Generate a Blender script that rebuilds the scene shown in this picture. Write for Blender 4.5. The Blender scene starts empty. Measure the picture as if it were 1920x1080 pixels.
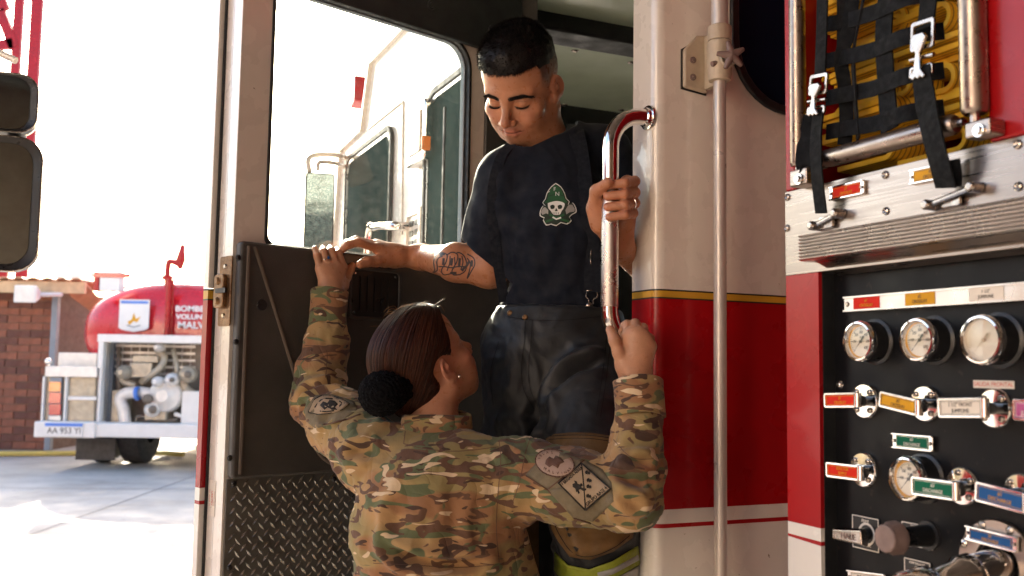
import bpy, bmesh, math, random
import numpy as np
from mathutils import Vector, Matrix
random.seed(7); np.random.seed(7)
S = bpy.context.scene
COL = S.collection
R = math.radians
# ------------------------------------------------------------------ camera
F_PX = 1800.0
PITCH = math.atan(150.0 / F_PX)
ROLL = 0.016
CAMZ = 1.5
_fw = Vector((0, math.cos(PITCH), math.sin(PITCH)))
_rt0 = Vector((1, 0, 0)); _up0 = _rt0.cross(_fw)
_rt = (_rt0 * math.cos(ROLL) + _up0 * math.sin(ROLL)).normalized()
_up = (_up0 * math.cos(ROLL) - _rt0 * math.sin(ROLL)).normalized()
CAM = Vector((0, 0, CAMZ))
cd = bpy.data.cameras.new('camera'); cam = bpy.data.objects.new('camera', cd); COL.objects.link(cam)
cam.matrix_world = Matrix(((_rt.x, _up.x, -_fw.x, 0), (_rt.y, _up.y, -_fw.y, 0), (_rt.z, _up.z, -_fw.z, CAMZ), (0, 0, 0, 1)))
cd.sensor_width = 36.0; cd.lens = F_PX / 1920 * 36; cd.clip_start = 0.05; cd.clip_end = 600
cd.dof.use_dof = True; cd.dof.focus_distance = 1.95; cd.dof.aperture_fstop = 5.6
S.camera = cam
# ------------------------------------------------------------------ world, sun, exposure
SUN_EL, SUN_AZ = R(25), math.atan2(0.33, 0.94)      # the sun stands ahead and to the left
W = bpy.data.worlds.new('World'); S.world = W; W.use_nodes = True
nt = W.node_tree; bg = nt.nodes['Background']
sky = nt.nodes.new('ShaderNodeTexSky'); sky.sky_type = 'NISHITA'; sky.sun_disc = False
sky.sun_elevation = SUN_EL; sky.sun_rotation = -SUN_AZ
sky.air_density = 1.0; sky.dust_density = 4.0; sky.ozone_density = 1.0
nt.links.new(sky.outputs[0], bg.inputs[0]); bg.inputs[1].default_value = 0.15
ld = bpy.data.lights.new('sun', 'SUN'); ld.energy = 5.0; ld.angle = R(0.6); ld.color = (1.0, 0.87, 0.70)
sun = bpy.data.objects.new('sun', ld); COL.objects.link(sun)
_sd = Vector((-math.sin(SUN_AZ) * math.cos(SUN_EL), math.cos(SUN_AZ) * math.cos(SUN_EL), math.sin(SUN_EL)))
sun.rotation_euler = _sd.to_track_quat('Z', 'Y').to_euler(); sun.location = (0, 0, 8)
S.view_settings.view_transform = 'Standard'; S.view_settings.look = 'None'
S.view_settings.exposure = 2.15; S.view_settings.gamma = 1.0; S.view_settings.use_curve_mapping = False
# ------------------------------------------------------------------ placing helpers
def ray(px, py):
    return (_fw + _rt * ((px - 960) / F_PX) + _up * ((540 - py) / F_PX))
def at(px, py, Y):
    r = ray(px, py); return CAM + r * (Y / r.y)
# truck frame: u runs along the truck side towards the pump panel, v into the truck, z up
US = Vector((0.406, -0.914, 0)).normalized(); VS = Vector((0.914, 0.406, 0)).normalized()
A0 = at(1228, 690, 1.83); A0 = Vector((A0.x, A0.y, 0))
def tw(u, v, z): return A0 + US * u + VS * v + Vector((0, 0, z))
def hit(px, py, origin, normal):
    r = ray(px, py); return CAM + r * ((origin - CAM).dot(normal) / r.dot(normal))
def on_v(px, py, v=0.0):          # -> (u, z) on a plane parallel to the truck side
    p = hit(px, py, tw(0, v, 0), VS) - A0; return p.dot(US), p.z
def on_u(px, py, u=0.0):          # -> (v, z) on a plane across the truck
    p = hit(px, py, tw(u, 0, 0), US) - A0; return p.dot(VS), p.z
TM = Matrix(((US.x, VS.x, 0, A0.x), (US.y, VS.y, 0, A0.y), (0, 0, 1, 0), (0, 0, 0, 1)))
# door frame: a runs from the hinge to the free edge, b out of the inner face towards the camera, z up
HU = -0.75
H0 = tw(HU, 0, 0)
DA = Vector((-0.734, -0.679, 0)).normalized(); DB = Vector((0.679, -0.734, 0)).normalized()
def dw(a, b, z): return H0 + DA * a + DB * b + Vector((0, 0, z))
def on_d(px, py, b=0.0):
    p = hit(px, py, dw(0, b, 0), DB) - H0; return p.dot(DA), p.z
DM = Matrix(((DA.x, DB.x, 0, H0.x), (DA.y, DB.y, 0, H0.y), (0, 0, 1, 0), (0, 0, 0, 1)))
# ------------------------------------------------------------------ mesh builder
def rr(x0, x1, z0, z1, r=0.0, k=5):
    """rounded rectangle, counter-clockwise; r may be four radii: lower-left, lower-right, upper-right, upper-left"""
    rs = [r] * 4 if not isinstance(r, (list, tuple)) else list(r)
    out = []
    for (cx, cz, a0, q) in ((x0, z0, 180, rs[0]), (x1, z0, 270, rs[1]), (x1, z1, 0, rs[2]), (x0, z1, 90, rs[3])):
        sx = 1 if cx == x0 else -1; sz = 1 if cz == z0 else -1
        for i in range(k + 1):
            a = R(a0 + 90 * i / k)
            out.append((cx + sx * q + q * math.cos(a), cz + sz * q + q * math.sin(a)))
    return out
def circ(cx, cz, r, n=24, rz=None):
    rz = r if rz is None else rz
    return [(cx + r * math.cos(2 * math.pi * i / n), cz + rz * math.sin(2 * math.pi * i / n)) for i in range(n)]
class MB:
    def __init__(s): s.v = []; s.f = []; s.m = []
    def add(s, vs, fs, mi=0):
        b = len(s.v); s.v += [tuple(p) for p in vs]; s.f += [tuple(b + i for i in f) for f in fs]; s.m += [mi] * len(fs)
    def box(s, x0, x1, y0, y1, z0, z1, mi=0):
        s.add([(x0, y0, z0), (x1, y0, z0), (x1, y1, z0), (x0, y1, z0), (x0, y0, z1), (x1, y0, z1), (x1, y1, z1), (x0, y1, z1)],
              [(0, 3, 2, 1), (4, 5, 6, 7), (0, 1, 5, 4), (1, 2, 6, 5), (2, 3, 7, 6), (3, 0, 4, 7)], mi)
    def beam(s, p, q, w, h, up=(0, 0, 1), mi=0):
        p = Vector(p); q = Vector(q); d = (q - p).normalized(); u = Vector(up)
        a = d.cross(u).normalized() * (w / 2); b = a.cross(d).normalized() * (h / 2)
        vs = [p - a - b, p + a - b, p + a + b, p - a + b, q - a - b, q + a - b, q + a + b, q - a + b]
        s.add(vs, [(0, 1, 2, 3), (7, 6, 5, 4), (0, 4, 5, 1), (1, 5, 6, 2), (2, 6, 7, 3), (3, 7, 4, 0)], mi)
    def prism(s, poly, y0, y1, mi=0, T=lambda x, y, z: (x, y, z)):
        """extrude an (x, z) outline from y0 to y1"""
        n = len(poly)
        vs = [T(x, y0, z) for x, z in poly] + [T(x, y1, z) for x, z in poly]
        fs = [tuple(range(n)), tuple(range(2 * n - 1, n - 1, -1))] + [(i, i + n, (i + 1) % n + n, (i + 1) % n) for i in range(n)]
        s.add(vs, fs, mi)
    def ring(s, outer, inner, y0, y1, mi=0, T=lambda x, y, z: (x, y, z)):
        n = len(outer)
        vs = [T(x, y0, z) for x, z in outer] + [T(x, y0, z) for x, z in inner] + [T(x, y1, z) for x, z in outer] + [T(x, y1, z) for x, z in inner]
        fs = []
        for i in range(n):
            j = (i + 1) % n
            fs += [(i, j, j + n, i + n), (i + 2 * n, i + 3 * n, j + 3 * n, j + 2 * n), (i, i + 2 * n, j + 2 * n, j), (i + n, j + n, j + 3 * n, i + 3 * n)]
        s.add(vs, fs, mi)
    def tube(s, pts, r, seg=12, mi=0, cap=True, flat=1.0, ref=None):
        pts = [Vector(p) for p in pts]; n = len(pts)
        rs = r if isinstance(r, (list, tuple)) else [r] * n
        t0 = (pts[1] - pts[0]).normalized()
        a = Vector(ref) if ref is not None else (Vector((0, 0, 1)) if abs(t0.z) < 0.9 else Vector((1, 0, 0)))
        a = (a - t0 * a.dot(t0)).normalized()
        vs = []
        for i, p in enumerate(pts):
            t = ((pts[min(i + 1, n - 1)] - pts[i]).normalized() + (pts[i] - pts[max(i - 1, 0)]).normalized()).normalized()
            a = (a - t * a.dot(t)).normalized(); b = t.cross(a)
            for k in range(seg):
                an = 2 * math.pi * k / seg
                vs.append(p + a * (rs[i] * math.cos(an) * flat) + b * (rs[i] * math.sin(an)))
        fs = [(i * seg + k, i * seg + (k + 1) % seg, (i + 1) * seg + (k + 1) % seg, (i + 1) * seg + k) for i in range(n - 1) for k in range(seg)]
        if cap: fs += [tuple(range(seg - 1, -1, -1)), tuple((n - 1) * seg + k for k in range(seg))]
        s.add(vs, fs, mi)
    def lathe(s, prof, c, axis, seg=24, mi=0, mis=None):
        """prof: list of (radius, height along axis)"""
        c = Vector(c); ax = Vector(axis).normalized()
        a = (Vector((0, 0, 1)) if abs(ax.z) < 0.9 else Vector((1, 0, 0))); a = (a - ax * a.dot(ax)).normalized(); b = ax.cross(a)
        vs = []
        for (r, h) in prof:
            for k in range(seg):
                an = 2 * math.pi * k / seg
                vs.append(c + ax * h + (a * math.cos(an) + b * math.sin(an)) * max(r, 1e-5))
        for i in range(len(prof) - 1):
            s.add([], [], 0)
        b0 = len(s.v); s.v += [tuple(p) for p in vs]
        for i in range(len(prof) - 1):
            for k in range(seg):
                s.f.append((b0 + i * seg + k, b0 + i * seg + (k + 1) % seg, b0 + (i + 1) * seg + (k + 1) % seg, b0 + (i + 1) * seg + k))
                s.m.append(mis[i] if mis else mi)
    def ball(s, c, r, mi=0, seg=12, rings=8, sc=(1, 1, 1)):
        vs = []; c = Vector(c)
        for i in range(rings + 1):
            th = math.pi * i / rings
            for k in range(seg):
                an = 2 * math.pi * k / seg
                vs.append((c.x + r * sc[0] * math.sin(th) * math.cos(an), c.y + r * sc[1] * math.sin(th) * math.sin(an), c.z + r * sc[2] * math.cos(th)))
        fs = [(i * seg + k, (i + 1) * seg + k, (i + 1) * seg + (k + 1) % seg, i * seg + (k + 1) % seg) for i in range(rings) for k in range(seg)]
        s.add(vs, fs, mi)
    def build(s, name, mats, parent=None, mw=None, bevel=0.0, smooth=35, bseg=2):
        me = bpy.data.meshes.new(name); me.from_pydata(s.v, [], s.f)
        mats = mats if isinstance(mats, (list, tuple)) else [mats]
        for m_ in mats: me.materials.append(M[m_] if isinstance(m_, str) else m_)
        me.polygons.foreach_set('material_index', s.m)
        bm = bmesh.new(); bm.from_mesh(me); bmesh.ops.recalc_face_normals(bm, faces=bm.faces); bm.to_mesh(me); bm.free()
        if smooth:
            me.shade_smooth(); me.set_sharp_from_angle(angle=R(smooth))
        return place(name, me, parent, mw, bevel, bseg)
def place(name, me, parent=None, mw=None, bevel=0.0, bseg=2):
    o = bpy.data.objects.new(name, me); COL.objects.link(o)
    if parent is not None: o.parent = parent
    if mw is not None: o.matrix_local = mw
    if bevel:
        b = o.modifiers.new('bevel', 'BEVEL'); b.width = bevel; b.segments = bseg; b.limit_method = 'ANGLE'; b.angle_limit = R(40); b.harden_normals = True
    return o
def empty(name, mw=None):
    o = bpy.data.objects.new(name, None); o.empty_display_size = 0.1; COL.objects.link(o)
    if mw is not None: o.matrix_world = mw
    return o
def tag(o, label=None, cat=None, group=None, kind=None):
    if label: o['label'] = label
    if cat: o['category'] = cat
    if group: o['group'] = group
    if kind: o['kind'] = kind
    return o
def frame(o, x, y, z=None):
    """matrix with given origin and axes"""
    x = Vector(x).normalized(); y = Vector(y).normalized(); z = x.cross(y).normalized(); o = Vector(o)
    return Matrix(((x.x, y.x, z.x, o.x), (x.y, y.y, z.y, o.y), (x.z, y.z, z.z, o.z), (0, 0, 0, 1)))
def lettering(lines, mw, mat, parent, size=0.01, wide=1.0, gap=1.25, name='lettering', thick=0.0004, bold=0.0, kind=None):
    """flat raised lettering in the xy plane of mw, centred"""
    cu = bpy.data.curves.new(name, 'FONT'); cu.body = '\n'.join(lines); cu.size = size; cu.align_x = 'CENTER'; cu.align_y = 'CENTER'
    cu.space_line = gap; cu.extrude = thick; cu.offset = bold; cu.resolution_u = 3
    to = bpy.data.objects.new('t', cu); me = bpy.data.meshes.new_from_object(to)
    bpy.data.objects.remove(to); bpy.data.curves.remove(cu)
    if wide != 1.0:
        me.transform(Matrix.Diagonal((wide, 1, 1, 1)))
    me.materials.clear(); me.materials.append(M[mat])
    return place(name, me, parent, mw)
def copy_part(o, parent, mw, name=None):
    c = o.copy(); COL.objects.link(c); c.parent = parent; c.matrix_local = mw
    return c
# ------------------------------------------------------------------ materials
M = {}
def _n(nt, t, x=0, y=0, **kw):
    n = nt.nodes.new(t)
    for k, v in kw.items():
        if k in n.inputs.keys(): n.inputs[k].default_value = v
        else: setattr(n, k, v)
    return n
def mat(name, col, rough=0.5, metal=0.0, var=0.12, vscale=9.0, bump=0.0, bscale=60.0, coat=0.0, spec=0.5, rvar=0.15, speck=None, speck_amt=0.0, emit=None, sheen=0.0, stretch=(1, 1, 1), bdist=0.002, sss=0.0):
    m = bpy.data.materials.new(name); m.use_nodes = True; nt = m.node_tree; L = nt.links
    p = nt.nodes['Principled BSDF']
    p.inputs['Metallic'].default_value = metal; p.inputs['Coat Weight'].default_value = coat; p.inputs['Coat Roughness'].default_value = 0.06
    p.inputs['Specular IOR Level'].default_value = spec; p.inputs['Sheen Weight'].default_value = sheen
    if sss: p.inputs['Subsurface Weight'].default_value = sss; p.inputs['Subsurface Radius'].default_value = (0.012, 0.004, 0.002); p.inputs['Subsurface Scale'].default_value = 1.0
    tc = nt.nodes.new('ShaderNodeTexCoord'); mp = nt.nodes.new('ShaderNodeMapping'); mp.inputs['Scale'].default_value = stretch
    L.new(tc.outputs['Object'], mp.inputs[0])
    n1 = _n(nt, 'ShaderNodeTexNoise', Scale=vscale, Detail=6.0, Roughness=0.62); L.new(mp.outputs[0], n1.inputs['Vector'])
    mr = _n(nt, 'ShaderNodeMapRange'); mr.inputs['From Min'].default_value = 0.3; mr.inputs['From Max'].default_value = 0.7
    mr.inputs['To Min'].default_value = 1 - var; mr.inputs['To Max'].default_value = 1 + var; L.new(n1.outputs[0], mr.inputs[0])
    vm = _n(nt, 'ShaderNodeVectorMath', operation='SCALE'); vm.inputs[0].default_value = col[:3]; L.new(mr.outputs[0], vm.inputs['Scale'])
    colout = vm.outputs[0]
    if speck is not None:
        n3 = _n(nt, 'ShaderNodeTexNoise', Scale=vscale * 14, Detail=3.0); L.new(tc.outputs['Object'], n3.inputs['Vector'])
        cr = nt.nodes.new('ShaderNodeValToRGB'); cr.color_ramp.elements[0].position = 0.68 - speck_amt; cr.color_ramp.elements[1].position = 0.72 - speck_amt; L.new(n3.outputs[0], cr.inputs[0])
        mx = _n(nt, 'ShaderNodeMix', data_type='RGBA'); L.new(cr.outputs[0], mx.inputs[0]); L.new(colout, mx.inputs[6]); mx.inputs[7].default_value = (*speck, 1)
        colout = mx.outputs[2]
    L.new(colout, p.inputs['Base Color'])
    n2 = _n(nt, 'ShaderNodeTexNoise', Scale=vscale * 2.7, Detail=5.0); L.new(mp.outputs[0], n2.inputs['Vector'])
    mr2 = _n(nt, 'ShaderNodeMapRange'); mr2.inputs['From Min'].default_value = 0.3; mr2.inputs['From Max'].default_value = 0.7
    mr2.inputs['To Min'].default_value = max(0.02, rough * (1 - rvar * 2)); mr2.inputs['To Max'].default_value = min(1, rough * (1 + rvar * 2)); L.new(n2.outputs[0], mr2.inputs[0]); L.new(mr2.outputs[0], p.inputs['Roughness'])
    if bump:
        nb = _n(nt, 'ShaderNodeTexNoise', Scale=bscale, Detail=4.0); L.new(mp.outputs[0], nb.inputs['Vector'])
        bp = _n(nt, 'ShaderNodeBump', Strength=bump, Distance=bdist); L.new(nb.outputs[0], bp.inputs['Height']); L.new(bp.outputs[0], p.inputs['Normal'])
    if emit: p.inputs['Emission Color'].default_value = (*emit[0], 1); p.inputs['Emission Strength'].default_value = emit[1]
    M[name] = m; return m
mat('cream_paint', (0.74, 0.67, 0.59), 0.28, 0, 0.05, 5, 0.05, 30, coat=1.0, speck=(0.22, 0.16, 0.11), speck_amt=-0.06)
mat('white_paint', (0.76, 0.72, 0.66), 0.25, 0, 0.05, 5, 0.04, 25, coat=0.5, speck=(0.3, 0.24, 0.18), speck_amt=-0.03)
mat('red_paint', (0.36, 0.005, 0.008), 0.30, 0, 0.10, 4, 0.03, 20, coat=0.12, spec=0.3)
mat('yellow_stripe', (0.62, 0.33, 0.03), 0.35, 0, 0.06)
mat('black_line', (0.012, 0.012, 0.012), 0.4)
mat('dark_trim', (0.012, 0.013, 0.014), 0.55, 0, 0.25, 7, 0.35, 260, bdist=0.001)
mat('door_trim', (0.058, 0.053, 0.048), 0.48, 0, 0.22, 6, 0.45, 420, bdist=0.0012)
mat('rib_highlight', (0.10, 0.075, 0.058), 0.5, 0, 0.1, 10, 0.2, 300)  # door trim colour lightened to paint the highlight along the ribs
mat('rubber', (0.012, 0.012, 0.013), 0.5, 0, 0.2, 20, 0.1, 200)
mat('chrome', (0.82, 0.78, 0.74), 0.08, 1.0, 0.03, 12, rvar=0.4)
mat('chrome_worn', (0.42, 0.37, 0.33), 0.22, 1.0, 0.2, 20, rvar=0.4, bump=0.05, bscale=90)
mat('steel', (0.40, 0.34, 0.30), 0.30, 1.0, 0.05, 3, 0.03, 60, stretch=(1, 1, 30), rvar=0.15, bdist=0.0003)
mat('steel_roller', (0.36, 0.30, 0.26), 0.32, 1.0, 0.08, 30, 0.02, 60, rvar=0.15)
mat('aluminium', (0.74, 0.69, 0.65), 0.30, 1.0, 0.04, 10)
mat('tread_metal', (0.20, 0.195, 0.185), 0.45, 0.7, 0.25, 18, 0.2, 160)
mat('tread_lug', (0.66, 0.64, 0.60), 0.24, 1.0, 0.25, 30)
mat('panel_black', (0.006, 0.006, 0.007), 0.38, 0, 0.2, 6, 0.08, 120, coat=0.0, spec=0.18, speck=(0.022, 0.016, 0.014), speck_amt=0.0)
mat('black_plastic', (0.015, 0.015, 0.016), 0.35, 0, 0.2, 12)
mat('pole_paint', (0.56, 0.50, 0.45), 0.38, 0.35, 0.08, 8, 0.05, 40)
mat('clamp_paint', (0.50, 0.41, 0.30), 0.5, 0.1, 0.12, 25, 0.25, 120)
mat('knob_grey', (0.22, 0.15, 0.13), 0.5, 0.2, 0.2, 30, 0.3, 120)
mat('rust_brass', (0.27, 0.16, 0.08), 0.45, 0.8, 0.4, 40, 0.3, 90, speck=(0.10, 0.045, 0.02), speck_amt=0.12)
mat('liner', (0.50, 0.57, 0.43), 0.5, 0, 0.08, 5, 0.25, 30, coat=0.15, stretch=(1, 1, 3), bdist=0.004)
mat('blue_glass', (0.004, 0.008, 0.022), 0.12, 0, 0.3, 3, spec=0.15)
mat('mirror_glass', (0.40, 0.49, 0.53), 0.03, 1.0, 0.10, 30, rvar=0.3)
mat('dirty_mirror', (0.10, 0.14, 0.15), 0.10, 1.0, 0.35, 26, rvar=0.4, speck=(0.7, 0.75, 0.76), speck_amt=0.10)
mat('window_dark', (0.028, 0.050, 0.047), 0.10, 0.0, 0.3, 3, spec=0.0)
mat('amber_lens', (0.7, 0.20, 0.03), 0.15, 0, 0.1, 30, coat=0.8)
mat('red_lens', (0.45, 0.012, 0.02), 0.15, 0, 0.1, 30, coat=0.8)
mat('tag_red', (0.62, 0.025, 0.012), 0.5, 0, 0.06, 30, spec=.1)
mat('tag_yellow', (0.62, 0.31, 0.02), 0.5, 0, 0.06, 30, spec=.1)
mat('tag_white', (0.70, 0.62, 0.52), 0.35, 0, 0.05, 30)
mat('tag_green', (0.008, 0.12, 0.065), 0.5, 0, 0.06, 30, spec=.1)
mat('tag_blue', (0.018, 0.09, 0.26), 0.5, 0, 0.06, 30, spec=.1)
mat('tag_purple', (0.38, 0.06, 0.20), 0.3, 0, 0.06, 30)
mat('ink_black', (0.012, 0.010, 0.010), 0.5)
mat('ink_white', (0.78, 0.72, 0.64), 0.5)
mat('ink_red', (0.6, 0.10, 0.06), 0.5)
mat('ink_blue', (0.08, 0.2, 0.6), 0.5)
mat('dial_face', (0.74, 0.68, 0.58), 0.4, 0, 0.04, 30)
mat('webbing', (0.005, 0.006, 0.008), 0.85, 0, 0.25, 40, 0.8, 900, spec=0.2, sheen=0.04, bdist=0.001)
mat('concrete', (0.38, 0.36, 0.335), 0.8, 0, 0.28, 0.9, 0.3, 40, speck=(0.27, 0.255, 0.24), speck_amt=0.03)
mat('bounce_facade', (0.72, 0.61, 0.52), 0.85, 0, 0.06, 1)
mat('bounce_cut_floor', (0.22, 0.20, 0.18), 0.7, 0, 0.2, 2, 0.2, 30)
mat('joint', (0.20, 0.19, 0.18), 0.9)
mat('unseen_garage_wall', (0.11, 0.07, 0.05), 0.8, 0, 0.12, 2, 0.2, 30)
mat('unseen_garage_roof', (0.10, 0.085, 0.075), 0.7, 0, 0.2, 1, 0.2, 20)
mat('brick', (0.23, 0.085, 0.050), 0.85, 0, 0.35, 3, 0.5, 50)
mat('brick_dark', (0.13, 0.052, 0.036), 0.85, 0, 0.35, 3, 0.5, 50)
mat('mortar', (0.16, 0.10, 0.07), 0.9, 0, 0.2, 8)
mat('roof_tile', (0.42, 0.22, 0.12), 0.8, 0, 0.2, 6, 0.3, 20)
mat('wood_eave', (0.55, 0.36, 0.20), 0.7, 0, 0.2, 6, 0.2, 30)
mat('siding', (0.72, 0.70, 0.66), 0.6, 0, 0.05, 6)
mat('post_grey', (0.20, 0.23, 0.26), 0.5, 0, 0.1, 6)
mat('tank_red', (0.52, 0.004, 0.012), 0.3, 0, 0.08, 3, coat=0.5)
mat('bay_dark', (0.16, 0.13, 0.10), 0.7, 0, 0.4, 4, 0.3, 20)
mat('pump_beige', (0.38, 0.33, 0.25), 0.45, 0.3, 0.2, 10, 0.2, 40)
mat('pump_white', (0.70, 0.66, 0.60), 0.4, 0.1, 0.1, 10)
mat('tyre', (0.03, 0.03, 0.03), 0.8, 0, 0.2, 10, 0.3, 60)
mat('mud_flap', (0.05, 0.045, 0.04), 0.7, 0, 0.2, 6)
mat('hose_yellow_ground', (0.55, 0.42, 0.10), 0.6)
mat('pale_building', (0.66, 0.66, 0.66), 0.8, 0, 0.05, 2)
def glass_mat(name, tint=(0.93, 0.97, 0.96), gloss=0.03, dirt=0.02):
    """thin sheet glass: mostly lets light straight through, a little mirror, a little dust"""
    m = bpy.data.materials.new(name); m.use_nodes = True; nt = m.node_tree; L = nt.links; nt.nodes.clear()
    out = nt.nodes.new('ShaderNodeOutputMaterial'); tr = _n(nt, 'ShaderNodeBsdfTransparent'); tr.inputs[0].default_value = (*tint, 1)
    gl = _n(nt, 'ShaderNodeBsdfGlossy'); gl.inputs['Roughness'].default_value = 0.02; gl.inputs[0].default_value = (1, 1, 1, 1)
    df = _n(nt, 'ShaderNodeBsdfDiffuse'); df.inputs[0].default_value = (0.7, 0.75, 0.75, 1)
    lw = _n(nt, 'ShaderNodeLayerWeight', Blend=0.25); ml = _n(nt, 'ShaderNodeMath', operation='MULTIPLY_ADD'); ml.inputs[1].default_value = 0.35; ml.inputs[2].default_value = gloss
    L.new(lw.outputs['Fresnel'], ml.inputs[0])
    m1 = nt.nodes.new('ShaderNodeMixShader'); L.new(ml.outputs[0], m1.inputs[0]); L.new(tr.outputs[0], m1.inputs[1]); L.new(gl.outputs[0], m1.inputs[2])
    tc = nt.nodes.new('ShaderNodeTexCoord'); n = _n(nt, 'ShaderNodeTexNoise', Scale=70.0, Detail=8.0, Roughness=0.7); L.new(tc.outputs['Object'], n.inputs['Vector'])
    cr = nt.nodes.new('ShaderNodeValToRGB'); cr.color_ramp.elements[0].position = 0.45; cr.color_ramp.elements[1].position = 0.8
    cr.color_ramp.elements[0].color = (dirt, dirt, dirt, 1); cr.color_ramp.elements[1].color = (dirt * 6, dirt * 6, dirt * 6, 1); L.new(n.outputs[0], cr.inputs[0])
    m2 = nt.nodes.new('ShaderNodeMixShader'); L.new(cr.outputs[0], m2.inputs[0]); L.new(m1.outputs[0], m2.inputs[1]); L.new(df.outputs[0], m2.inputs[2])
    L.new(m2.outputs[0], out.inputs[0]); M[name] = m
glass_mat('window_glass'); glass_mat('gauge_glass', (0.97, 0.97, 0.95), 0.05, 0.01)
def hose_mat():
    m = mat('fire_hose', (0.85, 0.48, 0.02), 0.75, 0, 0.15, 20, 0.0)
    nt = m.node_tree; L = nt.links; p = nt.nodes['Principled BSDF']
    src = p.inputs['Base Color'].links[0].from_socket
    at_ = nt.nodes.new('ShaderNodeAttribute'); at_.attribute_name = 'across'
    w = _n(nt, 'ShaderNodeMath', operation='MULTIPLY_ADD'); w.inputs[1].default_value = 7.0; w.inputs[2].default_value = 0.5; L.new(at_.outputs['Fac'], w.inputs[0])
    fr = _n(nt, 'ShaderNodeMath', operation='FRACT'); L.new(w.outputs[0], fr.inputs[0])
    cr = nt.nodes.new('ShaderNodeValToRGB'); cr.color_ramp.elements[0].position = 0.16; cr.color_ramp.elements[1].position = 0.26; L.new(fr.outputs[0], cr.inputs[0])
    mx = _n(nt, 'ShaderNodeMix', data_type='RGBA'); L.new(cr.outputs[0], mx.inputs[0]); mx.inputs[6].default_value = (0.22, 0.09, 0.012, 1); L.new(src, mx.inputs[7])
    L.new(mx.outputs[2], p.inputs['Base Color'])
    bp = _n(nt, 'ShaderNodeBump', Strength=0.7, Distance=0.002); L.new(fr.outputs[0], bp.inputs['Height']); L.new(bp.outputs[0], p.inputs['Normal'])
hose_mat()
# ------------------------------------------------------------------ ribbon helper (webbing, hose)
def ribbon(pts, wdir, w, t, n_across=1):
    """a flat band along pts; returns verts, faces, across(0..1) per vertex"""
    pts = [Vector(p) for p in pts]; n = len(pts); vs = []; ac = []
    prof = [(-0.5, -0.5), (-0.25, -0.62), (0, -0.66), (0.25, -0.62), (0.5, -0.5), (0.5, 0.5), (0.25, 0.62), (0, 0.66), (-0.25, 0.62), (-0.5, 0.5)] if n_across > 1 else [(-0.5, -0.5), (0.5, -0.5), (0.5, 0.5), (-0.5, 0.5)]
    k = len(prof)
    for i, p in enumerate(pts):
        tg = (pts[min(i + 1, n - 1)] - pts[max(i - 1, 0)]).normalized()
        wd = Vector(wdir[i] if isinstance(wdir, list) else wdir); wd = (wd - tg * wd.dot(tg)).normalized(); nn = tg.cross(wd)
        for (a, b) in prof: vs.append(p + wd * (a * w) + nn * (b * t)); ac.append(a + 0.5)
    fs = [(i * k + j, i * k + (j + 1) % k, (i + 1) * k + (j + 1) % k, (i + 1) * k + j) for i in range(n - 1) for j in range(k)]
    fs += [tuple(range(k - 1, -1, -1)), tuple((n - 1) * k + j for j in range(k))]
    return vs, fs, ac
def smooth_path(pts, n=6):
    """Catmull-Rom through the points"""
    P = [Vector(p) for p in pts]; P = [P[0] * 2 - P[1]] + P + [P[-1] * 2 - P[-2]]; out = []
    for i in range(1, len(P) - 2):
        for k in range(n):
            t = k / n; a, b, c, d = P[i - 1], P[i], P[i + 1], P[i + 2]
            out.append(0.5 * ((2 * b) + (c - a) * t + (2 * a - 5 * b + 4 * c - d) * t * t + (3 * b - a - 3 * c + d) * t ** 3))
    out.append(P[-2]); return out
def strap(name, pts, wdir, w, t, parent, m='webbing'):
    mb = MB(); vs, fs, ac = ribbon(smooth_path(pts), wdir, w, t); mb.add(vs, fs); return mb.build(name, m, parent, smooth=50)
def on_z(px, py, z):
    r = ray(px, py); p = CAM + r * ((z - CAMZ) / r.z) - A0; return p.dot(US), p.dot(VS)
# ------------------------------------------------------------------ the fire truck
truck = empty('fire_truck', TM)
tag(truck, 'red and cream fire engine with its crew door open and pump panel at right', 'fire truck')
zt = [0.45, on_v(1228, 992)[1], on_v(1228, 984)[1], on_v(1228, 957)[1], on_v(1228, 559)[1], on_v(1228, 556)[1], on_v(1228, 544)[1], on_v(1228, 541)[1], 2.7]
def banded(mb, outline, zs, mis):
    n = len(outline)
    for i, z in enumerate(zs): mb.v += [(x, y, z) for x, y in outline]
    for i in range(len(zs) - 1):
        for k in range(n):
            mb.f.append((i * n + k, i * n + (k + 1) % n, (i + 1) * n + (k + 1) % n, (i + 1) * n + k)); mb.m.append(mis[i])
    mb.f += [tuple(range(n)), tuple((len(zs) - 1) * n + k for k in range(n))]; mb.m += [mis[0], mis[-1]]
mb = MB(); ol = [(-0.085, 0.0)] + [(-0.022 + 0.022 * math.cos(R(a)), 0.022 + 0.022 * math.sin(R(a))) for a in (-90, -67, -45, -22, 0)] + [(0, 2.3), (-0.05, 2.3), (-0.05, 0.07), (-0.085, 0.07)]
BM = ['cream_paint', 'white_paint', 'red_paint', 'black_line', 'yellow_stripe']
banded(mb, ol, zt, [1, 2, 1, 2, 3, 4, 3, 0])
mb.build('cab_rear_wall', BM, truck)
# bare seam and drip marks on the corner column
mb = MB(); mb.box(-0.0875, -0.0855, 0.004, 0.066, 0.45, 2.6); mb.build('door_jamb_edge', 'steel', truck)
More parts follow.
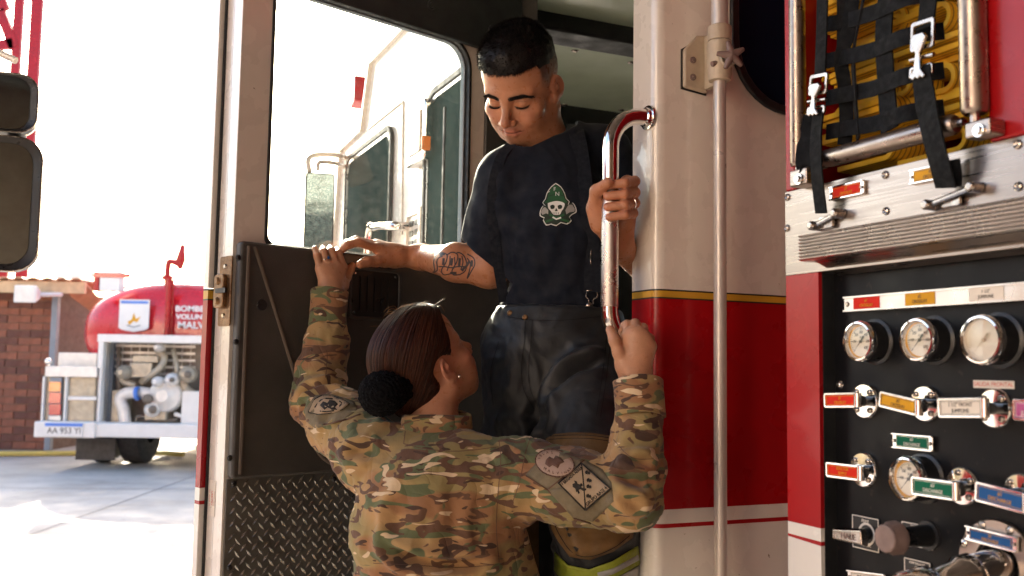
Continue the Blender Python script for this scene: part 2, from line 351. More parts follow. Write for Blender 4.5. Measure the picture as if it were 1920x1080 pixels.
# rear window of the cab, dark, with a rubber seal
wv0, wz0 = on_u(1372, 214, 0.0)
def Tu(x, y, z): return (y, x, z)       # draw in (v, z), extrude along u
mb = MB(); o_ = rr(on_u(1366, 150)[0], 1.35, on_u(1475, 218)[1], 2.68, 0.14, 8); i_ = rr(on_u(1366, 150)[0] + 0.018, 1.332, on_u(1475, 218)[1] + 0.018, 2.662, 0.125, 8)
mb.ring(o_, i_, 0.002, 0.014, 0, Tu); mb.build('window_seal', 'rubber', truck, bevel=0.004)
mb = MB(); mb.prism(i_, 0.001, 0.006, 0, Tu); mb.build('rear_window', 'blue_glass', truck)
# side wall of the front cab
def Ts(x, y, z): return (x, y, z)
side = [(-2.66, 0.5), (-0.775, 0.5), (-0.775, 2.7), (-2.08, 2.7), (-2.18, 2.452), (-2.53, 2.440), (-2.60, 2.0), (-2.66, 1.4)]
mb = MB(); mb.prism(side, 0.0, 0.05); mb.build('cab_side_wall', 'white_paint', truck, bevel=0.004)
mb = MB(); edge = [(-1.2, 2.7), (-2.08, 2.7), (-2.18, 2.452), (-2.53, 2.440), (-2.60, 2.0), (-2.66, 1.4)]
for a, b in zip(edge[:-1], edge[1:]): mb.beam((a[0], -0.004, a[1]), (b[0], -0.004, b[1]), 0.016, 0.026, (0, 1, 0))
mb.build('roof_edge_trim', 'cream_paint', truck)
mb = MB(); mb.box(-2.08, 0, 0, 2.3, 2.701, 2.74); mb.box(-2.53, -2.1, 0.01, 2.29, 2.455, 2.475); mb.build('cab_roof', 'white_paint', truck, bevel=0.01)
mb = MB(); mb.box(-0.775, -0.085, 0.0, 0.05, 2.58, 2.70); mb.build('door_header', 'cream_paint', truck)
mb = MB(); mb.ring(rr(-2.66, -0.06, 0.5, 2.7, 0.0), rr(-2.5, -1.1, 1.9, 2.45, 0.08), 2.25, 2.3); mb.build('far_side_wall', 'white_paint', truck)
mb = MB(); mb.box(-2.63, -2.6, 0.05, 2.25, 0.5, 1.45); mb.box(-2.60, -2.56, 0.05, 2.25, 2.38, 2.45); mb.build('cab_front', 'white_paint', truck)
def win(name_, u0, u1, z0, z1, r, m='window_dark'):
    mb = MB(); mb.ring(rr(u0, u1, z0, z1, r, 7), rr(u0 + .02, u1 - .02, z0 + .02, z1 - .02, max(0.01, r - .015), 7), -0.016, -0.001); mb.build('window_seal', 'rubber', truck, bevel=0.003)
    mb = MB(); mb.ring(rr(u0 + .021, u1 - .021, z0 + .021, z1 - .021, r - .01, 7), rr(u0 + .034, u1 - .034, z0 + .034, z1 - .034, r - .02, 7), -0.010, -0.001); mb.build('window_frame', 'aluminium', truck)
    mb = MB(); mb.prism(rr(u0 + .0345, u1 - .0345, z0 + .0345, z1 - .0345, r - .02, 7), -0.006, -0.002); mb.build(name_, m, truck)
ua, za = on_v(803, 200); ub, zb = on_v(905, 110)
win('side_window', on_v(803, 200)[0], -0.85, 1.35, on_v(870, 128)[1], 0.09)
win('side_window', on_v(652, 330)[0], on_v(739, 300)[0], 1.35, on_v(737, 232)[1], 0.07)
mb = MB(); mb.box(on_v(838, 250)[0] - .006, on_v(838, 250)[0] + .006, -0.012, -0.0065, 1.6, 2.3); mb.build('window_divider', 'rubber', truck)
# door cut line
mb = MB()
pl = [on_v(755, 440), on_v(757, 190), on_v(690, 244)]
for a, b in zip(pl[:-1], pl[1:]): mb.beam((a[0], -0.002, a[1]), (b[0], -0.002, b[1]), 0.004, 0.007, (0, 1, 0))
mb.build('door_gap', 'pole_paint', truck)
# louvre grille: ten black slots in a pale frame
g0 = on_v(762, 462); g1 = on_v(792, 386)
mb = MB(); mb.ring(rr(g0[0], g1[0], 1.72, g1[1], 0.01), rr(g0[0] + .02, g1[0] - .02, 1.74, g1[1] - .02, 0.006), -0.008, -0.0005); mb.build('vent_frame', 'cream_paint', truck)
nr = 7; uu0 = g0[0] + .025; uu1 = g1[0] - .025; hh = (g1[1] - .03 - 1.76) / nr
for i in range(nr):
    for j in range(2):
        mb = MB(); wj = (uu1 - uu0) / 2; mb.prism(rr(uu0 + j * wj + .008, uu0 + (j + 1) * wj - .008, 1.76 + i * hh + .008, 1.76 + (i + 1) * hh - .006, 0.006, 3), -0.003, 0.0005)
        mb.build('vent_slot', 'black_plastic', truck)
# marker lamp: chrome box with an amber lens at its rear end
l0 = on_v(757, 300, -0.045); l1 = on_v(794, 180, -0.045)
mb = MB(); mb.prism(rr(l0[0], l1[0], on_v(775, 300, -.06)[1], l1[1], 0.02), -0.040, -0.001); lamp = mb.build('marker_light', 'chrome', truck, bevel=0.008)
mb = MB(); mb.prism(rr(l0[0] + .03, l1[0] - .03, on_v(775, 300, -.06)[1] + .03, l1[1] - .03, 0.015), -0.046, -0.0405); mb.build('lens', 'cream_paint', lamp, bevel=0.003)
mb = MB(); mb.box(l1[0] + 0.001, l1[0] + 0.010, -0.050, -0.020, on_v(797, 272, -.06)[1], on_v(797, 245, -.06)[1]); mb.build('amber_lens', 'amber_lens', lamp, bevel=0.003)
# grab handle on the front door
q = [on_v(765, 425), on_v(735, 428), on_v(722, 445), on_v(716, 470)]
mb = MB(); mb.tube(smooth_path([(q[0][0], 0.0, q[0][1]), (q[0][0] - .01, -.05, q[0][1]), (q[1][0], -.06, q[1][1]), (q[2][0], -.06, q[2][1]), (q[3][0], -.06, q[3][1] - .3)]), 0.016); mb.build('grab_handle', 'chrome', truck)
# side mirror of the cab: dusty glass on bent tubes
mv = -0.30
m0 = on_v(567, 460, mv); m1 = on_v(624, 318, mv)
pc = tw(m0[0], mv, 0)
mfr = frame(Vector((m0[0], mv, 0)), (0.98, -0.2, 0), (0, 0, 1))
mwid = 0.125
# mirror faces the camera: build it in world axes, then bring it into the truck frame
TMI = TM.inverted()
pA, pB = at(568, 322, 3.75), at(623, 322, 3.75); pC = at(568, 470, 3.75)
ww = (pB - pA).length; hh_ = (pA - pC).length
mfr = TMI @ frame(pC, (0.97, 0.24, 0), (0, 0, 1))
mb = MB(); mb.prism(rr(0, ww, -.03, hh_, 0.012), 0, 0.03, 0, lambda x, y, z: (x, z, -y)); mir = mb.build('wing_mirror', 'rubber', truck, mfr, bevel=0.004)
mb = MB(); mb.prism(rr(.006, ww - .006, -.024, hh_ - .006, 0.008), 0.0, 0.002, 0, lambda x, y, z: (x, z, 0.003 - y)); mb.build('mirror_glass', 'dirty_mirror', mir)
arm = [at(580, 322, 3.76), at(578, 300, 3.78), at(592, 291, 3.82), at(636, 291, 3.92), TM @ Vector((-2.50, 0, 2.40))]
mb = MB(); mb.tube([TMI @ p for p in smooth_path(arm)], 0.011); arm2 = [at(596, 318, 3.76), at(600, 304, 3.8), at(628, 306, 3.9), TM @ Vector((-2.50, 0, 2.36))]
mb.tube([TMI @ p for p in smooth_path(arm2)], 0.009); mb.build('mirror_arm', 'cream_paint', truck)
bp_ = TMI @ at(676, 172, 4.6)
mb = MB(); mb.prism([(-.04, -.08), (.035, -.06), (.035, .07), (-.015, .07), (-.04, .02)], -0.04, 0.04); mb.build('red_roofline_shape', 'red_lens', truck, Matrix.Translation(bp_), bevel=0.008)  # red shape at the roofline, built onto the truck as a stand-in
# ------------------------------------------------------------------ cab interior
ZC = 2.55
ub0 = on_z(1100, 66, ZC - .05)[0]; ub1 = on_z(1100, 96, ZC - .05)[0]; uend = on_z(1110, 204, ZC)[0]
mb = MB(); mb.box(uend, ub1 - .001, 0.06, 2.24, ZC, ZC + .03); mb.box(ub0 + .001, -0.06, 0.06, 2.24, ZC, ZC + .03); mb.build('ceiling_liner', 'liner', truck)
mb = MB(); mb.box(ub1, ub0, 0.06, 2.24, ZC - .05, ZC + .04); mb.build('ceiling_beam', 'dark_trim', truck, bevel=0.012)
mb = MB(); mb.box(uend - .05, uend - .005, 0.06, 2.24, ZC - .34, ZC + .02); mb.build('ceiling_front_trim', 'dark_trim', truck, bevel=0.01)
for (x, y) in ((1078, 95), (1183, 117), (1058, 196), (1165, 206), (1020, 92)):
    uq, vq = on_z(x, y, ZC); mb = MB(); mb.ball((0, 0, 0), 0.013, sc=(1, 1, .45)); mb.build('snap_button', 'chrome_worn', truck, Matrix.Translation((uq, vq, ZC)))
mb = MB(); mb.box(-0.70, -0.055, 0.10, 2.24, 0.72, 0.76); mb.box(-2.55, -0.70, 0.055, 2.24, 0.72, 0.76); mb.build('cab_floor', 'tread_metal', truck)
mb = MB(); mb.box(-0.76, -0.087, -0.02, 0.099, 0.50, 0.54); mb.box(-0.76, -0.087, 0.09, 0.12, 0.52, 0.72); mb.build('step', 'tread_metal', truck, bevel=0.004)
mb = MB(); mb.box(-0.10, -0.051, 0.071, 2.24, 0.76, 2.50); mb.build('interior_rear_panel', 'dark_trim', truck)
mb = MB(); mb.box(-1.75, -1.70, 0.06, 2.24, 0.76, 1.35); mb.box(-1.75, -1.70, 0.9, 2.24, 1.3505, 2.15); mb.build('interior_divider', 'dark_trim', truck)
mb = MB(); mb.box(-1.35, -0.95, 0.75, 2.1, 0.76, 1.25); mb.box(-1.69, -1.58, 0.75, 2.1, 1.2, 1.5); mb.build('crew_seat', 'black_plastic', truck, bevel=0.04)
# post the door hangs on
mb = MB(); mb.box(-0.80, -0.752, 0.012, 0.10, 0.5, 2.58); mb.build('hinge_post', 'door_trim', truck, bevel=0.005)
# ------------------------------------------------------------------ the open crew door
DTM = TMI @ DM
zy = [0.45, on_d(425, 992)[1], on_d(425, 984)[1], on_d(425, 957)[1], 1.632, 1.636, 1.654, 1.658, 2.60]
AE = 0.757
wa0, wa1 = on_d(880, 300)[0], on_d(497, 420)[0]; wz0, wz1 = on_d(494, 461)[1], on_d(830, 62)[1]
mb = MB(); mb.ring(rr(0.012, AE, 1.0, 2.6, 0.0, 8), rr(wa0, wa1, wz0, wz1, [0.02, 0.02, 0.02, 0.075], 8), -0.04, 0.0)
door = mb.build('crew_door', 'cream_paint', truck, DTM, bevel=0.002)
mb = MB(); mb.box(wa1 + .012, AE, -.0755, -.0402, 1.0, 2.6); mb.build('edge_stile', 'cream_paint', door)
mb = MB(); mb.box(0.012, AE, -0.075, 0.0, 0.45, 0.999); mb.build('lower_panel', 'cream_paint', door)
mb = MB(); mb.box(-0.02, .070, 0.0005, 0.012, 1.765, 2.372); mb.build('stile_trim', 'door_trim', door, bevel=.003)
mb = MB(); mb.ring(rr(0.0, AE + .016, 1.66, 2.62, 0.0, 8), rr(wa0 - .055, wa1 + .004, wz0 - .04, wz1 + .045, [0.02, 0.02, 0.02, 0.07], 8), -0.098, -0.076)
mb.build('outer_skin', 'cream_paint', door, bevel=0.002)
mb = MB(); ol = [(0, -.098), (AE + .016, -.098), (AE + .016, -.076), (0, -.076)]; banded(mb, ol, [0.45, zt[1], zt[2], zt[3], 1.634, 1.637, 1.655, 1.659], [1, 2, 1, 2, 3, 4, 3]); mb.build('outer_skin', BM, door)
mb = MB(); mb.box(AE + .0005, AE + .005, -0.0745, -0.069, 0.46, 2.58); mb.build('edge_seal', 'rubber', door)
mb = MB(); mb.ring(rr(wa0 - .001, wa1 + .001, wz0 - .001, wz1 + .001, [0.02, 0.02, 0.02, 0.075], 8), rr(wa0 + .007, wa1 - .007, wz0 + .007, wz1 - .007, [0.02, 0.02, 0.02, 0.07], 8), -0.03, 0.003); mb.build('window_seal', 'rubber', door, bevel=0.002)
mb = MB(); mb.ring(rr(wa0 + .0075, wa1 - .0075, wz0 + .0075, wz1 - .0075, [0.02, 0.02, 0.02, 0.07], 8), rr(wa0 + .012, wa1 - .010, wz0 + .010, wz1 - .012, [0.02, 0.02, 0.02, 0.06], 8), -0.028, -0.012); mb.build('window_channel', 'post_grey', door, bevel=0.001)
mb = MB(); mb.box(wa0 + .004, wa1 - .004, -0.020, -0.016, wz0 + .004, wz1 - .004); mb.build('window_pane', 'window_glass', door)
tz = on_d(720, 0)[1]; t2 = on_d(910, 132)[1]
mb = MB(); mb.box(-0.045, AE + .02, 0.0005, 0.02, (tz + t2) / 2, 2.9); mb.build('upper_trim', 'dark_trim', door, bevel=0.004)
for (x, y) in ((808, 10), (922, 56)):
    a_, z_ = on_d(x, y, .02); mb = MB(); mb.lathe([(0, 0.006), (.006, .006), (.0065, .003), (.011, .003), (.012, 0)], (a_, .02, z_), (0, 1, 0), 16); mb.build('bolt', 'black_plastic', door)
# inner trim panel
pz0, pz1 = on_d(530, 892, .02)[1], on_d(585, 466, .02)[1]
mb = MB(); mb.prism(rr(0.02, AE - .004, pz0, pz1, 0.01), 0.001, 0.026); panel = mb.build('trim_panel', 'door_trim', door, bevel=0.007, bseg=3)
mb = MB(); mb.tube([(AE - .022, .0262, pz0 + .01), (AE - .022, .0262, pz1 - .01)], 0.0045, 8)
rib = [on_d(479, 462, .03), on_d(520, 590, .03), on_d(556, 710, .03), on_d(575, 790, .03), on_d(600, 850, .03), on_d(640, 876, .03), on_d(690, 884, .03)]
mb.tube(smooth_path([(a, .026, z) for a, z in rib]), 0.0045, 8); mb.build('moulded_rib', 'rib_highlight', door)
for (x, y) in ((447, 483), (443, 641), (431, 859)):
    a_, z_ = on_d(x, y, .026); mb = MB(); mb.lathe([(0, 0.003), (.004, .003), (.006, .001), (.0065, 0)], (a_, .026, z_), (0, 1, 0), 14); mb.build('screw', 'black_plastic', door)
a_, z_ = on_d(491.5, 572, .026); mb = MB(); mb.lathe([(0, 0.0015), (.0115, .0015), (.0125, 0.0)], (a_, .026, z_), (0, 1, 0), 24); mb.build('hole_disc', 'black_plastic', door)  # black disc standing in for the dark hole in the trim
# recessed handle pocket
hx = [on_d(661, 508, .03), on_d(746, 594, .03)]
a0_, a1_ = hx[1][0], hx[0][0]; z0_, z1_ = on_d(700, 594, .03)[1], on_d(700, 509, .03)[1]
mb = MB(); mb.ring(rr(a0_ - .008, a1_ + .008, z0_ - .008, z1_ + .008, .016), rr(a0_, a1_, z0_, z1_, .010), 0.0262, 0.032); pk = mb.build('handle_pocket', 'door_trim', door, bevel=0.003)
mb = MB(); mb.prism(rr(a0_, a1_, z0_, z1_, .010), 0.0262, 0.0272)
for k in range(5):
    x_ = a0_ + (a1_ - a0_) * (0.2 + 0.15 * k); mb.box(x_ - .003, x_ + .003, .0272, .0300, z0_ + .012, z1_ - .012)
mb.build('pocket_plate', 'black_plastic', door)
for sa in (a0_ + .008, a1_ - .008):
    for sz in (z0_ + .008, z1_ - .008):
        mb = MB(); mb.lathe([(0, 0.003), (.002, .003), (.0032, 0)], (sa, .0272, sz), (0, 1, 0), 12); mb.build('screw', 'chrome', door)
# diamond plate
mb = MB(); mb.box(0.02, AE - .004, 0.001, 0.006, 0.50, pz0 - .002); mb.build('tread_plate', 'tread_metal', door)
mb = MB(); pa = 0.0262; r_ = 0
z = pz0 - 0.012
while z > 0.78:
    a = 0.03 + (pa / 2 if r_ % 2 else 0)
    while a < AE - 0.015:
        s = 1 if r_ % 2 else -1
        L_, w_ = 0.0125, 0.0031
        ang = R(50) * s + random.uniform(-.03, .03); ca, sa = math.cos(ang), math.sin(ang)
        pts = [(-L_, 0, 0), (0, -w_, 0), (L_, 0, 0), (0, w_, 0), (-L_ * .45, 0, .0026), (L_ * .45, 0, .0026)]
        mb.add([(a + x * ca - y * sa, 0.0058 + h, z + x * sa + y * ca) for x, y, h in pts], [(0, 1, 5, 4), (1, 2, 5), (2, 3, 4, 5), (3, 0, 4)])
        a += pa
    z -= pa / 2; r_ += 1
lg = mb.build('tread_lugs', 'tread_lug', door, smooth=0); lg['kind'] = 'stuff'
for (x, y) in ((439, 907), (627, 899), (431, 1065)):
    a_, z_ = on_d(x, y, .007); mb = MB(); mb.lathe([(0, 0.003), (.004, .003), (.006, .001), (.0065, 0)], (a_, .006, z_), (0, 1, 0), 14); mb.build('screw', 'black_plastic', door)
# rotary latch on the edge of the door
def on_a(px, py, a=AE):
    p = hit(px, py, dw(a, 0, 0), DA) - H0; return p.dot(DB), p.z
zl0, zl1 = on_a(412, 612)[1], on_a(412, 483)[1]; zc_ = (zl0 + zl1) / 2
mb = MB(); mb.prism(rr(-0.050, 0.004, zl0, zl1, .006), AE + .0005, AE + .004, 0, lambda x, y, z: (y, x, z)); lt = mb.build('door_latch', 'rust_brass', door, bevel=0.0008)
mb = MB(); mb.prism(rr(-0.056, -0.012, zc_ - .036, zc_ + .036, .010), AE + .004, AE + .014, 0, lambda x, y, z: (y, x, z)); mb.build('latch_cage', 'rust_brass', lt, bevel=0.003)
mb = MB(); mb.box(AE + .0145, AE + .018, -.040, 0.006, zc_ - .005, zc_ + .005); mb.build('latch_slot', 'rubber', lt)
for dz in (-.021, .021): mb = MB(); mb.lathe([(0, .005), (.006, .005), (.009, 0)], (AE + .014, -.036, zc_ + dz), (1, 0, 0), 14); mb.build('latch_rivet', 'rust_brass', lt)
for dz in (-.052, .052): mb = MB(); mb.lathe([(0, .003), (.004, .003), (.006, 0)], (AE + .004, -.024, zc_ + dz), (1, 0, 0), 12); mb.build('screw', 'chrome_worn', lt)
# paper maker's label on the edge, seen from behind as printing that has faded
zb0, zb1 = on_a(388, 965)[1], on_a(388, 898)[1]
mb = MB(); mb.box(AE + .0004, AE + .0009, -.062, -.034, zb0, zb1); st = mb.build('edge_sticker', 'tag_white', door)
lettering(['------ ----', 'U52/72V', '--- ------ --'], DTM.inverted() @ DTM @ frame((AE + .0010, -.048, (zb0 + zb1) / 2), (0, 0, -1), (0, 1, 0)), 'ink_red', st, 0.0085)
# ------------------------------------------------------------------ handrail
hv = -0.085
ut, ztp = on_v(1216, 221)
ue = ut; RB = .068
z_lo = on_v(1154, 580, hv)[1]
lowmount = (ut, 0.0, z_lo - RB)
path = [(ut, 0, ztp), (ut, hv + RB, ztp)] + [(ut, hv + RB - RB * math.sin(R(a)), ztp - RB + RB * math.cos(R(a))) for a in range(10, 91, 10)]
path += [(ut, hv, ztp - RB - .02), (ut, hv, z_lo + .02)] + [(ut, hv + RB - RB * math.cos(R(a)), z_lo - RB * math.sin(R(a))) for a in range(0, 91, 10)] + [lowmount]
mb = MB(); mb.tube(path, 0.0163, 24); hr = mb.build('handrail', 'chrome', truck, smooth=60)
mat('knurl', (0.72, 0.66, 0.62), 0.3, 1.0, 0.05, 20)
def knurl():
    m = M['knurl']; nt = m.node_tree; L = nt.links; p = nt.nodes['Principled BSDF']; tc = nt.nodes.new('ShaderNodeTexCoord')
    hs = []
    for s in (1, -1):
        w = _n(nt, 'ShaderNodeTexWave', Scale=95.0); w.bands_direction = 'DIAGONAL'; mp = nt.nodes.new('ShaderNodeMapping'); mp.inputs['Scale'].default_value = (1.6, 1.6, s * 1.0); L.new(tc.outputs['Object'], mp.inputs[0]); L.new(mp.outputs[0], w.inputs[0]); hs.append(w.outputs['Fac'])
    ml = _n(nt, 'ShaderNodeMath', operation='MULTIPLY'); L.new(hs[0], ml.inputs[0]); L.new(hs[1], ml.inputs[1])
    b = _n(nt, 'ShaderNodeBump', Strength=0.5, Distance=0.0006); L.new(ml.outputs[0], b.inputs['Height']); L.new(b.outputs[0], p.inputs['Normal'])
knurl()
zk0, zk1 = z_lo + .006, on_v(1158, 345, hv)[1]
mb = MB(); mb.tube([(ue, hv, zk0), (ue, hv, zk0 + .002), (ue, hv, zk1 - .002), (ue, hv, zk1)], [0.0164, 0.0169, 0.0169, 0.0164], 28); mb.build('knurled_grip', 'knurl', hr)
mb = MB(); mb.lathe([(.0165, .012), (.019, .010), (.020, .004), (.024, .003), (.025, -.0005)], (ut, -.0005, ztp), (0, -1, 0), 28); mb.build('mount_ring', 'chrome', hr)
mb = MB(); mb.lathe([(.0165, .012), (.019, .010), (.020, .004), (.024, .003), (.025, -.0005)], (lowmount[0], -.0005, lowmount[2]), (0, -1, 0), 28); mb.build('mount_ring', 'chrome', hr)
# ------------------------------------------------------------------ telescopic lamp pole with clamp, on the rear wall of the cab
PU = 0.055
pvx, _ = on_u(1350, 500, PU)
zcl = on_u(1350, 150, PU)[1]; zct = on_u(1350, 48, PU)[1]
mb = MB(); mb.tube([(PU, pvx, 0.5), (PU, pvx, zcl)], 0.0122, 24); pole = mb.build('light_pole', 'pole_paint', truck, smooth=60)
mb = MB(); mb.tube([(PU, pvx, zcl), (PU, pvx, 3.0)], 0.0165, 24); mb.build('outer_tube', 'pole_paint', pole, smooth=60)
zm = on_u(1350, 78, PU)[1]
mb = MB(); mb.lathe([(.0165, zct), (.0225, zct - .003), (.0235, zct - .006), (.0235, zm + .002), (.022, zm)], (PU, pvx, 0), (0, 0, 1), 32)
cl = mb.build('clamp_collar', 'clamp_paint', pole)
mb = MB(); mb.lathe([(.022, zm - .001), (.0235, zm - .003), (.0235, on_u(1350, 140, PU)[1]), (.021, zcl - .002), (.012, zcl - .003)], (PU, pvx, 0), (0, 0, 1), 32); mb.build('clamp_collar', 'clamp_paint', pole)
mb = MB(); mb.lathe([(.0218, zm - .0005), (.0218, zm + .0005)], (PU, pvx, 0), (0, 0, 1), 32); mb.build('clamp_gap', 'black_line', pole)
b0 = on_u(1283, 163, .01); b1 = on_u(1332, 78, .01)
mb = MB(); mb.prism([(b0[0], b0[1]), (pvx + .004, b0[1] - .006), (pvx + .004, b1[1] + .012), (pvx - .02, b1[1] + .008), (b0[0], on_u(1283, 92, .01)[1])], 0.001, 0.012, 0, Tu); br = mb.build('mounting_bracket', 'clamp_paint', pole, bevel=0.005, bseg=3)
mb = MB(); mb.prism([(b0[0] - .002, b0[1] - .002), (pvx + .006, b0[1] - .008), (pvx + .006, b1[1] + .014), (b0[0] - .002, on_u(1283, 90, .01)[1])], 0.0003, 0.0028, 0, Tu); mb.build('bracket_gasket', 'rubber', pole)
mb = MB(); mb.box(0.012, PU, pvx - .006, pvx + .006, b0[1], zct - .01); mb.build('bracket_web', 'clamp_paint', pole, bevel=0.002)
for (x, y) in ((1299, 113), (1299, 145)):
    q = on_u(x, y, .012); mb = MB(); mb.lathe([(0, .006), (.0035, .006), (.004, .003), (.0065, .003), (.007, 0)], (.012, q[0], q[1]), (1, 0, 0), 16); mb.build('bolt', 'knob_grey', br)
for (x, y) in ((1339, 60), (1333, 92)):
    q = TMI @ at(x, y, 1.66); mb = MB(); mb.lathe([(.0, .0), (.0022, .0)], (0, 0, 0), (0, 0, 1), 12)
# clamp knob with four arms, on a stub pointing at the viewer's side
kc = Vector((PU + .020, pvx + .003, on_u(1355, 118, PU)[1]))
kd = (Vector((1, -0.35, 0))).normalized()
mb = MB(); mb.lathe([(.0155, 0.0), (.0165, .004), (.0165, .012), (.014, .015)], kc - kd * 0.004, kd, 24); mb.build('clamp_boss', 'clamp_paint', pole)
mb = MB(); mb.lathe([(.010, .012), (.011, .02), (.011, .032), (.0, .034)], kc, kd, 20)
ka = kd.cross(Vector((0, 0, 1))).normalized(); kz = Vector((0, 0, 1))
for k in range(5):
    an = R(78 + 72 * k); d_ = (ka * math.cos(an) + kz * math.sin(an)); c_ = kc + kd * .026
    mb.tube([c_, c_ + d_ * .016, c_ + d_ * .028 - kd * .002], [.0095, .0062, .0042], 12)
mb.build('clamp_knob', 'knob_grey', pole, bevel=0.001, smooth=60)
mb = MB(); mb.tube([kc - kd * .004 + ka * .012 - kz * .004, kc + ka * .030 - kz * .010], .0055, 10); mb.build('clamp_screw', 'knob_grey', pole)
# ------------------------------------------------------------------ pump body: red columns, hose bed, rub rail, black gauge panel
UL = on_v(1475, 690)[0]                 # left edge of the pump body
UC = on_v(1536, 690)[0]                 # right edge of the red column
PVp = 0.030                             # the black panel sits back by this much
zr0, zr1 = on_v(1500, 490)[1], on_v(1500, 440)[1]       # rub rail
s1a, s1b = on_v(1480, 977)[1], on_v(1480, 1000)[1]
s0 = on_v(1480, 1005)[1]; sR = [on_v(1535, y)[1] for y in (990, 1015, 1023)]
mb = MB()
# red column in slanting bands
def slab(zL0, zR0, zL1, zR1, mi):
    mb.add([(UL, 0, zL0), (UC, 0, zR0), (UC, .20, zR0), (UL, .20, zL0), (UL, 0, zL1), (UC, 0, zR1), (UC, .20, zR1), (UL, .20, zL1)],
           [(0, 3, 2, 1), (4, 5, 6, 7), (0, 1, 5, 4), (1, 2, 6, 5), (2, 3, 7, 6), (3, 0, 4, 7)], mi)
slab(.5, .5, s0, sR[2], 0); slab(s0, sR[2], s1b, sR[1], 1); slab(s1b, sR[1], s1a, sR[0], 0); slab(s1a, sR[0], zr0, zr0, 1)
mb.build('pump_column', ['white_paint', 'red_paint'], truck)
mb = MB(); mb.box(UL, 1.5, .6, 1.9, 0.5, 2.8); mb.build('pump_body', 'red_paint', truck)
mb = MB(); mb.box(UL, UL + .03, .20, .6, .5, 2.8); mb.build('body_front_wall', 'red_paint', truck)
# stainless band, seen above the rub rail
zs1L = on_v(1475, 358)[1]; zs1R = on_v(1920, 256)[1]
mb = MB(); mb.box(UL, 1.4, -0.001, .03, zr0 - .02, (zs1L + zs1R) / 2); band = mb.build('stainless_band', 'steel', truck, bevel=0.001)
ZS = (zs1L + zs1R) / 2
for (x, y) in ((1661.5, 328), (1662.5, 396), (1910, 271), (1911, 350), (1478, 370), (1477, 428)):
    u_, z_ = on_v(x, y); mb = MB(); mb.lathe([(0, .0022), (.003, .0035), (.0052, .0022), (.006, 0)], (u_, -.001, z_), (0, -1, 0), 14); mb.build('screw', 'chrome_worn', truck)
# rub rail: fluted aluminium extrusion standing proud
u0 = on_v(1500, 465, -.03)[0]
zb = on_v(1503, 490, -.03)[1]; ztp = on_v(1503, 440, -.03)[1]
prof = []; nf = 8; fh = (ztp - zb) / nf
for i in range(nf):
    z0_ = zb + fh * i
    prof += [(-.026, z0_ + fh * .04), (-.031, z0_ + fh * .16), (-.0335, z0_ + fh * .45), (-.0325, z0_ + fh * .66), (-.027, z0_ + fh * .80), (-.026, z0_ + fh * .98)]
prof = [(.0, zb)] + prof + [(.0, ztp)]
mb = MB(); n = len(prof)
mb.add([(u0, v, z) for v, z in prof] + [(1.4, v, z) for v, z in prof], [tuple(range(n)), tuple(range(2 * n - 1, n - 1, -1))] + [(i, (i + 1) % n, (i + 1) % n + n, i + n) for i in range(n)])
mb.build('rub_rail', 'aluminium', truck, smooth=25)
# polished strip below the rail, edge frame and gauge panel
uq0 = on_v(1556, 510, .004)[0]; zq = on_v(1575, 512, 0)[1]
mb = MB(); mb.add([(uq0, -.026, zb - .0005), (1.4, -.026, zb - .0005), (1.4, .022, zq), (uq0, .022, zq), (uq0, .03, zb - .0005), (1.4, .03, zb - .0005)], [(0, 1, 2, 3), (3, 2, 5, 4), (0, 4, 5, 1), (0, 3, 4), (1, 5, 2)])
mb.build('drip_strip', 'steel', truck)
mb = MB(); mb.box(UC + .0005, on_v(1561, 690, PVp)[0], .006, .05, .5, zb - .002); mb.build('panel_edge_frame', 'dark_trim', truck, bevel=0.002)
mb = MB(); mb.box(on_v(1561, 690, PVp)[0] + .0005, 1.4, PVp, PVp + .01, .5, zb - .002); mb.build('gauge_panel', 'panel_black', truck)
# upper red panel right of the hose bed
uo1 = on_v(1812, 150, 0)[0]
mb = MB(); mb.box(uo1 + .03, 1.4, .0, .05, ZS + .0005, 2.8); mb.build('upper_panel', 'red_paint', truck, bevel=0.004)
uo0 = on_v(1516, 150, 0)[0]
mb = MB(); mb.box(UL, UL + .022, .0, .2, ZS + .0005, 2.8); mb.build('upper_column', 'red_paint', truck, bevel=0.003)
mb = MB(); mb.box(UL + .022, uo1 + .03, .55, .56, ZS, 2.8); mb.box(uo1 + .031, uo1 + .035, .051, .55, ZS, 2.8); mb.build('hose_bed_liner', 'panel_black', truck)
mb = MB(); mb.box(UL + .022, uo1 + .03, .03, .55, ZS - .01, ZS + .004); mb.build('hose_bed_floor', 'dark_trim', truck)
# rollers round the hose bed
def roller(p, q, r):
    p = Vector(p); q = Vector(q); d = (q - p).normalized()
    mb = MB(); L_ = (q - p).length
    mb.lathe([(0, 0), (r * .8, 0), (r * .93, .003), (r, .006), (r, L_ - .006), (r * .93, L_ - .003), (r * .8, L_), (0, L_)], p, d, 24)
    o = mb.build('guide_roller', 'steel_roller', truck)
    mb = MB(); mb.tube([p - d * .012, q + d * .012], r * .38, 10); mb.build('roller_shaft', 'steel', o)
    return o
rl0 = on_v(1497, 312, -.012); roller((rl0[0], -.012, rl0[1]), (rl0[0], -.012, 2.6), .0125)
rr0 = on_v(1828, 214, -.012); roller((rr0[0], -.012, rr0[1]), (rr0[0], -.012, 2.6), .0165)
h0 = on_v(1548, 300, -.012); h1 = on_v(1795, 232, -.012)
roller((h0[0] - .015, -.014, (h0[1] + h1[1]) / 2), (h1[0], -.014, (h0[1] + h1[1]) / 2), .0135)
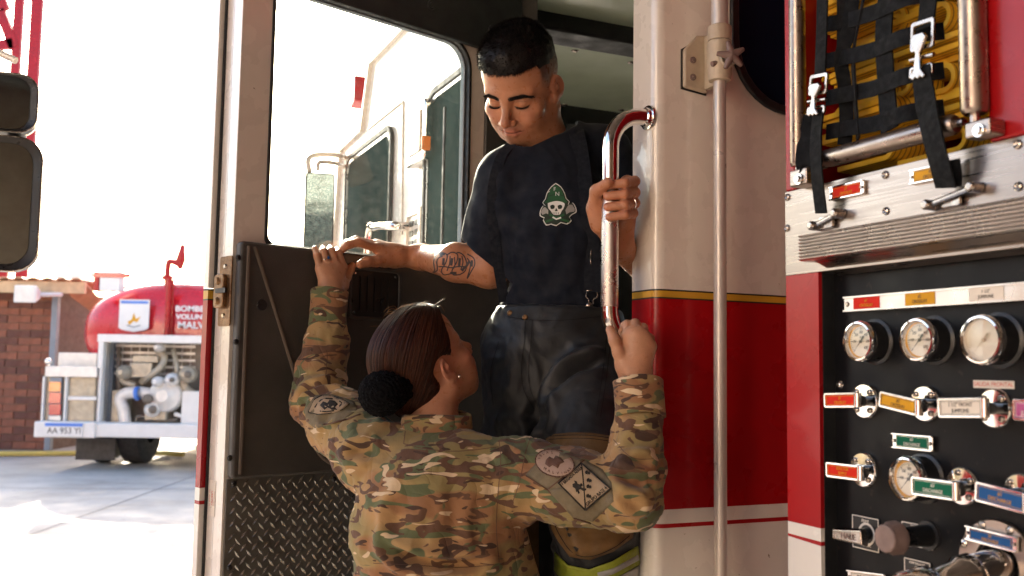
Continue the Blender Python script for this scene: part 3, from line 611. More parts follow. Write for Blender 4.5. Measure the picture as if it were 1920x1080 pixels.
def bracket(px0, py0, px1, py1, nm='roller_bracket'):
    a = on_v(px0, py1, -.028); b = on_v(px1, py0, -.028)
    mb = MB(); mb.box(a[0], b[0], -.028, -.0015, min(a[1], b[1]), max(a[1], b[1])); o = mb.build(nm, 'steel', truck, bevel=0.003)
    c = ((a[0] + b[0]) / 2, -.028, (a[1] + b[1]) / 2)
    mb = MB(); mb.lathe([(0, .007), (.005, .007), (.0055, .003), (.008, .003), (.0085, 0)], (c[0] + .004, c[1], c[2] - .004), (0, -1, 0), 14); mb.build('bolt', 'chrome', o)
bracket(1808, 218, 1856, 262); bracket(1480, 312, 1512, 352)
# ------------------------------------------------------------------ yellow hose flaked in the bed, a thing of its own
def bow(u0, u1, z0, z1, v0, w, t=.0055, turn='R', deep=0.12):
    """one flake: a run of hose that ends in a U bend"""
    pts = []; r = abs(z1 - z0) / 2; zc = (z0 + z1) / 2; s = 1 if turn == 'R' else -1
    ue = u1 if s > 0 else u0; us = u0 if s > 0 else u1
    for k in range(4): pts.append((us + (ue - s * r - us) * k / 4, v0, z0))
    for k in range(11):
        an = R(-90 + 18 * k); pts.append((ue - s * r + s * r * math.cos(an), v0, zc + r * math.sin(an)))
    for k in range(3, -1, -1): pts.append((us + (ue - s * r - us) * k / 4, v0, z1))
    return ribbon([Vector(p) for p in pts], Vector((0.15, 1, 0)), w, t, 2)
hose = empty('fire_hose', TM @ Matrix.Translation((UL + .12, .06, ZS)))
tag(hose, 'yellow ribbed fire hose folded in layers behind the black net', 'fire hose')
HT = Matrix.Translation((-(UL + .12), -.06, -ZS))
def flake(*a, **k):
    vs, fs, ac = bow(*a, **k); mb = MB(); mb.add(vs, fs); o = mb.build('hose_fold', 'fire_hose', hose, HT, smooth=70)
    at_ = o.data.attributes.new('across', 'FLOAT', 'POINT'); at_.data.foreach_set('value', ac)
def uv(px, py, v=.05): return on_v(px, py, v)
HB = UL + .03
rows = [(252, 306), (196, 250), (140, 194), (84, 138), (28, 82), (-28, 26), (-84, -30)]
for r_i, (ya, yb) in enumerate(rows):
    for (xa, xb, tn, v0, sh_) in ((1540, 1668 + (r_i % 3) * 22, 'R', .045, 0), (1690 - (r_i % 2) * 24, 1806, 'L' if r_i % 2 else 'R', .055, -20), (1562, 1640, 'L', .075, -16)):
        y0_, y1_ = ya + sh_, yb + sh_; xm = (xa + xb) / 2
        a = uv(xa, (y0_ + y1_) / 2, v0)[0]; b = uv(xb, (y0_ + y1_) / 2, v0)[0]; z1 = uv(xm, y0_, v0)[1]; z0 = max(uv(xm, y1_, v0)[1], ZS + .012)
        if z1 - z0 < .02: continue
        a, b = max(a - (.03 if tn == 'R' else 0), HB), min(b + (.03 if tn == 'L' else 0), uo1 + .02)
        flake(a + random.uniform(0, .02), b - random.uniform(0, .022), z0 + .002, z1 - .004, v0 + .03 + random.uniform(-.012, .02), .055, t=.0075, turn=tn)
        if z1 - z0 > .035 and (r_i + len(str(xa))) % 2: flake(a, b - (.014 if tn == 'R' else -.0), z0 + .0125, z1 - .0125, v0 + .03, .053, t=.0075, turn=tn)
for k in range(0):      # layers deeper in the bed
    z0 = ZS + .012 + k * .048; flake(HB + random.uniform(0, .03), uo1 + .02 - random.uniform(0, .06), z0, z0 + .036, .20, .12, turn='R' if k % 2 else 'L')
# ------------------------------------------------------------------ cargo net
net = empty('cargo_net', TM @ Matrix.Translation((UL + .15, 0, ZS + .2)))
tag(net, 'black webbing net with two buckled straps over the yellow hose', 'cargo net')
NT = Matrix.Translation((-(UL + .15), 0, -(ZS + .2)))
def nstrap(name, px, w, t=.003, wd=(1, 0, 0), m='webbing'):
    pts = [(*([on_v(x, y, v)[0]]), v, on_v(x, y, v)[1]) for x, y, v in px]
    mb = MB(); vs, fs, ac = ribbon(smooth_path(pts), Vector(wd), w, t); mb.add(vs, fs); o = mb.build(name, m, net, NT, smooth=50); return o
V_ = .018
nstrap('net_strap', [(1581, -40, V_), (1581, 60, V_), (1579, 130, V_)], .024)
nstrap('net_strap', [(1603, -40, V_), (1590, 60, V_ - .006), (1577, 110, V_ - .004), (1584, 165, V_ + .004), (1587, 230, V_), (1583, 272, V_)], .020, wd=(.6, .5, 0))
nstrap('net_strap', [(1625, -30, V_), (1610, 40, V_), (1600, 100, V_ + .004), (1602, 160, V_ - .004), (1605, 210, V_), (1609, 262, V_)], .022, wd=(.7, -.5, 0))
nstrap('net_strap', [(1665, -40, V_), (1657, 60, V_), (1660, 130, V_), (1664, 190, V_), (1668, 244, V_ - .005)], .030)
nstrap('net_strap', [(1742, -50, V_ - .01), (1740, 10, V_ - .01), (1735, 52, V_ - .015)], .027)
for ya, yb in ((44, -6), (112, 66), (182, 140), (246, 210)):
    nstrap('net_cross_strap', [(1550, ya + 2, V_ - .003), (1590, ya - 6, V_ - .006), (1640, (ya + yb) / 2 + 4, V_ - .002), (1700, yb + 2, V_ - .005), (1770, yb - 8, V_ + .03)], .023, wd=(0, 0, 1))
# main strap right: stitched webbing, cam buckle, tail, anchor
def buckle(cx, cy, ln, tilt, v):
    c = on_v(cx, cy, v); o = Matrix.Translation((c[0], v, c[1])) @ Matrix.Rotation(tilt, 4, 'Y')
    m_ = NT @ o
    mb = MB(); w = .019
    mb.ring(rr(-w, w, ln * .02, ln * .5, .004), rr(-w + .0045, w - .0045, ln * .02 + .006, ln * .5 - .006, .003), -.002, .002)
    mb.ring(rr(-w, w, -ln * .42, -ln * .22, .004), rr(-w + .004, w - .004, -ln * .42 + .004, -ln * .22 - .004, .002), -.002, .002)
    b = mb.build('buckle', 'chrome_worn', net, m_, bevel=0.001)
    mb = MB(); lev = [(-.006, -ln * .30), (-.0035, -ln * .05), (-.010, ln * .10), (-.013, ln * .20), (-.008, ln * .27), (.008, ln * .27), (.013, ln * .20), (.010, ln * .10), (.0035, -ln * .05), (.006, -ln * .30), (.014, -ln * .42)] + [(.014 - .004 * k, -ln * (.47 if k % 2 else .43)) for k in range(1, 7)] + [(-.014, -ln * .42)]
    mb.prism(lev, -.009, -.004); mb.build('buckle_lever', 'chrome_worn', b, bevel=0.0015)
    mb = MB(); mb.tube([(-w, 0, -ln * .1), (w, 0, -ln * .1)], .003, 10); mb.build('buckle_pin', 'chrome_worn', b)
buckle(1729, 96, .082, R(4), -.018)
nstrap('long_strap', [(1727, 128, -.02), (1732, 170, -.022), (1740, 215, -.034), (1752, 270, -.036), (1763, 312, -.030), (1774, 352, -.016)], .029)
buckle(1533, 180, .066, R(8), -.016)
nstrap('long_strap', [(1543, -40, -.005), (1541, 50, -.008), (1538, 140, -.012)], .022)
nstrap('long_strap', [(1535, 205, -.016), (1530, 260, -.02), (1531, 310, -.034), (1534, 350, -.026), (1540, 400, -.016)], .022)
nstrap('strap_tail', [(1520, 218, -.012), (1511, 250, -.012), (1504, 295, -.02), (1508, 318, -.02), (1517, 308, -.02), (1523, 260, -.014)], .02, wd=(.9, .5, 0))
nstrap('strap_tail', [(1784, 300, -.012), (1788, 330, -.01), (1787, 350, -.012)], .02, wd=(.9, .5, 0))
for (x, y, L_) in ((1783, 368, .034), (1548, 412, .024)):
    c = on_v(x, y, -.012); mb = MB(); mb.tube([(c[0] - L_, -.012, c[1] - .006), (c[0] + L_, -.012, c[1] + .006)], .0042, 10)
    for s in (-1, 1): mb.lathe([(0, .01), (.0045, .01), (.007, .007), (.0075, -.01), (0, -.011)], (c[0] + s * L_, -.012, c[1] + s * .006), (0, -1, 0), 12)
    mb.prism(rr(c[0] - .018, c[0] + .010, c[1] - .012, c[1] + .006, .003), -.009, -.004); mb.build('strap_anchor', 'chrome_worn', net, NT, bevel=0.001)
# ------------------------------------------------------------------ gauges, tags, valve handles
PO = Vector((0, PVp, 0))
def facing(u, v, z, yaw=0, roll=0):
    """matrix: x along the panel, y up, z out of the panel"""
    return frame((u, v, z), (1, 0, 0), (0, 0, 1)) @ Matrix.Rotation(yaw, 4, 'Y') @ Matrix.Rotation(roll, 4, 'Z')
def gauge(px, py, rpx, faded=False):
    v = -.002; u, z = on_v(px, py, v); r = on_v(px, py - rpx, v)[1] - z
    g = empty('gauge'); g.parent = truck; g.matrix_local = Matrix.Identity(4)
    mw = facing(u, v, z); mb = MB()
    depth = PVp - v
    mb.lathe([(r * .93, -.004), (r * .97, -.012), (r * .97, -depth + .004), (r * 1.12, -depth + .002), (r * 1.12, -depth)], (0, 0, 0), (0, 0, 1), 40); hs = mb.build('gauge_housing', 'black_plastic', truck, mw)
    mb = MB(); mb.lathe([(r * .80, -.006), (r * .80, .0015), (r * .86, .004), (r * .93, .0035), (r * .99, 0), (r, -.004), (r * .96, -.007)], (0, 0, 0), (0, 0, 1), 48); mb.build('bezel', 'chrome', hs)
    mb = MB(); mb.lathe([(0, -.005), (r * .80, -.005)], (0, 0, 0), (0, 0, 1), 40); mb.build('dial', 'dial_face', hs)
    mb = MB(); mb.ring(circ(0, 0, r * .80, 40), circ(0, 0, r * .73, 40), -.0049, -.0044, 0, lambda x, y, z_: (x, z_, y))
    mb.build('dial_rim', 'tag_yellow' if not faded else 'tag_white', hs)
    mb = MB(); N = 30; a0, a1 = 225, -45
    for k in range(N + 1):
        a = R(a0 + (a1 - a0) * k / N); l_ = .14 if k % 5 == 0 else .07; r1 = r * .69; r0 = r1 - r * l_
        ca, sa = math.cos(a), math.sin(a); w = r * (.012 if k % 5 else .018)
        mb.add([(r0 * ca - w * sa, r0 * sa + w * ca, -.0044), (r1 * ca - w * sa, r1 * sa + w * ca, -.0044), (r1 * ca + w * sa, r1 * sa - w * ca, -.0044), (r0 * ca + w * sa, r0 * sa - w * ca, -.0044)], [(0, 1, 2, 3)])
    mb.build('dial_ticks', 'ink_black' if not faded else 'tag_white', hs, smooth=0)
    if not faded:
        for k, tx in ((5, '100'), (10, '200'), (15, '300'), (20, '400'), (25, '500'), (30, '600')):
            a = R(a0 + (a1 - a0) * k / N); lettering([tx], Matrix.Translation((r * .44 * math.cos(a), r * .44 * math.sin(a), -.0044)), 'ink_black', hs, r * .20, .8, thick=.0001)
        lettering(['PSI'], Matrix.Translation((0, r * .18, -.0044)), 'ink_black', hs, r * .17, .8, thick=.0001)
        mb = MB(); mb.box(-r * .72, r * .72, -r * .008, r * .008, -.0046, -.0043); mb.build('dial_line', 'ink_black', hs)
    a = R(228); ca, sa = math.cos(a), math.sin(a); w = r * .03
    mb = MB(); mb.add([(r * .62 * ca, r * .62 * sa, -.0030), (-w * sa, w * ca, -.0030), (-r * .30 * ca - w * 2.2 * sa, -r * .30 * sa + w * 2.2 * ca, -.0030), (-r * .36 * ca, -r * .36 * sa, -.0030), (-r * .30 * ca + w * 2.2 * sa, -r * .30 * sa - w * 2.2 * ca, -.0030), (w * sa, -w * ca, -.0030)], [(0, 1, 2, 3, 4, 5)])
    mb.lathe([(0, -.0022), (r * .07, -.0024), (r * .08, -.004)], (0, 0, 0), (0, 0, 1), 16); mb.build('needle', 'ink_black' if not faded else 'clamp_paint', hs)
    mb = MB(); mb.lathe([(0, .0010), (r * .5, .0008), (r * .8, .0)], (0, 0, 0), (0, 0, 1), 40); mb.build('gauge_glass', 'gauge_glass' if not faded else 'gauge_glass', hs)
    bpy.data.objects.remove(g)
gauge(1610, 640, 39); gauge(1720, 637, 42); gauge(1840, 637, 48, True); gauge(1700, 898, 43)
INK = {'tag_red': 'tag_yellow', 'tag_yellow': 'ink_black', 'tag_white': 'ink_black', 'tag_green': 'ink_white', 'tag_blue': 'tag_yellow', 'tag_purple': 'ink_white'}
def plate(quad, col, lines, v, thick=.004, rim=.0022, parent=truck, name='name_tag', ends=False, rimmat='chrome', fs=None):
    """a rimmed label; quad = four pixels (left-top, right-top, right-bottom, left-bottom) on the plane v"""
    P = [on_v(x, y, v) for x, y in quad]
    c = (sum(p[0] for p in P) / 4, sum(p[1] for p in P) / 4)
    w = ((P[1][0] - P[0][0]) + (P[2][0] - P[3][0])) / 2; h = ((P[0][1] - P[3][1]) + (P[1][1] - P[2][1])) / 2
    sl = math.atan2((P[1][1] - P[0][1] + P[2][1] - P[3][1]) / 2, w)
    mw = facing(c[0], v, c[1], 0, sl); mb = MB()
    XY = lambda x, y, z: (x, z, y)
    if ends:      # open rails above and below, a screw in each end
        mb.box(-w / 2, w / 2, -h / 2, h / 2, -thick, -.0005); mb.box(-w / 2, w / 2, h / 2 - rim, h / 2, -.0005, .0022); mb.box(-w / 2, w / 2, -h / 2, -h / 2 + rim, -.0005, .0022)
        o = mb.build(name, rimmat, parent, mw, bevel=0.0005)
        ew = h * .30
        for s in (-1, 1): mb = MB(); mb.lathe([(0, .002), (h * .09, .002), (h * .13, 0)], (s * (w / 2 - ew * .55), 0, 0), (0, 0, 1), 12); mb.build('screw', 'chrome_worn', o)
        iw = w / 2 - ew
    else:
        mb.ring(rr(-w / 2, w / 2, -h / 2, h / 2, .003), rr(-w / 2 + rim, w / 2 - rim, -h / 2 + rim, h / 2 - rim, .002), -thick, .0012, 0, XY); mb.prism(rr(-w / 2 + rim, w / 2 - rim, -h / 2 + rim, h / 2 - rim, .002), -thick, -.0012, 0, XY)
        o = mb.build(name, rimmat, parent, mw, bevel=0.0006); iw = w / 2 - rim
    mb = MB(); mb.box(-iw + .0006, iw - .0006, -h / 2 + rim + .0005, h / 2 - rim - .0005, -.0011, .0003); mb.build('coloured_insert', col, o)
    b_ = .0007; ix, iy = iw - .0016, h / 2 - rim - .0015
    mb = MB(); mb.ring(rr(-ix, ix, -iy, iy, 0.0, 1), rr(-ix + b_ * .6, ix - b_ * .6, -iy + b_ * .6, iy - b_ * .6, 0.0, 1), .0003, .0005, 0, XY); mb.build('printed_border', INK[col], o)
    if lines:
        s_ = fs or min((h - 2 * rim) / (len(lines) * 1.25) * .95, 2 * iw / max(len(t) for t in lines) / .62)
        lettering(lines, Matrix.Translation((0, 0, .0004)), INK[col], o, s_, .85, 1.05, thick=.0002)
    return o, mw, w, h
# long label rail
ra = on_v(1583, 557, .022); rb = on_v(1583, 585, .022)
mb = MB(); RL = 1.2; rz0, rz1 = rb[1], ra[1]; vv = .022
mb.box(ra[0], RL, vv, PVp, rz0, rz1); mb.box(ra[0], RL, vv - .003, vv, rz1 - .0025, rz1); mb.box(ra[0], RL, vv - .003, vv, rz0, rz0 + .0025)
for k in range(8): z_ = rz0 + .004 + k * (rz1 - rz0 - .008) / 7; mb.box(ra[0] + .02, RL, vv - .0008, vv, z_ - .0006, z_ + .0006)
rail = mb.build('label_rail', 'aluminium', truck); rail['kind'] = 'thing'
mb = MB(); mb.lathe([(0, .002), (.0028, .002), (.004, 0)], (ra[0] + .006, vv, (rz0 + rz1) / 2), (0, -1, 0), 12); mb.build('screw', 'chrome_worn', rail)
def insert(x0, x1, col, lines, vd=vv - .0012):
    u0_, u1_ = on_v(x0, 570, vd)[0], on_v(x1, 570, vd)[0]; h = rz1 - rz0 - .0056
    mb = MB(); mb.box(u0_, u1_, vd, vd + .001, rz0 + .0028, rz1 - .0028); o = mb.build('name_tag', col, rail)
    s_ = min(h / (len(lines) * 1.25) * .95, (u1_ - u0_) / max(len(t) for t in lines) / .62)
    lettering(lines, facing((u0_ + u1_) / 2, vd - .0003, (rz0 + rz1) / 2), INK[col], o, s_, .85, 1.05, thick=.0001)
insert(1600, 1649, 'tag_red', ['#1', 'CROSSLAY']); insert(1697, 1753, 'tag_yellow', ['#2', 'CROSSLAY']); insert(1817, 1882, 'tag_white', ['1 1/2"', 'JUMPLINE'])
plate([(1554, 350), (1619, 338), (1619, 362), (1556, 378)], 'tag_red', ['#1', 'CROSSLAY'], -.006, ends=True)
plate([(1705, 318), (1786, 304), (1786, 330), (1706, 348)], 'tag_yellow', ['#2', 'CROSSLAY'], -.006, ends=True)
plate([(1673, 811), (1748, 818), (1748, 847), (1673, 840)], 'tag_green', ['#3', 'DISCHARGE'], PVp - .006, ends=True)
def flange(px, py, ry, nb=4, ph=45, r2=.42):
    v = PVp - .006; u, z = on_v(px, py, v); r = on_v(px, py - ry, v)[1] - z; mw = facing(u, v, z)
    mb = MB(); mb.lathe([(0, .006), (r * .25, .006), (r * .30, .002), (r * .9, .001), (r * .97, -.0005), (r, -.003), (r, -.006)], (0, 0, 0), (0, 0, 1), 36); o = mb.build('valve_flange', 'chrome', truck, mw)
    for k in range(nb):
        a = R(ph + 360 / nb * k); mb = MB(); mb.lathe([(0, .003), (r * .06, .0028), (r * .09, .0045), (r * .15, .0035), (r * .17, .001)], (r * .70 * math.cos(a), r * .70 * math.sin(a), 0), (0, 0, 1), 14); mb.build('bolt', 'chrome_worn', o)
    return o, Vector((u, v, z)), r
def valve(fpx, fpy, fr, quad, col, lines, pv=-.022, nb=4, ph=45):
    o, c, r = flange(fpx, fpy, fr, nb, ph)
    pl_, mw, w, h = plate(quad, col, lines, pv, thick=.007, rim=.0028, name='pull_handle')
    end = mw @ Vector((w / 2 - .002, 0, -.003))
    mb = MB(); mb.tube([c + Vector((0, -.002, 0)), c + Vector((0, -.022, 0)), Vector((end.x + .004, end.y + .004, end.z))], [r * .30, r * .28, r * .26], 16); mb.build('pull_rod', 'black_plastic', truck)
    mb = MB(); mb.tube([end + Vector((.001, 0, -h * .48)), end + Vector((.001, 0, h * .48))], .0055, 12); mb.build('handle_yoke', 'chrome', truck, bevel=0.0008)
valve(1620, 752, 34, [(1545, 738), (1605, 735), (1607, 765), (1546, 764)], 'tag_red', ['#1', 'CROSSLAY'])
valve(1733, 757, 35, [(1649, 733), (1722, 749), (1720, 781), (1648, 762)], 'tag_yellow', ['#2', 'CROSSLAY'])
valve(1863, 766, 38, [(1758, 747), (1844, 745), (1845, 784), (1760, 783)], 'tag_white', ['1 1/2" FRONT', 'JUMPLINE'])
valve(1990, 775, 42, [(1899, 748), (1970, 752), (1970, 793), (1899, 787)], 'tag_purple', ['REAR', 'JUMPLINE'])
valve(1617, 881, 34, [(1549, 866), (1612, 873), (1612, 902), (1549, 894)], 'tag_red', ['EDUCTOR', 'SUPPLY'])
valve(1802, 912, 37, [(1709, 893), (1791, 903), (1791, 940), (1709, 927)], 'tag_green', ['#3', 'DISCHARGE'], nb=5, ph=100)
valve(1912, 925, 38, [(1828, 901), (1924, 926), (1924, 964), (1829, 940)], 'tag_blue', ['#1', 'DISCHARGE'])
# stuck-on label strip
P_ = on_v(1825, 715, PVp - .001); Q_ = on_v(1902, 727, PVp - .001)
mb = MB(); mb.box(P_[0], Q_[0], PVp - .0012, PVp - .0002, P_[1] - (P_[1] - Q_[1]) * .5 - .0048, P_[1] - (P_[1] - Q_[1]) * .5 + .0048); o = mb.build('label_strip', 'tag_white', truck)
lettering(['SALIDA FRONTAL'], facing((P_[0] + Q_[0]) / 2, PVp - .0014, (P_[1] + Q_[1]) / 2), 'ink_red', o, .0078, .9, thick=.0001)
u_, z_ = on_v(1575, 721, PVp); mb = MB(); mb.lathe([(0, .004), (.0028, .0045), (.005, .003), (.0065, 0)], (u_, PVp, z_), (0, -1, 0), 14); mb.build('bolt', 'chrome', truck)
# engraved black plates with silver borders
def eplate(quad, texts, nm='engraved_plate', ringr=0):
    v = PVp - .002; P = [on_v(x, y, v) for x, y in quad]; c = (sum(p[0] for p in P) / 4, sum(p[1] for p in P) / 4)
    w = ((P[1][0] - P[0][0]) + (P[2][0] - P[3][0])) / 2; h = ((P[0][1] - P[3][1]) + (P[1][1] - P[2][1])) / 2
    mw = facing(c[0], v, c[1]); XY = lambda x, y, z: (x, z, y)
    mb = MB(); mb.prism(rr(-w / 2, w / 2, -h / 2, h / 2, .001), -.0018, 0, 0, XY); o = mb.build(nm, 'black_plastic', truck, mw)
    mb = MB(); mb.ring(rr(-w / 2, w / 2, -h / 2, h / 2, .001), rr(-w / 2 + .0013, w / 2 - .0013, -h / 2 + .0013, h / 2 - .0013, .001), 0.0002, .0006, 0, XY)
    if ringr: mb.ring(circ(w * .05, -h * .02, ringr, 28), circ(w * .05, -h * .02, ringr * .8, 28), .0002, .0006, 0, XY)
    mb.build('plate_border', 'ink_white', o)
    for t, y, s in texts: lettering([t], Matrix.Translation((0, y * h, .0003)), 'ink_white', o, s * h, .8, thick=.0002)
    return o, mw, w, h
o, mw, w, h = eplate([(1598, 965), (1648, 973), (1648, 1037), (1599, 1025)], [('PRIME', .36, .15), ('HALE PUMPS', -.37, .095)], ringr=.016)
c = mw @ Vector((w * .05, -h * .02, 0))
mb = MB(); mb.tube([c, c + Vector((0, -.03, 0))], .0085, 14); mb.build('lever_hub', 'black_plastic', truck)
la, lb = on_v(1566, 1001, -.006), on_v(1622, 1008, -.006)
lw = .012
mb = MB(); mb.add([(la[0], -.003, la[1] + lw * .85), (lb[0], -.003, lb[1] + lw), (lb[0] + .004, -.003, lb[1] - lw), (la[0], -.003, la[1] - lw * .7),
                   (la[0], -.012, la[1] + lw * .5), (lb[0], -.014, lb[1] + lw * .8), (lb[0] + .002, -.014, lb[1] - lw * .8), (la[0], -.012, la[1] - lw * .5)],
                  [(0, 1, 2, 3), (4, 5, 6, 7), (0, 1, 5, 4), (1, 2, 6, 5), (2, 3, 7, 6), (3, 0, 4, 7)])
lv = mb.build('prime_lever', 'chrome_worn', truck, bevel=0.002)
lettering(['HALE'], frame(((la[0] + lb[0]) / 2 + .004, -.0136, (la[1] + lb[1]) / 2), (lb[0] - la[0], -.002, lb[1] - la[1]), (0, 0, 1)), 'knob_grey', lv, .0115, 1.05, thick=.0005)
o, mw, w, h = eplate([(1691, 977), (1750, 988), (1750, 1033), (1691, 1018)], [('TRANSFER VALVE', .38, .12), ('PRESSURE', -.33, .10)])
kp = on_v(1660, 1010, -.045); kq = mw @ Vector((0, 0, 0))
kp = Vector((kp[0], -.045, kp[1])); kax = Vector((0.25, 1, 0.0))
mb = MB(); mb.lathe([(0, -.002), (.017, -.002), (.0185, 0), (.0185, .006), (.022, .012)] + [(.022, .02), (.012, .026)], kp, (0, 1, 0), 12); mb.build('valve_knob', 'knob_grey', truck, bevel=0.0012)
mb = MB(); mb.tube([kp + Vector((0, .02, 0)), kp + Vector((0, PVp + .045 - .001, 0))], [.012, .0145], 14); mb.build('knob_stem', 'black_plastic', truck)
mb = MB(); mb.lathe([(0, .003), (.019, .003), (.020, .0)], (kp.x, PVp, kp.z), (0, -1, 0), 20); mb.build('knob_washer', 'black_plastic', truck)
o, mw, w, h = eplate([(1696, 1046), (1745, 1055), (1745, 1105), (1696, 1095)], [('PUMP ENGAGED', .36, .13), ('WHEN LIT', .20, .08)], ringr=.011)
plate([(1589, 1067), (1660, 1078), (1660, 1104), (1589, 1096)], 'tag_white', ['PRIMER'], PVp - .006, ends=True)
# big discharge outlet with its ring plate
v = PVp - .004; u, z = on_v(1872, 1062, v); r = on_v(1872, 1062 - 88, v)[1] - z
mb = MB(); mb.lathe([(r * .55, .001), (r * .56, .0035), (r * .97, .0035), (r, .001), (r, -.004)], (0, 0, 0), (0, 0, 1), 56); rp = mb.build('discharge_plate', 'steel', truck, facing(u, v, z))
for k in range(8):
    a = R(22 + 45 * k); mb = MB(); mb.lathe([(0, .0035), (.003, .003), (.0055, 0.001)], (r * .90 * math.cos(a), r * .90 * math.sin(a), .003), (0, 0, 1), 12); mb.build('screw', 'chrome_worn', rp)
plate([(1810, 984), (1907, 1008), (1905, 1036), (1810, 1012)], 'tag_blue', ['#1', 'DISCHARGE'], v - .010, ends=True)
mb = MB(); mb.lathe([(r * .54, 0), (r * .54, .02), (r * .50, .02)], (u, v + .02, z), (0, -1, 0), 40); mb.build('outlet_sleeve', 'black_plastic', truck)
oc = Vector((u, v, z)); od = Vector((-.25, -1, -.28)).normalized()
mb = MB(); R_ = r * .46
mb.lathe([(R_ * .9, -.02), (R_ * .9, .03), (R_ * 1.02, .034), (R_ * 1.02, .052), (R_ * .86, .058), (R_ * .86, .085), (R_ * 1.05, .09), (R_ * 1.12, .098), (R_ * 1.12, .125), (R_ * 1.0, .132), (R_ * .8, .134), (0, .134)], oc, od, 44); oc_ = mb.build('discharge_outlet', 'chrome', truck)
mb = MB(); mb.lathe([(R_ * .78, .1345), (R_ * .8, .145), (R_ * .66, .156), (0, .160)], oc, od, 36); mb.build('outlet_cap', 'tag_yellow', oc_)
for k in range(3):
    a = R(20 + 120 * k); x_ = od.cross(Vector((0, 0, 1))).normalized(); y_ = x_.cross(od); d_ = x_ * math.cos(a) + y_ * math.sin(a)
    mb = MB(); mb.tube([oc + od * .11 + d_ * R_ * 1.08, oc + od * .11 + d_ * R_ * 1.38], [.007, .0055], 10); mb.build('outlet_lug', 'chrome', oc_)
# ------------------------------------------------------------------ ground, garage, yard
def P(px, py, Y): return at(px, py, Y)
mb = MB(); mb.add([(-60, -8, 0), (60, -8, 0), (60, 200, 0), (-60, 200, 0)], [(0, 1, 2, 3)]); g = mb.build('ground', 'concrete', None, smooth=0); g['kind'] = 'structure'
for x0, y0, x1, y1 in ((-3.9, -8, -3.9 - 0.9, 60), (-9.5, 4.2, 12, 5.6), (-9.5, 11.2, 12, 12.6)):
    d = Vector((x1 - x0, y1 - y0, 0)).normalized(); n_ = Vector((-d.y, d.x, 0)) * .012
    mb = MB(); mb.add([(x0 - n_.x, y0 - n_.y, .004), (x1 - n_.x, y1 - n_.y, .004), (x1 + n_.x, y1 + n_.y, .004), (x0 + n_.x, y0 + n_.y, .004)], [(0, 1, 2, 3)]); o = mb.build('ground_joint', 'joint', None, smooth=0); o['kind'] = 'structure'
mb = MB(); mb.add([(-2.6, -5, .004), (6, -5, .004), (6, 3.0, .004), (-2.6, 3.0, .004)], [(0, 1, 2, 3)]); tag(mb.build('floor', 'bounce_cut_floor', None, smooth=0), kind='structure')  # unseen dark slab, added to cut bounce light under the garage
# unseen garage, added to shade the truck's near side and mirror in the chrome
mb = MB(); mb.box(-2.6, 6.0, -5.0, 5.6, 4.3, 4.45); o = mb.build('unseen_ceiling', 'unseen_garage_roof', None); o['kind'] = 'structure'
for k in range(6):
    mb = MB(); mb.box(-2.6, 6.0, -4.6 + k * 1.7, -4.48 + k * 1.7, 4.1, 4.299); tag(mb.build('unseen_roof_beam', 'unseen_garage_roof'), kind='structure')
mb = MB(); mb.box(-2.6, 6.0, -5.2, -5.0, 0.001, 4.45); tag(mb.build('unseen_garage_wall', 'unseen_garage_wall'), kind='structure')
mb = MB(); mb.box(6.0, 6.2, -5.2, 5.6, 0.001, 4.45); tag(mb.build('unseen_garage_wall', 'unseen_garage_wall'), kind='structure')
# unseen cream building, added behind at left to bounce sunlight onto the truck
cb_ = empty('bounce_building', Matrix.Translation((-11.0, -7.2, 0))); tag(cb_, 'low cream building with two rows of windows, added unseen to bounce sunlight', 'building')
mb = MB(); mb.box(-7.0, 5.2, -4, 0, .001, 6.2); mb.build('wall', 'bounce_facade', cb_)
for k in range(4):
    for z0 in (1.0, 3.9): mb = MB(); mb.box(-6.2 + k * 2.9, -5.0 + k * 2.9, .001, .06, z0, z0 + 1.3); mb.build('window', 'window_dark', cb_)
mb = MB(); mb.box(-7.2, 5.4, -4.1, .25, 6.2, 6.4); mb.build('cornice', 'bounce_facade', cb_)
# ---- brick building
WY = 16.2
bb = empty('brick_building', Matrix.Translation((P(97, 700, WY).x, WY, 0)))
tag(bb, 'brick building with a tiled roof behind the tanker', 'building')
bi = bb.matrix_world.inverted()
xr = 0.0; zt_ = P(60, 552, WY).z
mb = MB(); mb.box(-4.0, xr - .012, 0.02, 5.0, 0, zt_ + .1); wall = mb.build('wall', 'mortar', bb)
proto = [None, None]
bl, bh = 0.385, 0.108; pit = 0.124; cnt = 0
for i, m_ in enumerate(('brick', 'brick_dark')):
    mb = MB(); mb.box(0, bl, 0, .03, 0, bh); me_o = mb.build('brick', m_, wall, bevel=0); proto[i] = me_o
first = [True, True]
row = 0; z = 0.03
while z < zt_:
    x = xr - bl - (0 if row % 2 else bl / 2 + .008)
    if row % 2 == 0:
        pass
    while x > -1.75:
        i = 1 if random.random() < .35 else 0
        mw = Matrix.Translation((x, -.005 + random.uniform(-.006, .006), z))
        if first[i]: proto[i].matrix_local = mw; first[i] = False
        else: copy_part(proto[i], wall, mw)
        x -= bl + .016
    if row % 2 == 0:
        mw = Matrix.Translation((xr - bl / 2, 0, z)) @ Matrix.Diagonal((.5, 1, 1, 1)); copy_part(proto[0], wall, mw)
    z += pit; row += 1
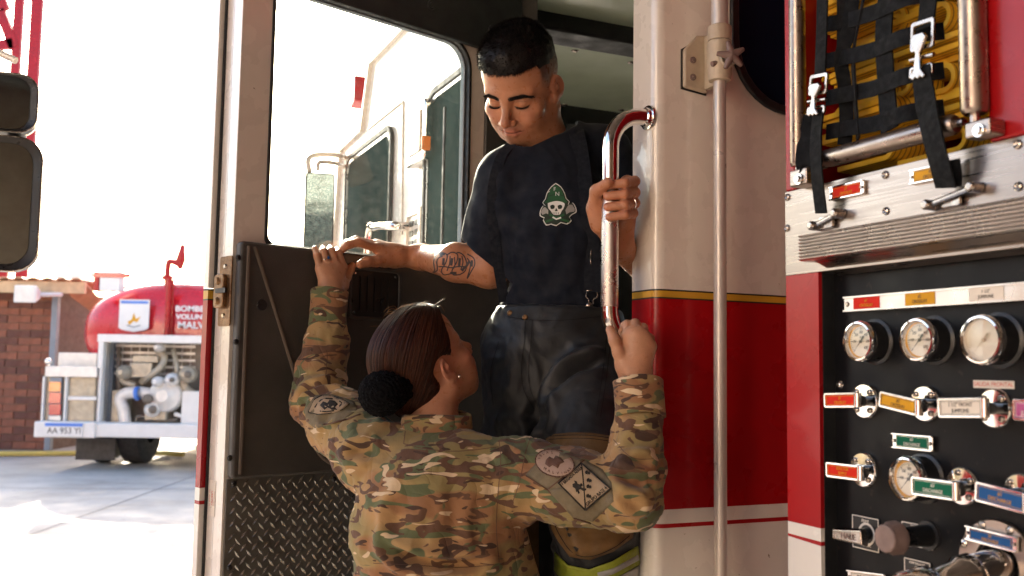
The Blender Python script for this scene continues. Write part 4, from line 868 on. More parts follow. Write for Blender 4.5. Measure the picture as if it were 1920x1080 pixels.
# eave, tiles
e0 = bi @ P(0, 548, WY - .5); e1 = bi @ P(158, 548, WY - .5)
ez0 = P(60, 549, WY - .5).z; ez1 = P(60, 527, WY - .5).z
mb = MB(); mb.box(-4.0, e1.x, -.5, -.42, ez0, ez1); mb.build('eave_board', 'wood_eave', bb, bevel=.004)
for k in range(18):
    x = e1.x - .12 - k * .235
    mb = MB(); pts = [(x + .1 * math.cos(R(a)), ez1 + .01 + .055 * math.sin(R(a))) for a in range(0, 181, 30)] + [(x - .085 * math.cos(R(a)), ez1 - .005 + .045 * math.sin(R(a))) for a in range(0, 181, 30)]
    n = len(pts); mb.add([(a, -.56, b) for a, b in pts] + [(a, 2.4, b + .05) for a, b in pts], [tuple(range(n)), tuple(range(2 * n - 1, n - 1, -1))] + [(i, (i + 1) % n, (i + 1) % n + n, i + n) for i in range(n)]); mb.build('roof_tile', 'roof_tile', bb)
mb = MB(); q0, q1, q2 = bi @ P(132, 545, WY - .4), bi @ P(165, 588, WY), bi @ P(157, 540, WY)
mb.add([(e1.x - .25, -.5, ez0), (e1.x, -.5, ez1), (q1.x, 1.2, q1.z), (q1.x - .28, 1.2, q1.z - .02), (e1.x - .25, -.42, ez0 - .05), (e1.x, -.42, ez1 - .05), (q1.x, 1.3, q1.z - .05), (q1.x - .28, 1.3, q1.z - .07)],
       [(0, 1, 2, 3), (4, 5, 6, 7), (0, 1, 5, 4), (1, 2, 6, 5), (2, 3, 7, 6), (3, 0, 4, 7)]); mb.build('roof_valley', 'roof_tile', bb)
mb = MB(); a_ = bi @ P(98, 600, WY - .2); b_ = bi @ P(109, 600, WY - .2); mb.box(a_.x, b_.x, -.25, -.14, 0, ez0 - .02); mb.build('post', 'post_grey', bb, bevel=.006)
# white boarded wall standing back at the right
mb = MB(); sx0 = (bi @ P(112, 600, WY + .6)).x; sx1 = (bi @ P(175, 600, WY + 2.5)).x
for k in range(26): mb.add([(sx0, .4, k * .13), (sx1, 2.4, k * .13), (sx1, 2.4, k * .13 + .128), (sx0, .4, k * .13 + .128), (sx0 - .03, .43, k * .13 + .128), (sx1 - .03, 2.43, k * .13 + .128)], [(0, 1, 2, 3), (3, 2, 5, 4)])
sd = mb.build('siding_boards', 'siding', bb, smooth=0); sd['kind'] = 'stuff'
# ---- wall floodlight
fl = empty('floodlight', Matrix.Translation(P(62, 552, WY - .75))); tag(fl, 'white rectangular floodlight under the eave of the brick building', 'floodlight')
mb = MB(); mb.add([(-.20, -.22, -.15), (.16, -.22, -.15), (.16, -.22, .13), (-.20, -.22, .13), (-.10, .1, -.06), (.08, .1, -.06), (.08, .1, .06), (-.10, .1, .06)], [(0, 1, 5, 4), (1, 2, 6, 5), (2, 3, 7, 6), (3, 0, 4, 7), (4, 5, 6, 7), (0, 1, 2, 3)]); mb.build('lamp_housing', 'siding', fl, bevel=.015)
mb = MB(); mb.prism(rr(-.17, .13, -.12, .10, .03), -.226, -.222); mb.build('lamp_glass', 'pump_white', fl)
mb = MB(); mb.tube([(.05, .05, 0), (.32, .2, .02), (.34, .25, .02)], .035, 8); mb.build('bracket_arm', 'siding', fl)
# ---- hose on the ground along the wall
mb = MB(); mb.tube(smooth_path([(x, y, .045) for x, y in ((-12, 15.6), (-9.5, 15.0), (-8.0, 15.1), (-6.8, 15.4), (-6.0, 15.7), (-5.2, 15.5))]), .04, 8); o = mb.build('ground_hose', 'hose_yellow_ground'); tag(o, 'thin yellow hose lying on the pavement before the brick wall', 'hose')
# ---- tanker, rear view
TY = 13.6
tk = empty('tanker_truck', Matrix.Translation((P(300, 700, TY).x, TY, 0))); tag(tk, 'red tank truck with an open pump bay, seen from behind in the yard', 'tanker truck')
ti = tk.matrix_world.inverted()
def L(px, py, dy=0.0): p = ti @ P(px, py, TY + dy); return p
def lb(name, x0, y0, x1, y1, d0, d1, m_, bev=.008, par=None):
    a = L(x0, y1, d0); b = L(x1, y0, d0); mb = MB(); mb.box(a.x, b.x, d0, d1, a.z, b.z); return mb.build(name, m_, par or tk, bevel=bev)
tc_ = L(338, 622, .75); tl = L(147, 622, .75); hwid = tc_.x - tl.x; hh2 = L(338, 527, .75).z - tc_.z
mb = MB(); seg = 64; prof = [(0, -.16), (.3, -.15), (.6, -.10), (.8, -.03), (.93, .06), (1, .20), (1, 5.0), (.9, 5.1), (0, 5.15)]
vs = []
for (s, h) in prof:
    for k in range(seg):
        an = 2 * math.pi * k / seg; ca, sa = math.cos(an), math.sin(an); e = 2.35
        vs.append((tc_.x + hwid * max(s, 1e-4) * math.copysign(abs(ca) ** (2 / e), ca), .75 + h, tc_.z + hh2 * max(s, 1e-4) * math.copysign(abs(sa) ** (2 / e), sa)))
mb.add(vs, [(i * seg + k, i * seg + (k + 1) % seg, (i + 1) * seg + (k + 1) % seg, (i + 1) * seg + k) for i in range(len(prof) - 1) for k in range(seg)]); tank = mb.build('tank', 'tank_red', tk, smooth=40)
a = L(221, 618, .5); b = L(280, 562, .5)
sh = [(a.x, b.z), (a.x, a.z + .03), (a.x + .05, a.z), ((a.x + b.x) / 2, a.z - .03), (b.x - .05, a.z), (b.x, a.z + .03), (b.x, b.z)]
mb = MB(); mb.prism(sh, .515, .53); cr_ = mb.build('crest_plate', 'siding', tank)
mb = MB(); mb.box(a.x + .02, b.x - .02, .511, .5145, b.z - .06, b.z - .02); mb.build('crest_band', 'ink_blue', cr_)
cx_ = (a.x + b.x) / 2
mb = MB(); mb.prism([(cx_ - .09, a.z + .12), (cx_ - .03, a.z + .15), (cx_, a.z + .25), (cx_ + .03, a.z + .16), (cx_ + .10, a.z + .20), (cx_ + .05, a.z + .11), (cx_, a.z + .13), (cx_ - .06, a.z + .07)], .511, .5145); mb.build('crest_emblem', 'tag_yellow', cr_)
mb = MB(); mb.tube([(cx_ - .1, .513, a.z + .07), (cx_, .513, a.z + .04), (cx_ + .1, .513, a.z + .07)], .008, 6); mb.build('crest_ribbon', 'post_grey', cr_)
for t, yy, s in (('BOMBEROS', 579, .118), ('VOLUNTARIOS', 594, .102), ('MALVINAS', 610, .140)):
    q = L(330, yy, .5); o = lettering([t], frame((q.x + .62 * s * len(t) * .5 * 1.12, .50, q.z), (1, 0, 0), (0, 0, 1)), 'siding', tank, s, 1.12, thick=.004, bold=.003)
a = L(313, 632, .5); b = L(313, 522, .5)
mb = MB(); mb.tube([(a.x, .50, a.z), (a.x, .50, b.z)], .035, 12); mb.box(a.x - .055, a.x + .055, .525, .56, a.z, b.z - .02); pp = mb.build('standpipe', 'red_paint', tk)
mb = MB(); c0 = L(314, 522, .8); c1 = L(313, 496, .8); c2 = L(322, 490, .8); c3 = L(334, 495, .8)
mb.tube(smooth_path([(c0.x, .8, c0.z - .1), (c0.x, .8, c1.z), (c2.x, .8, c2.z), (c3.x, .8, c3.z)]), .045, 12); mb.lathe([(.08, 0), (.09, .05), (.06, .07)], (c0.x, .8, c0.z - .02), (0, 0, 1), 16)
n0 = L(337, 505, .8); n1 = L(343, 458, .8); mb.tube([(n0.x, .8, n0.z), (n0.x + .01, .8, n0.z + .14), (n1.x, .8, n1.z)], [.035, .075, .03], 12); mb.build('water_monitor', 'red_paint', tk)
for m_, x0, x1 in (('red_paint', 174, 186), ('siding', 186, 225)): lb('ladder_box', x0, 509, x1, 545, .5, .7, m_)
lb('ladder_rail', 174, 513, 245, 520, .49, .499, 'red_lens')
# body frame and pump bay
lb('bay_top_rail', 182, 633, 600, 641, -.12, .35, 'siding'); lb('bay_post', 182, 641, 194, 690, -.12, .0, 'siding'); lb('bay_post', 181, 690, 191, 800, -.12, .0, 'siding')
lb('bay_back', 194, 641, 600, 800, .42, .44, 'bay_dark', 0); lb('bay_side', 182, 641, 186, 800, .0, .42, 'siding', 0); lb('bay_inner_wall', 194, 641, 214, 800, .30, .40, 'post_grey', 0)  # back, side and a grey inner wall strip of the bay
lb('side_cabinet', 78, 690, 181, 800, -.06, .5, 'pump_beige'); lb('cabinet_top_rail', 84, 688, 182, 706, -.14, -.06, 'pump_white')
for x in (75, 117): lb('cabinet_bar', x, 706, x + 9, 796, -.13, -.06, 'siding')
lb('cabinet_cross_bar', 126, 744, 181, 750, -.10, -.06, 'siding')
lb('shelf_board', 108, 662, 182, 690, .3, .5, 'pump_white')
tl_ = lb('tail_light', 89, 708, 116, 790, -.12, -.061, 'post_grey')
for y0, y1, m_ in ((716, 734, 'amber_lens'), (736, 756, 'red_lens'), (758, 778, 'red_lens'), (780, 788, 'pump_white')): lb('lens', 91, y0, 114, y1, -.135, -.121, m_, .004, tl_)
q = L(91, 678, -.1); mb = MB(); mb.ball((q.x, -.1, q.z), .05); mb.build('rail_knob', 'chrome', tk)
lb('bumper', 62, 792, 178, 820, -.30, .1, 'siding', .02); lb('bumper_beam', 178, 800, 600, 820, -.24, .1, 'siding', .02)
pl_ = lb('licence_plate', 84, 794, 155, 818, -.33, -.301, 'siding', .004); lb('plate_band', 84, 794, 155, 799, -.334, -.3301, 'ink_blue', 0, pl_)
q = L(120, 808, -.33); lettering(['AA 953 YI'], frame((q.x, -.3325, q.z), (1, 0, 0), (0, 0, 1)), 'ink_black', pl_, .115, .95, thick=.001)
def pipe(pts, r, m_, dy=0.1, nm='pump_pipe'):
    mb = MB(); mb.tube(smooth_path([(L(x, y, dy).x, dy + d, L(x, y, dy).z) for x, y, d in pts]), r, 14); return mb.build(nm, m_, tk)
pipe([(236, 798, 0), (232, 770, 0), (226, 750, 0), (236, 738, 0), (262, 736, 0), (300, 742, 0)], .085, 'pump_white')
pipe([(290, 655, .1), (305, 670, .05), (300, 690, 0), (280, 705, 0), (262, 716, .1)], .055, 'pump_beige')
pipe([(228, 700, 0), (232, 715, 0), (250, 722, .05)], .045, 'pump_beige')
pipe([(340, 705, 0), (350, 730, 0), (375, 745, 0)], .06, 'pump_beige')
pipe([(330, 776, -.05), (350, 782, -.05), (380, 790, -.05)], .03, 'pump_white')
def vol(px, py, r, m_, dy=.05, nm='pump_casing', ax=(0, 1, 0), d=.14):
    q = L(px, py, dy); mb = MB(); mb.lathe([(0, -d), (r * .35, -d), (r * .5, -d * .7), (r * .9, -d * .4), (r, 0), (r, d * .6), (r * .7, d)], (q.x, dy, q.z), ax, 28); return mb.build(nm, m_, tk, bevel=.004)
vol(310, 742, .24, 'pump_white'); vol(286, 768, .11, 'pump_white', 0.0, 'pump_outlet'); vol(256, 738, .10, 'ink_blue', .0, 'coupling_ring', (1, 0, .1), .04); vol(322, 712, .09, 'siding', -.05, 'valve_wheel'); vol(296, 716, .075, 'siding', -.05, 'valve_wheel'); vol(232, 698, .10, 'pump_beige', 0, 'valve_wheel'); vol(352, 702, .12, 'pump_beige', 0, 'valve_wheel'); vol(298, 652, .06, 'pump_white', 0, 'valve_wheel')
lb('gearbox', 243, 680, 285, 708, .05, .35, 'pump_beige', .02); lb('gearbox_lid', 248, 667, 296, 679, .05, .35, 'pump_beige', .01); lb('control_box', 338, 734, 400, 796, .02, .3, 'siding', .02); lb('side_tank', 206, 732, 236, 796, .1, .35, 'pump_beige', .02); lb('sump', 270, 770, 312, 788, .0, .3, 'pump_beige', .02)
for k in range(10): lb('bay_mesh_bar', 212 + k * 16, 644, 214 + k * 16, 704, .37, .38, 'pump_white', 0)
for k in range(5): lb('bay_mesh_bar', 210, 648 + k * 13, 366, 650 + k * 13, .36, .369, 'pump_white', 0)
vol(276, 748, .07, 'bay_dark', -.08, 'pump_port', d=.05); vol(322, 712, .035, 'bay_dark', -.20, 'valve_port', d=.04); vol(352, 702, .05, 'bay_dark', -.16, 'valve_port', d=.04); vol(286, 768, .06, 'bay_dark', -.15, 'outlet_bore', d=.03)
pipe([(212, 650, .2), (214, 700, .15), (216, 730, .15)], .03, 'bay_dark'); pipe([(320, 655, .1), (332, 690, .0), (330, 720, 0)], .035, 'pump_beige'); pipe([(255, 796, -.02), (262, 780, -.02), (300, 790, -.02), (334, 786, -.02)], .02, 'bay_dark')
lb('mud_flap', 141, 822, 217, 862, .3, .33, 'mud_flap', 0)
for x in (246, 520):
    q = L(x, 846, .6); wr = .50
    wh = empty('t')
    mb = MB(); mb.lathe([(.20, -.17), (.30, -.17), (.44, -.17), (.49, -.14), (.50, -.05), (.50, .05), (.49, .14), (.44, .17), (.2, .17)], (q.x, .9, .50), (1, 0, 0), 40); w_ = mb.build('wheel', 'tyre', tk, bevel=0)
    mb = MB(); mb.lathe([(0, -.06), (.12, -.05), (.19, -.10), (.2, -.12)], (q.x, .9, .5), (1, 0, 0), 24); mb.build('rim', 'pump_white', w_); bpy.data.objects.remove(wh)
for x in (180, 560):
    q = L(x, 846, .6); mb = MB(); mb.lathe([(.20, -.17), (.44, -.17), (.50, -.05), (.50, .05), (.44, .17), (.2, .17)], (q.x, .9, .50), (1, 0, 0), 40); mb.build('wheel', 'tyre', tk)
a = L(150, 800); b = L(560, 800)
mb = MB(); mb.box(a.x + .3, b.x - .3, .5, 5.5, .72, .85); mb.build('chassis', 'mud_flap', tk)
mb = MB(); mb.box(a.x - .2, b.x + .3, 5.4, 7.5, .6, 2.6); mb.build('cab', 'red_paint', tk, bevel=.05)
mb = MB(); mb.box(a.x - .1, b.x + .2, .45, 5.3, .85, 1.15); mb.build('tank_skirt', 'siding', tk)
# ---- mirror of the vehicle at the left edge
MY = 2.6
sm = empty('fire_truck', Matrix.Translation((P(-200, 380, MY).x - .4, MY, 0))); tag(sm, 'second fire truck at the left edge, only its big two-part mirror in view', 'fire truck')
LT = Matrix.Translation(-sm.matrix_world.translation)
mb = MB(); mb.box(-6.0, -3.6, -1.2, 2.3, .45, 1.55); mb.build('lower_body', 'red_paint', sm, LT, bevel=.03)
mb = MB(); mb.box(-6.0, -3.6, -1.2, 2.3, 1.56, 2.75); mb.build('upper_body', 'red_paint', sm, LT, bevel=.05)
mb = MB(); mb.box(-3.61, -3.59, -1.1, 2.25, 1.50, 1.58); mb.build('waist_stripe', 'white_paint', sm, LT)
for y0, y1 in ((.95, 2.1), (-.5, .6)): mb = MB(); mb.prism(rr(y0, y1, 1.75, 2.6, .08), -3.61, -3.585, 0, lambda x, y, z: (y, x, z)); mb.build('side_window', 'window_dark', sm, LT)
for y0 in (1.4, -.6):
    mb = MB(); mb.lathe([(.2, -.14), (.45, -.14), (.5, -.05), (.5, .05), (.45, .14), (.2, .14)], (-3.8, y0, .5), (1, 0, 0), 32); mb.build('wheel', 'tyre', sm, LT)
si = sm.matrix_world.inverted()
rot = Matrix.Rotation(R(12), 4, 'Z')
def shell(x0, y0, x1, y1, r, nm):
    a = si @ P(x0, y1, MY); b = si @ P(x1, y0, MY); w = b.x - a.x; h = b.z - a.z
    o_ = rr(0, w, 0, h, r, 6); mb = MB(); n = len(o_); c = (w * .45, h * .5)
    lay = [(0.0, 1.0), (-.010, .985), (0.05, .99), (.09, .9), (.115, .6)]
    vs = []
    inn = [(c[0] + (x - c[0]) * .86, c[1] + (z - c[1]) * .90) for x, z in o_]
    vs += [(x, .004, z) for x, z in inn]; 
    for dy, s in ((-.002, 1.0), (.03, 1.01), (.07, .96), (.10, .80), (.11, .5)): vs += [(c[0] + (x - c[0]) * s, dy, c[1] + (z - c[1]) * s) for x, z in o_]
    L_ = len(vs) // n; fs = [(i * n + k, i * n + (k + 1) % n, (i + 1) * n + (k + 1) % n, (i + 1) * n + k) for i in range(L_ - 1) for k in range(n)] + [tuple((L_ - 1) * n + k for k in range(n))]
    mb.add(vs, fs); mw = Matrix.Translation((a.x + .012, -.12, a.z)) @ Matrix.Rotation(R(20), 4, 'Z') @ Matrix.Diagonal((1.045, 1, 1, 1)); ob = mb.build(nm, 'black_plastic', sm, mw, smooth=50)
    mb = MB(); mb.prism(inn, .001, .003); mb.build('mirror_glass', 'mirror_glass', ob)
    mb = MB()
    for p, q in zip(o_, o_[1:] + o_[:1]): pass
    mb.tube([(x, -.003, z) for x, z in o_] + [(o_[0][0], -.003, o_[0][1])], .0022, 6); mb.build('rim', 'chrome_worn', ob)
    return ob
shell(-95, 150, 79, 254, .045, 'upper_housing'); shell(-130, 264, 83, 508, .06, 'lower_housing')
a = si @ P(6, 262, MY); b = si @ P(30, 250, MY); mb = MB(); mb.box(a.x, b.x, .02, .06, a.z - .02, b.z + .02); mb.build('mirror_link', 'black_plastic', sm, bevel=.004)
mb = MB(); mb.tube([si @ P(-60, 60, MY + .02), si @ P(0, 100, MY + .02), si @ P(30, 114, MY + .02)], .010, 10); mb.build('mirror_arm', 'cream_paint', sm)
mb = MB(); mb.tube([si @ P(-60, 60, MY + .02), si @ P(-62, 160, MY + .05)], .010, 10); mb.build('mirror_arm', 'cream_paint', sm)
# ---- red and white lattice mast far behind the mirror
KY = 24.0
ms = empty('lattice_mast', Matrix.Translation((P(40, 700, KY).x, KY, 0))); tag(ms, 'red and white painted lattice mast rising behind the mirror', 'mast')
mi_ = ms.matrix_world.inverted()
def LM(px, py, dy=0): return mi_ @ P(px, py, KY + dy)
for x, w in ((28, .24), (62, .30)):
    a = LM(x, 150); mb = MB(); mb.box(a.x - w / 2, a.x + w / 2, -.05, .05, 0.0, 16); mb.build('mast_leg', 'red_paint', ms)
for (xa, ya, xb, yb) in ((0, 20, 28, 90), (-20, -60, 10, 20), (-30, 90, 26, 82)):
    mb = MB(); mb.beam(LM(xa, ya), LM(xb, yb), .26, .12, (0, 1, 0)); mb.build('mast_brace', 'red_paint' if xa < 20 else 'siding', ms)

# ---- cable seen through the door window
mb = MB(); q = [P(240, -8, 24), P(400, 34, 23), P(560, 72, 22), P(700, 96, 21), P(900, 110, 20)]; mb.tube(smooth_path(q), .012, 6); tag(mb.build('power_cable', 'rubber'), 'thin overhead cable crossing the white sky', 'cable')
# ------------------------------------------------------------------ sculpting with distance fields
import openvdb
from mathutils.bvhtree import BVHTree
def V(*a): return np.array(a, dtype=np.float64)
def PX(px, py, Y): return np.array(at(px, py, Y))
_rs = np.random.RandomState(3); _G = _rs.randn(512, 3); _G /= np.linalg.norm(_G, axis=1)[:, None]; _PT = np.concatenate([_rs.permutation(512)] * 3)
def noise(p):
    """gradient noise on an (N,3) array, about -0.7..0.7"""
    i = np.floor(p).astype(np.int64); f = p - i; i &= 255; w = f * f * f * (f * (f * 6 - 15) + 10); r = 0
    for dx in (0, 1):
        for dy in (0, 1):
            for dz in (0, 1):
                g = _G[_PT[_PT[_PT[i[:, 0] + dx] + i[:, 1] + dy] + i[:, 2] + dz] & 511]
                d = ((f - (dx, dy, dz)) * g).sum(1)
                r = r + d * (w[:, 0] if dx else 1 - w[:, 0]) * (w[:, 1] if dy else 1 - w[:, 1]) * (w[:, 2] if dz else 1 - w[:, 2])
    return r
def strap_on(name, tree, pts, w, off, t, mats, parent, wdir=None, n=9, hang=None):
    """a flat strap lying on a surface: its middle line is cast, smoothed, then given width and thickness"""
    q = [(v.x, v.y) for v in smooth_path([(x, y, 0) for x, y in pts], n)]; P_ = [cast(tree, x, y, off) for x, y in q]; P_ = [np.array(p) for p in P_ if p is not None]
    g = np.array(P_)
    for _ in range(10): g[1:-1] = (g[:-2] + g[1:-1] * 2 + g[2:]) / 4
    vs, fs, ac = ribbon([Vector(p) for p in g], wdir or Vector((1, 0, 0)), w, t)
    mb = MB(); mb.add(vs, fs); return mb.build(name, mats, parent, chain_world(parent).inverted(), smooth=50)
class Field:
    def __init__(s, lo, hi, h, M3=None, O=None):
        s.lo = np.array(lo, float); s.h = h; s.n = np.ceil((np.array(hi) - s.lo) / h).astype(int) + 1
        s.d = np.full(s.n, 0.06, dtype=np.float32); s.M3 = M3; s.O = O        # local frame: world = O + M3 @ local
    def _blk(s, pts, rad):
        a = np.maximum(((np.min(pts, 0) - rad - s.lo) / s.h).astype(int), 0); b = np.minimum(((np.max(pts, 0) + rad - s.lo) / s.h).astype(int) + 2, s.n)
        if np.any(b <= a): return None
        ax = [s.lo[i] + s.h * np.arange(a[i], b[i]) for i in range(3)]
        X = np.stack(np.meshgrid(*ax, indexing='ij'), -1).astype(np.float32)
        return (slice(a[0], b[0]), slice(a[1], b[1]), slice(a[2], b[2])), X
    def _mix(s, sl, d, k, mode):
        o = s.d[sl]
        if mode == 'sub':
            h = np.clip(0.5 - 0.5 * (o + d) / k, 0, 1); s.d[sl] = o * (1 - h) + (-d) * h + k * h * (1 - h)
        else:
            h = np.clip(0.5 + 0.5 * (o - d) / k, 0, 1); s.d[sl] = o * (1 - h) + d * h - k * h * (1 - h)
    def cone(s, a, b, ra, rb, k=0.01, flat=None, mode='add'):
        a = np.array(a, float); b = np.array(b, float); R_ = max(ra, rb) + k * 1.5 + 0.03
        r = s._blk(np.array([a, b]), R_)
        if r is None: return
        sl, X = r; ab = b - a; t = np.clip(((X - a) @ ab) / max(ab @ ab, 1e-9), 0, 1)[..., None]
        o = X - (a + t * ab)
        if flat is not None:
            dr, sc = flat; dr = np.array(dr, float); dr /= np.linalg.norm(dr); c = (o @ dr)[..., None] * dr; o = o + c * (1 / sc - 1)
        d = np.sqrt((o * o).sum(-1)) - (ra + (rb - ra) * t[..., 0])
        if flat is not None: d *= min(1, 0.5 + 0.5 * flat[1])
        s._mix(sl, d.astype(np.float32), k, mode)
    def chain(s, pts, rad, k=0.01, flat=None, mode='add'):
        for i in range(len(pts) - 1): s.cone(pts[i], pts[i + 1], rad[i], rad[i + 1], k, flat, mode)
    def ell(s, c, r, k=0.01, rot=None, mode='add'):
        c = np.array(c, float); r = np.array(r, float); q = s._blk(np.array([c]), r.max() + k * 1.5 + 0.03)
        if q is None: return
        sl, X = q; p = X - c
        if rot is not None: p = p @ np.array(rot)
        k0 = np.sqrt(((p / r) ** 2).sum(-1)) + 1e-6; k1 = np.sqrt(((p / (r * r)) ** 2).sum(-1)) + 1e-6
        s._mix(sl, (k0 * (k0 - 1) / k1).astype(np.float32), k, mode)
    def cut(s, fn):
        """keep only where fn(points) < 0"""
        q = s._blk(np.array([s.lo, s.lo + s.h * s.n]), 0); sl, X = q; s.d[sl] = np.maximum(s.d[sl], fn(X))
    def mesh(s):
        g = openvdb.FloatGrid(0.06); g.copyFromArray(s.d); p, q = g.convertToQuads(0.0)
        p = p.astype(np.float64) * s.h + s.lo
        if len(q):
            a, b, c = p[q[:, 0]], p[q[:, 1]], p[q[:, 2]]; e = p[q[:, 3]]
            vol = (np.cross(b - a, c - a) * a).sum() + (np.cross(c - a, e - a) * a).sum()
            if vol < 0: q = q[:, ::-1]
        if s.M3 is not None: p = p @ np.array(s.M3).T + s.O
        return p, q.astype(np.int64)
def vnormals(p, q):
    n = np.zeros_like(p); fn = np.cross(p[q[:, 2]] - p[q[:, 0]], p[q[:, 3]] - p[q[:, 1]])
    for i in range(4): np.add.at(n, q[:, i], fn)
    return n / (np.linalg.norm(n, axis=1)[:, None] + 1e-12)
def relax(p, q, it=1, f=0.5):
    for _ in range(it):
        s_ = np.zeros_like(p); c = np.zeros(len(p))
        for i in range(4):
            j = q[:, (i + 1) % 4]; np.add.at(s_, q[:, i], p[j]); np.add.at(c, q[:, i], 1); np.add.at(s_, j, p[q[:, i]]); np.add.at(c, j, 1)
        p = p + f * (s_ / c[:, None] - p)
    return p
def near_poly(p, line):
    """distance from points to a polyline, and the running length parameter"""
    line = np.array(line); best = np.full(len(p), 9.0); par = np.zeros(len(p)); acc = 0
    for a, b in zip(line[:-1], line[1:]):
        ab = b - a; L_ = np.linalg.norm(ab); t = np.clip(((p - a) @ ab) / (L_ * L_ + 1e-12), 0, 1); d = np.linalg.norm(p - (a + t[:, None] * ab), axis=1)
        m = d < best; best[m] = d[m]; par[m] = acc + t[m] * L_; acc += L_
    return best, par / max(acc, 1e-9)
CREASE = 2.0
def creases(p, nrm, lst):
    """lst of (polyline, depth, width): a fold pressed in with a lip beside it"""
    out = np.zeros(len(p))
    for line, dep, w in lst:
        lo = np.min(line, 0) - 3 * w; hi = np.max(line, 0) + 3 * w; m = np.all((p > lo) & (p < hi), axis=1)
        if not m.any(): continue
        d, t = near_poly(p[m], line); tap = np.clip(np.minimum(t, 1 - t) * 5, 0.15, 1)
        out[m] += (-dep * np.exp(-(d / w) ** 2) + 0.55 * dep * np.exp(-((d - 1.9 * w) / (0.9 * w)) ** 2)) * tap
    return p + nrm * (CREASE * out)[:, None]
def raw_mesh(name, p, q, mats, parent, attrs=None, polys=None, mw=None):
    me = bpy.data.meshes.new(name)
    me.vertices.add(len(p)); me.vertices.foreach_set('co', p.astype(np.float32).ravel())
    q = q[(np.ptp(q, axis=1) > 0)]
    me.loops.add(q.size); me.loops.foreach_set('vertex_index', q.astype(np.int32).ravel())
    me.polygons.add(len(q)); me.polygons.foreach_set('loop_start', (np.arange(len(q)) * q.shape[1]).astype(np.int32)); me.polygons.foreach_set('loop_total', np.full(len(q), q.shape[1], dtype=np.int32))
    me.update(calc_edges=True); me.validate(); me.shade_smooth()
    for m_ in (mats if isinstance(mats, (list, tuple)) else [mats]): me.materials.append(M[m_])
    if attrs:
        for k, a in attrs.items():
            if a.ndim == 1: x = me.attributes.new(k, 'FLOAT', 'POINT'); x.data.foreach_set('value', a.astype(np.float32))
            else:
                x = me.attributes.new(k, 'FLOAT_VECTOR', 'POINT'); x.data.foreach_set('vector', a.astype(np.float32).ravel())
    o = bpy.data.objects.new(name, me); COL.objects.link(o)
    if parent is not None: o.parent = parent; o.matrix_local = parent.matrix_world.inverted() if parent.parent is None else Matrix.Identity(4)
    return o
def join(parts):
    P_, Q_, n = [], [], 0
    for p, q in parts: P_.append(p); Q_.append(q + n); n += len(p)
    return np.concatenate(P_), np.concatenate(Q_)
def bvh(p, q): return BVHTree.FromPolygons([tuple(x) for x in p], [tuple(int(i) for i in f) for f in q])
def bvh_tri(p, q, step=1): return bvh(p, q)
def cast(tree, px, py, off):
    r = ray(px, py).normalized(); h = tree.ray_cast(CAM, r)
    if h[0] is None: return None
    n = h[1]; n = n if n.dot(r) < 0 else -n
    return h[0] + (n * 0.12 - r * 0.88).normalized() * off
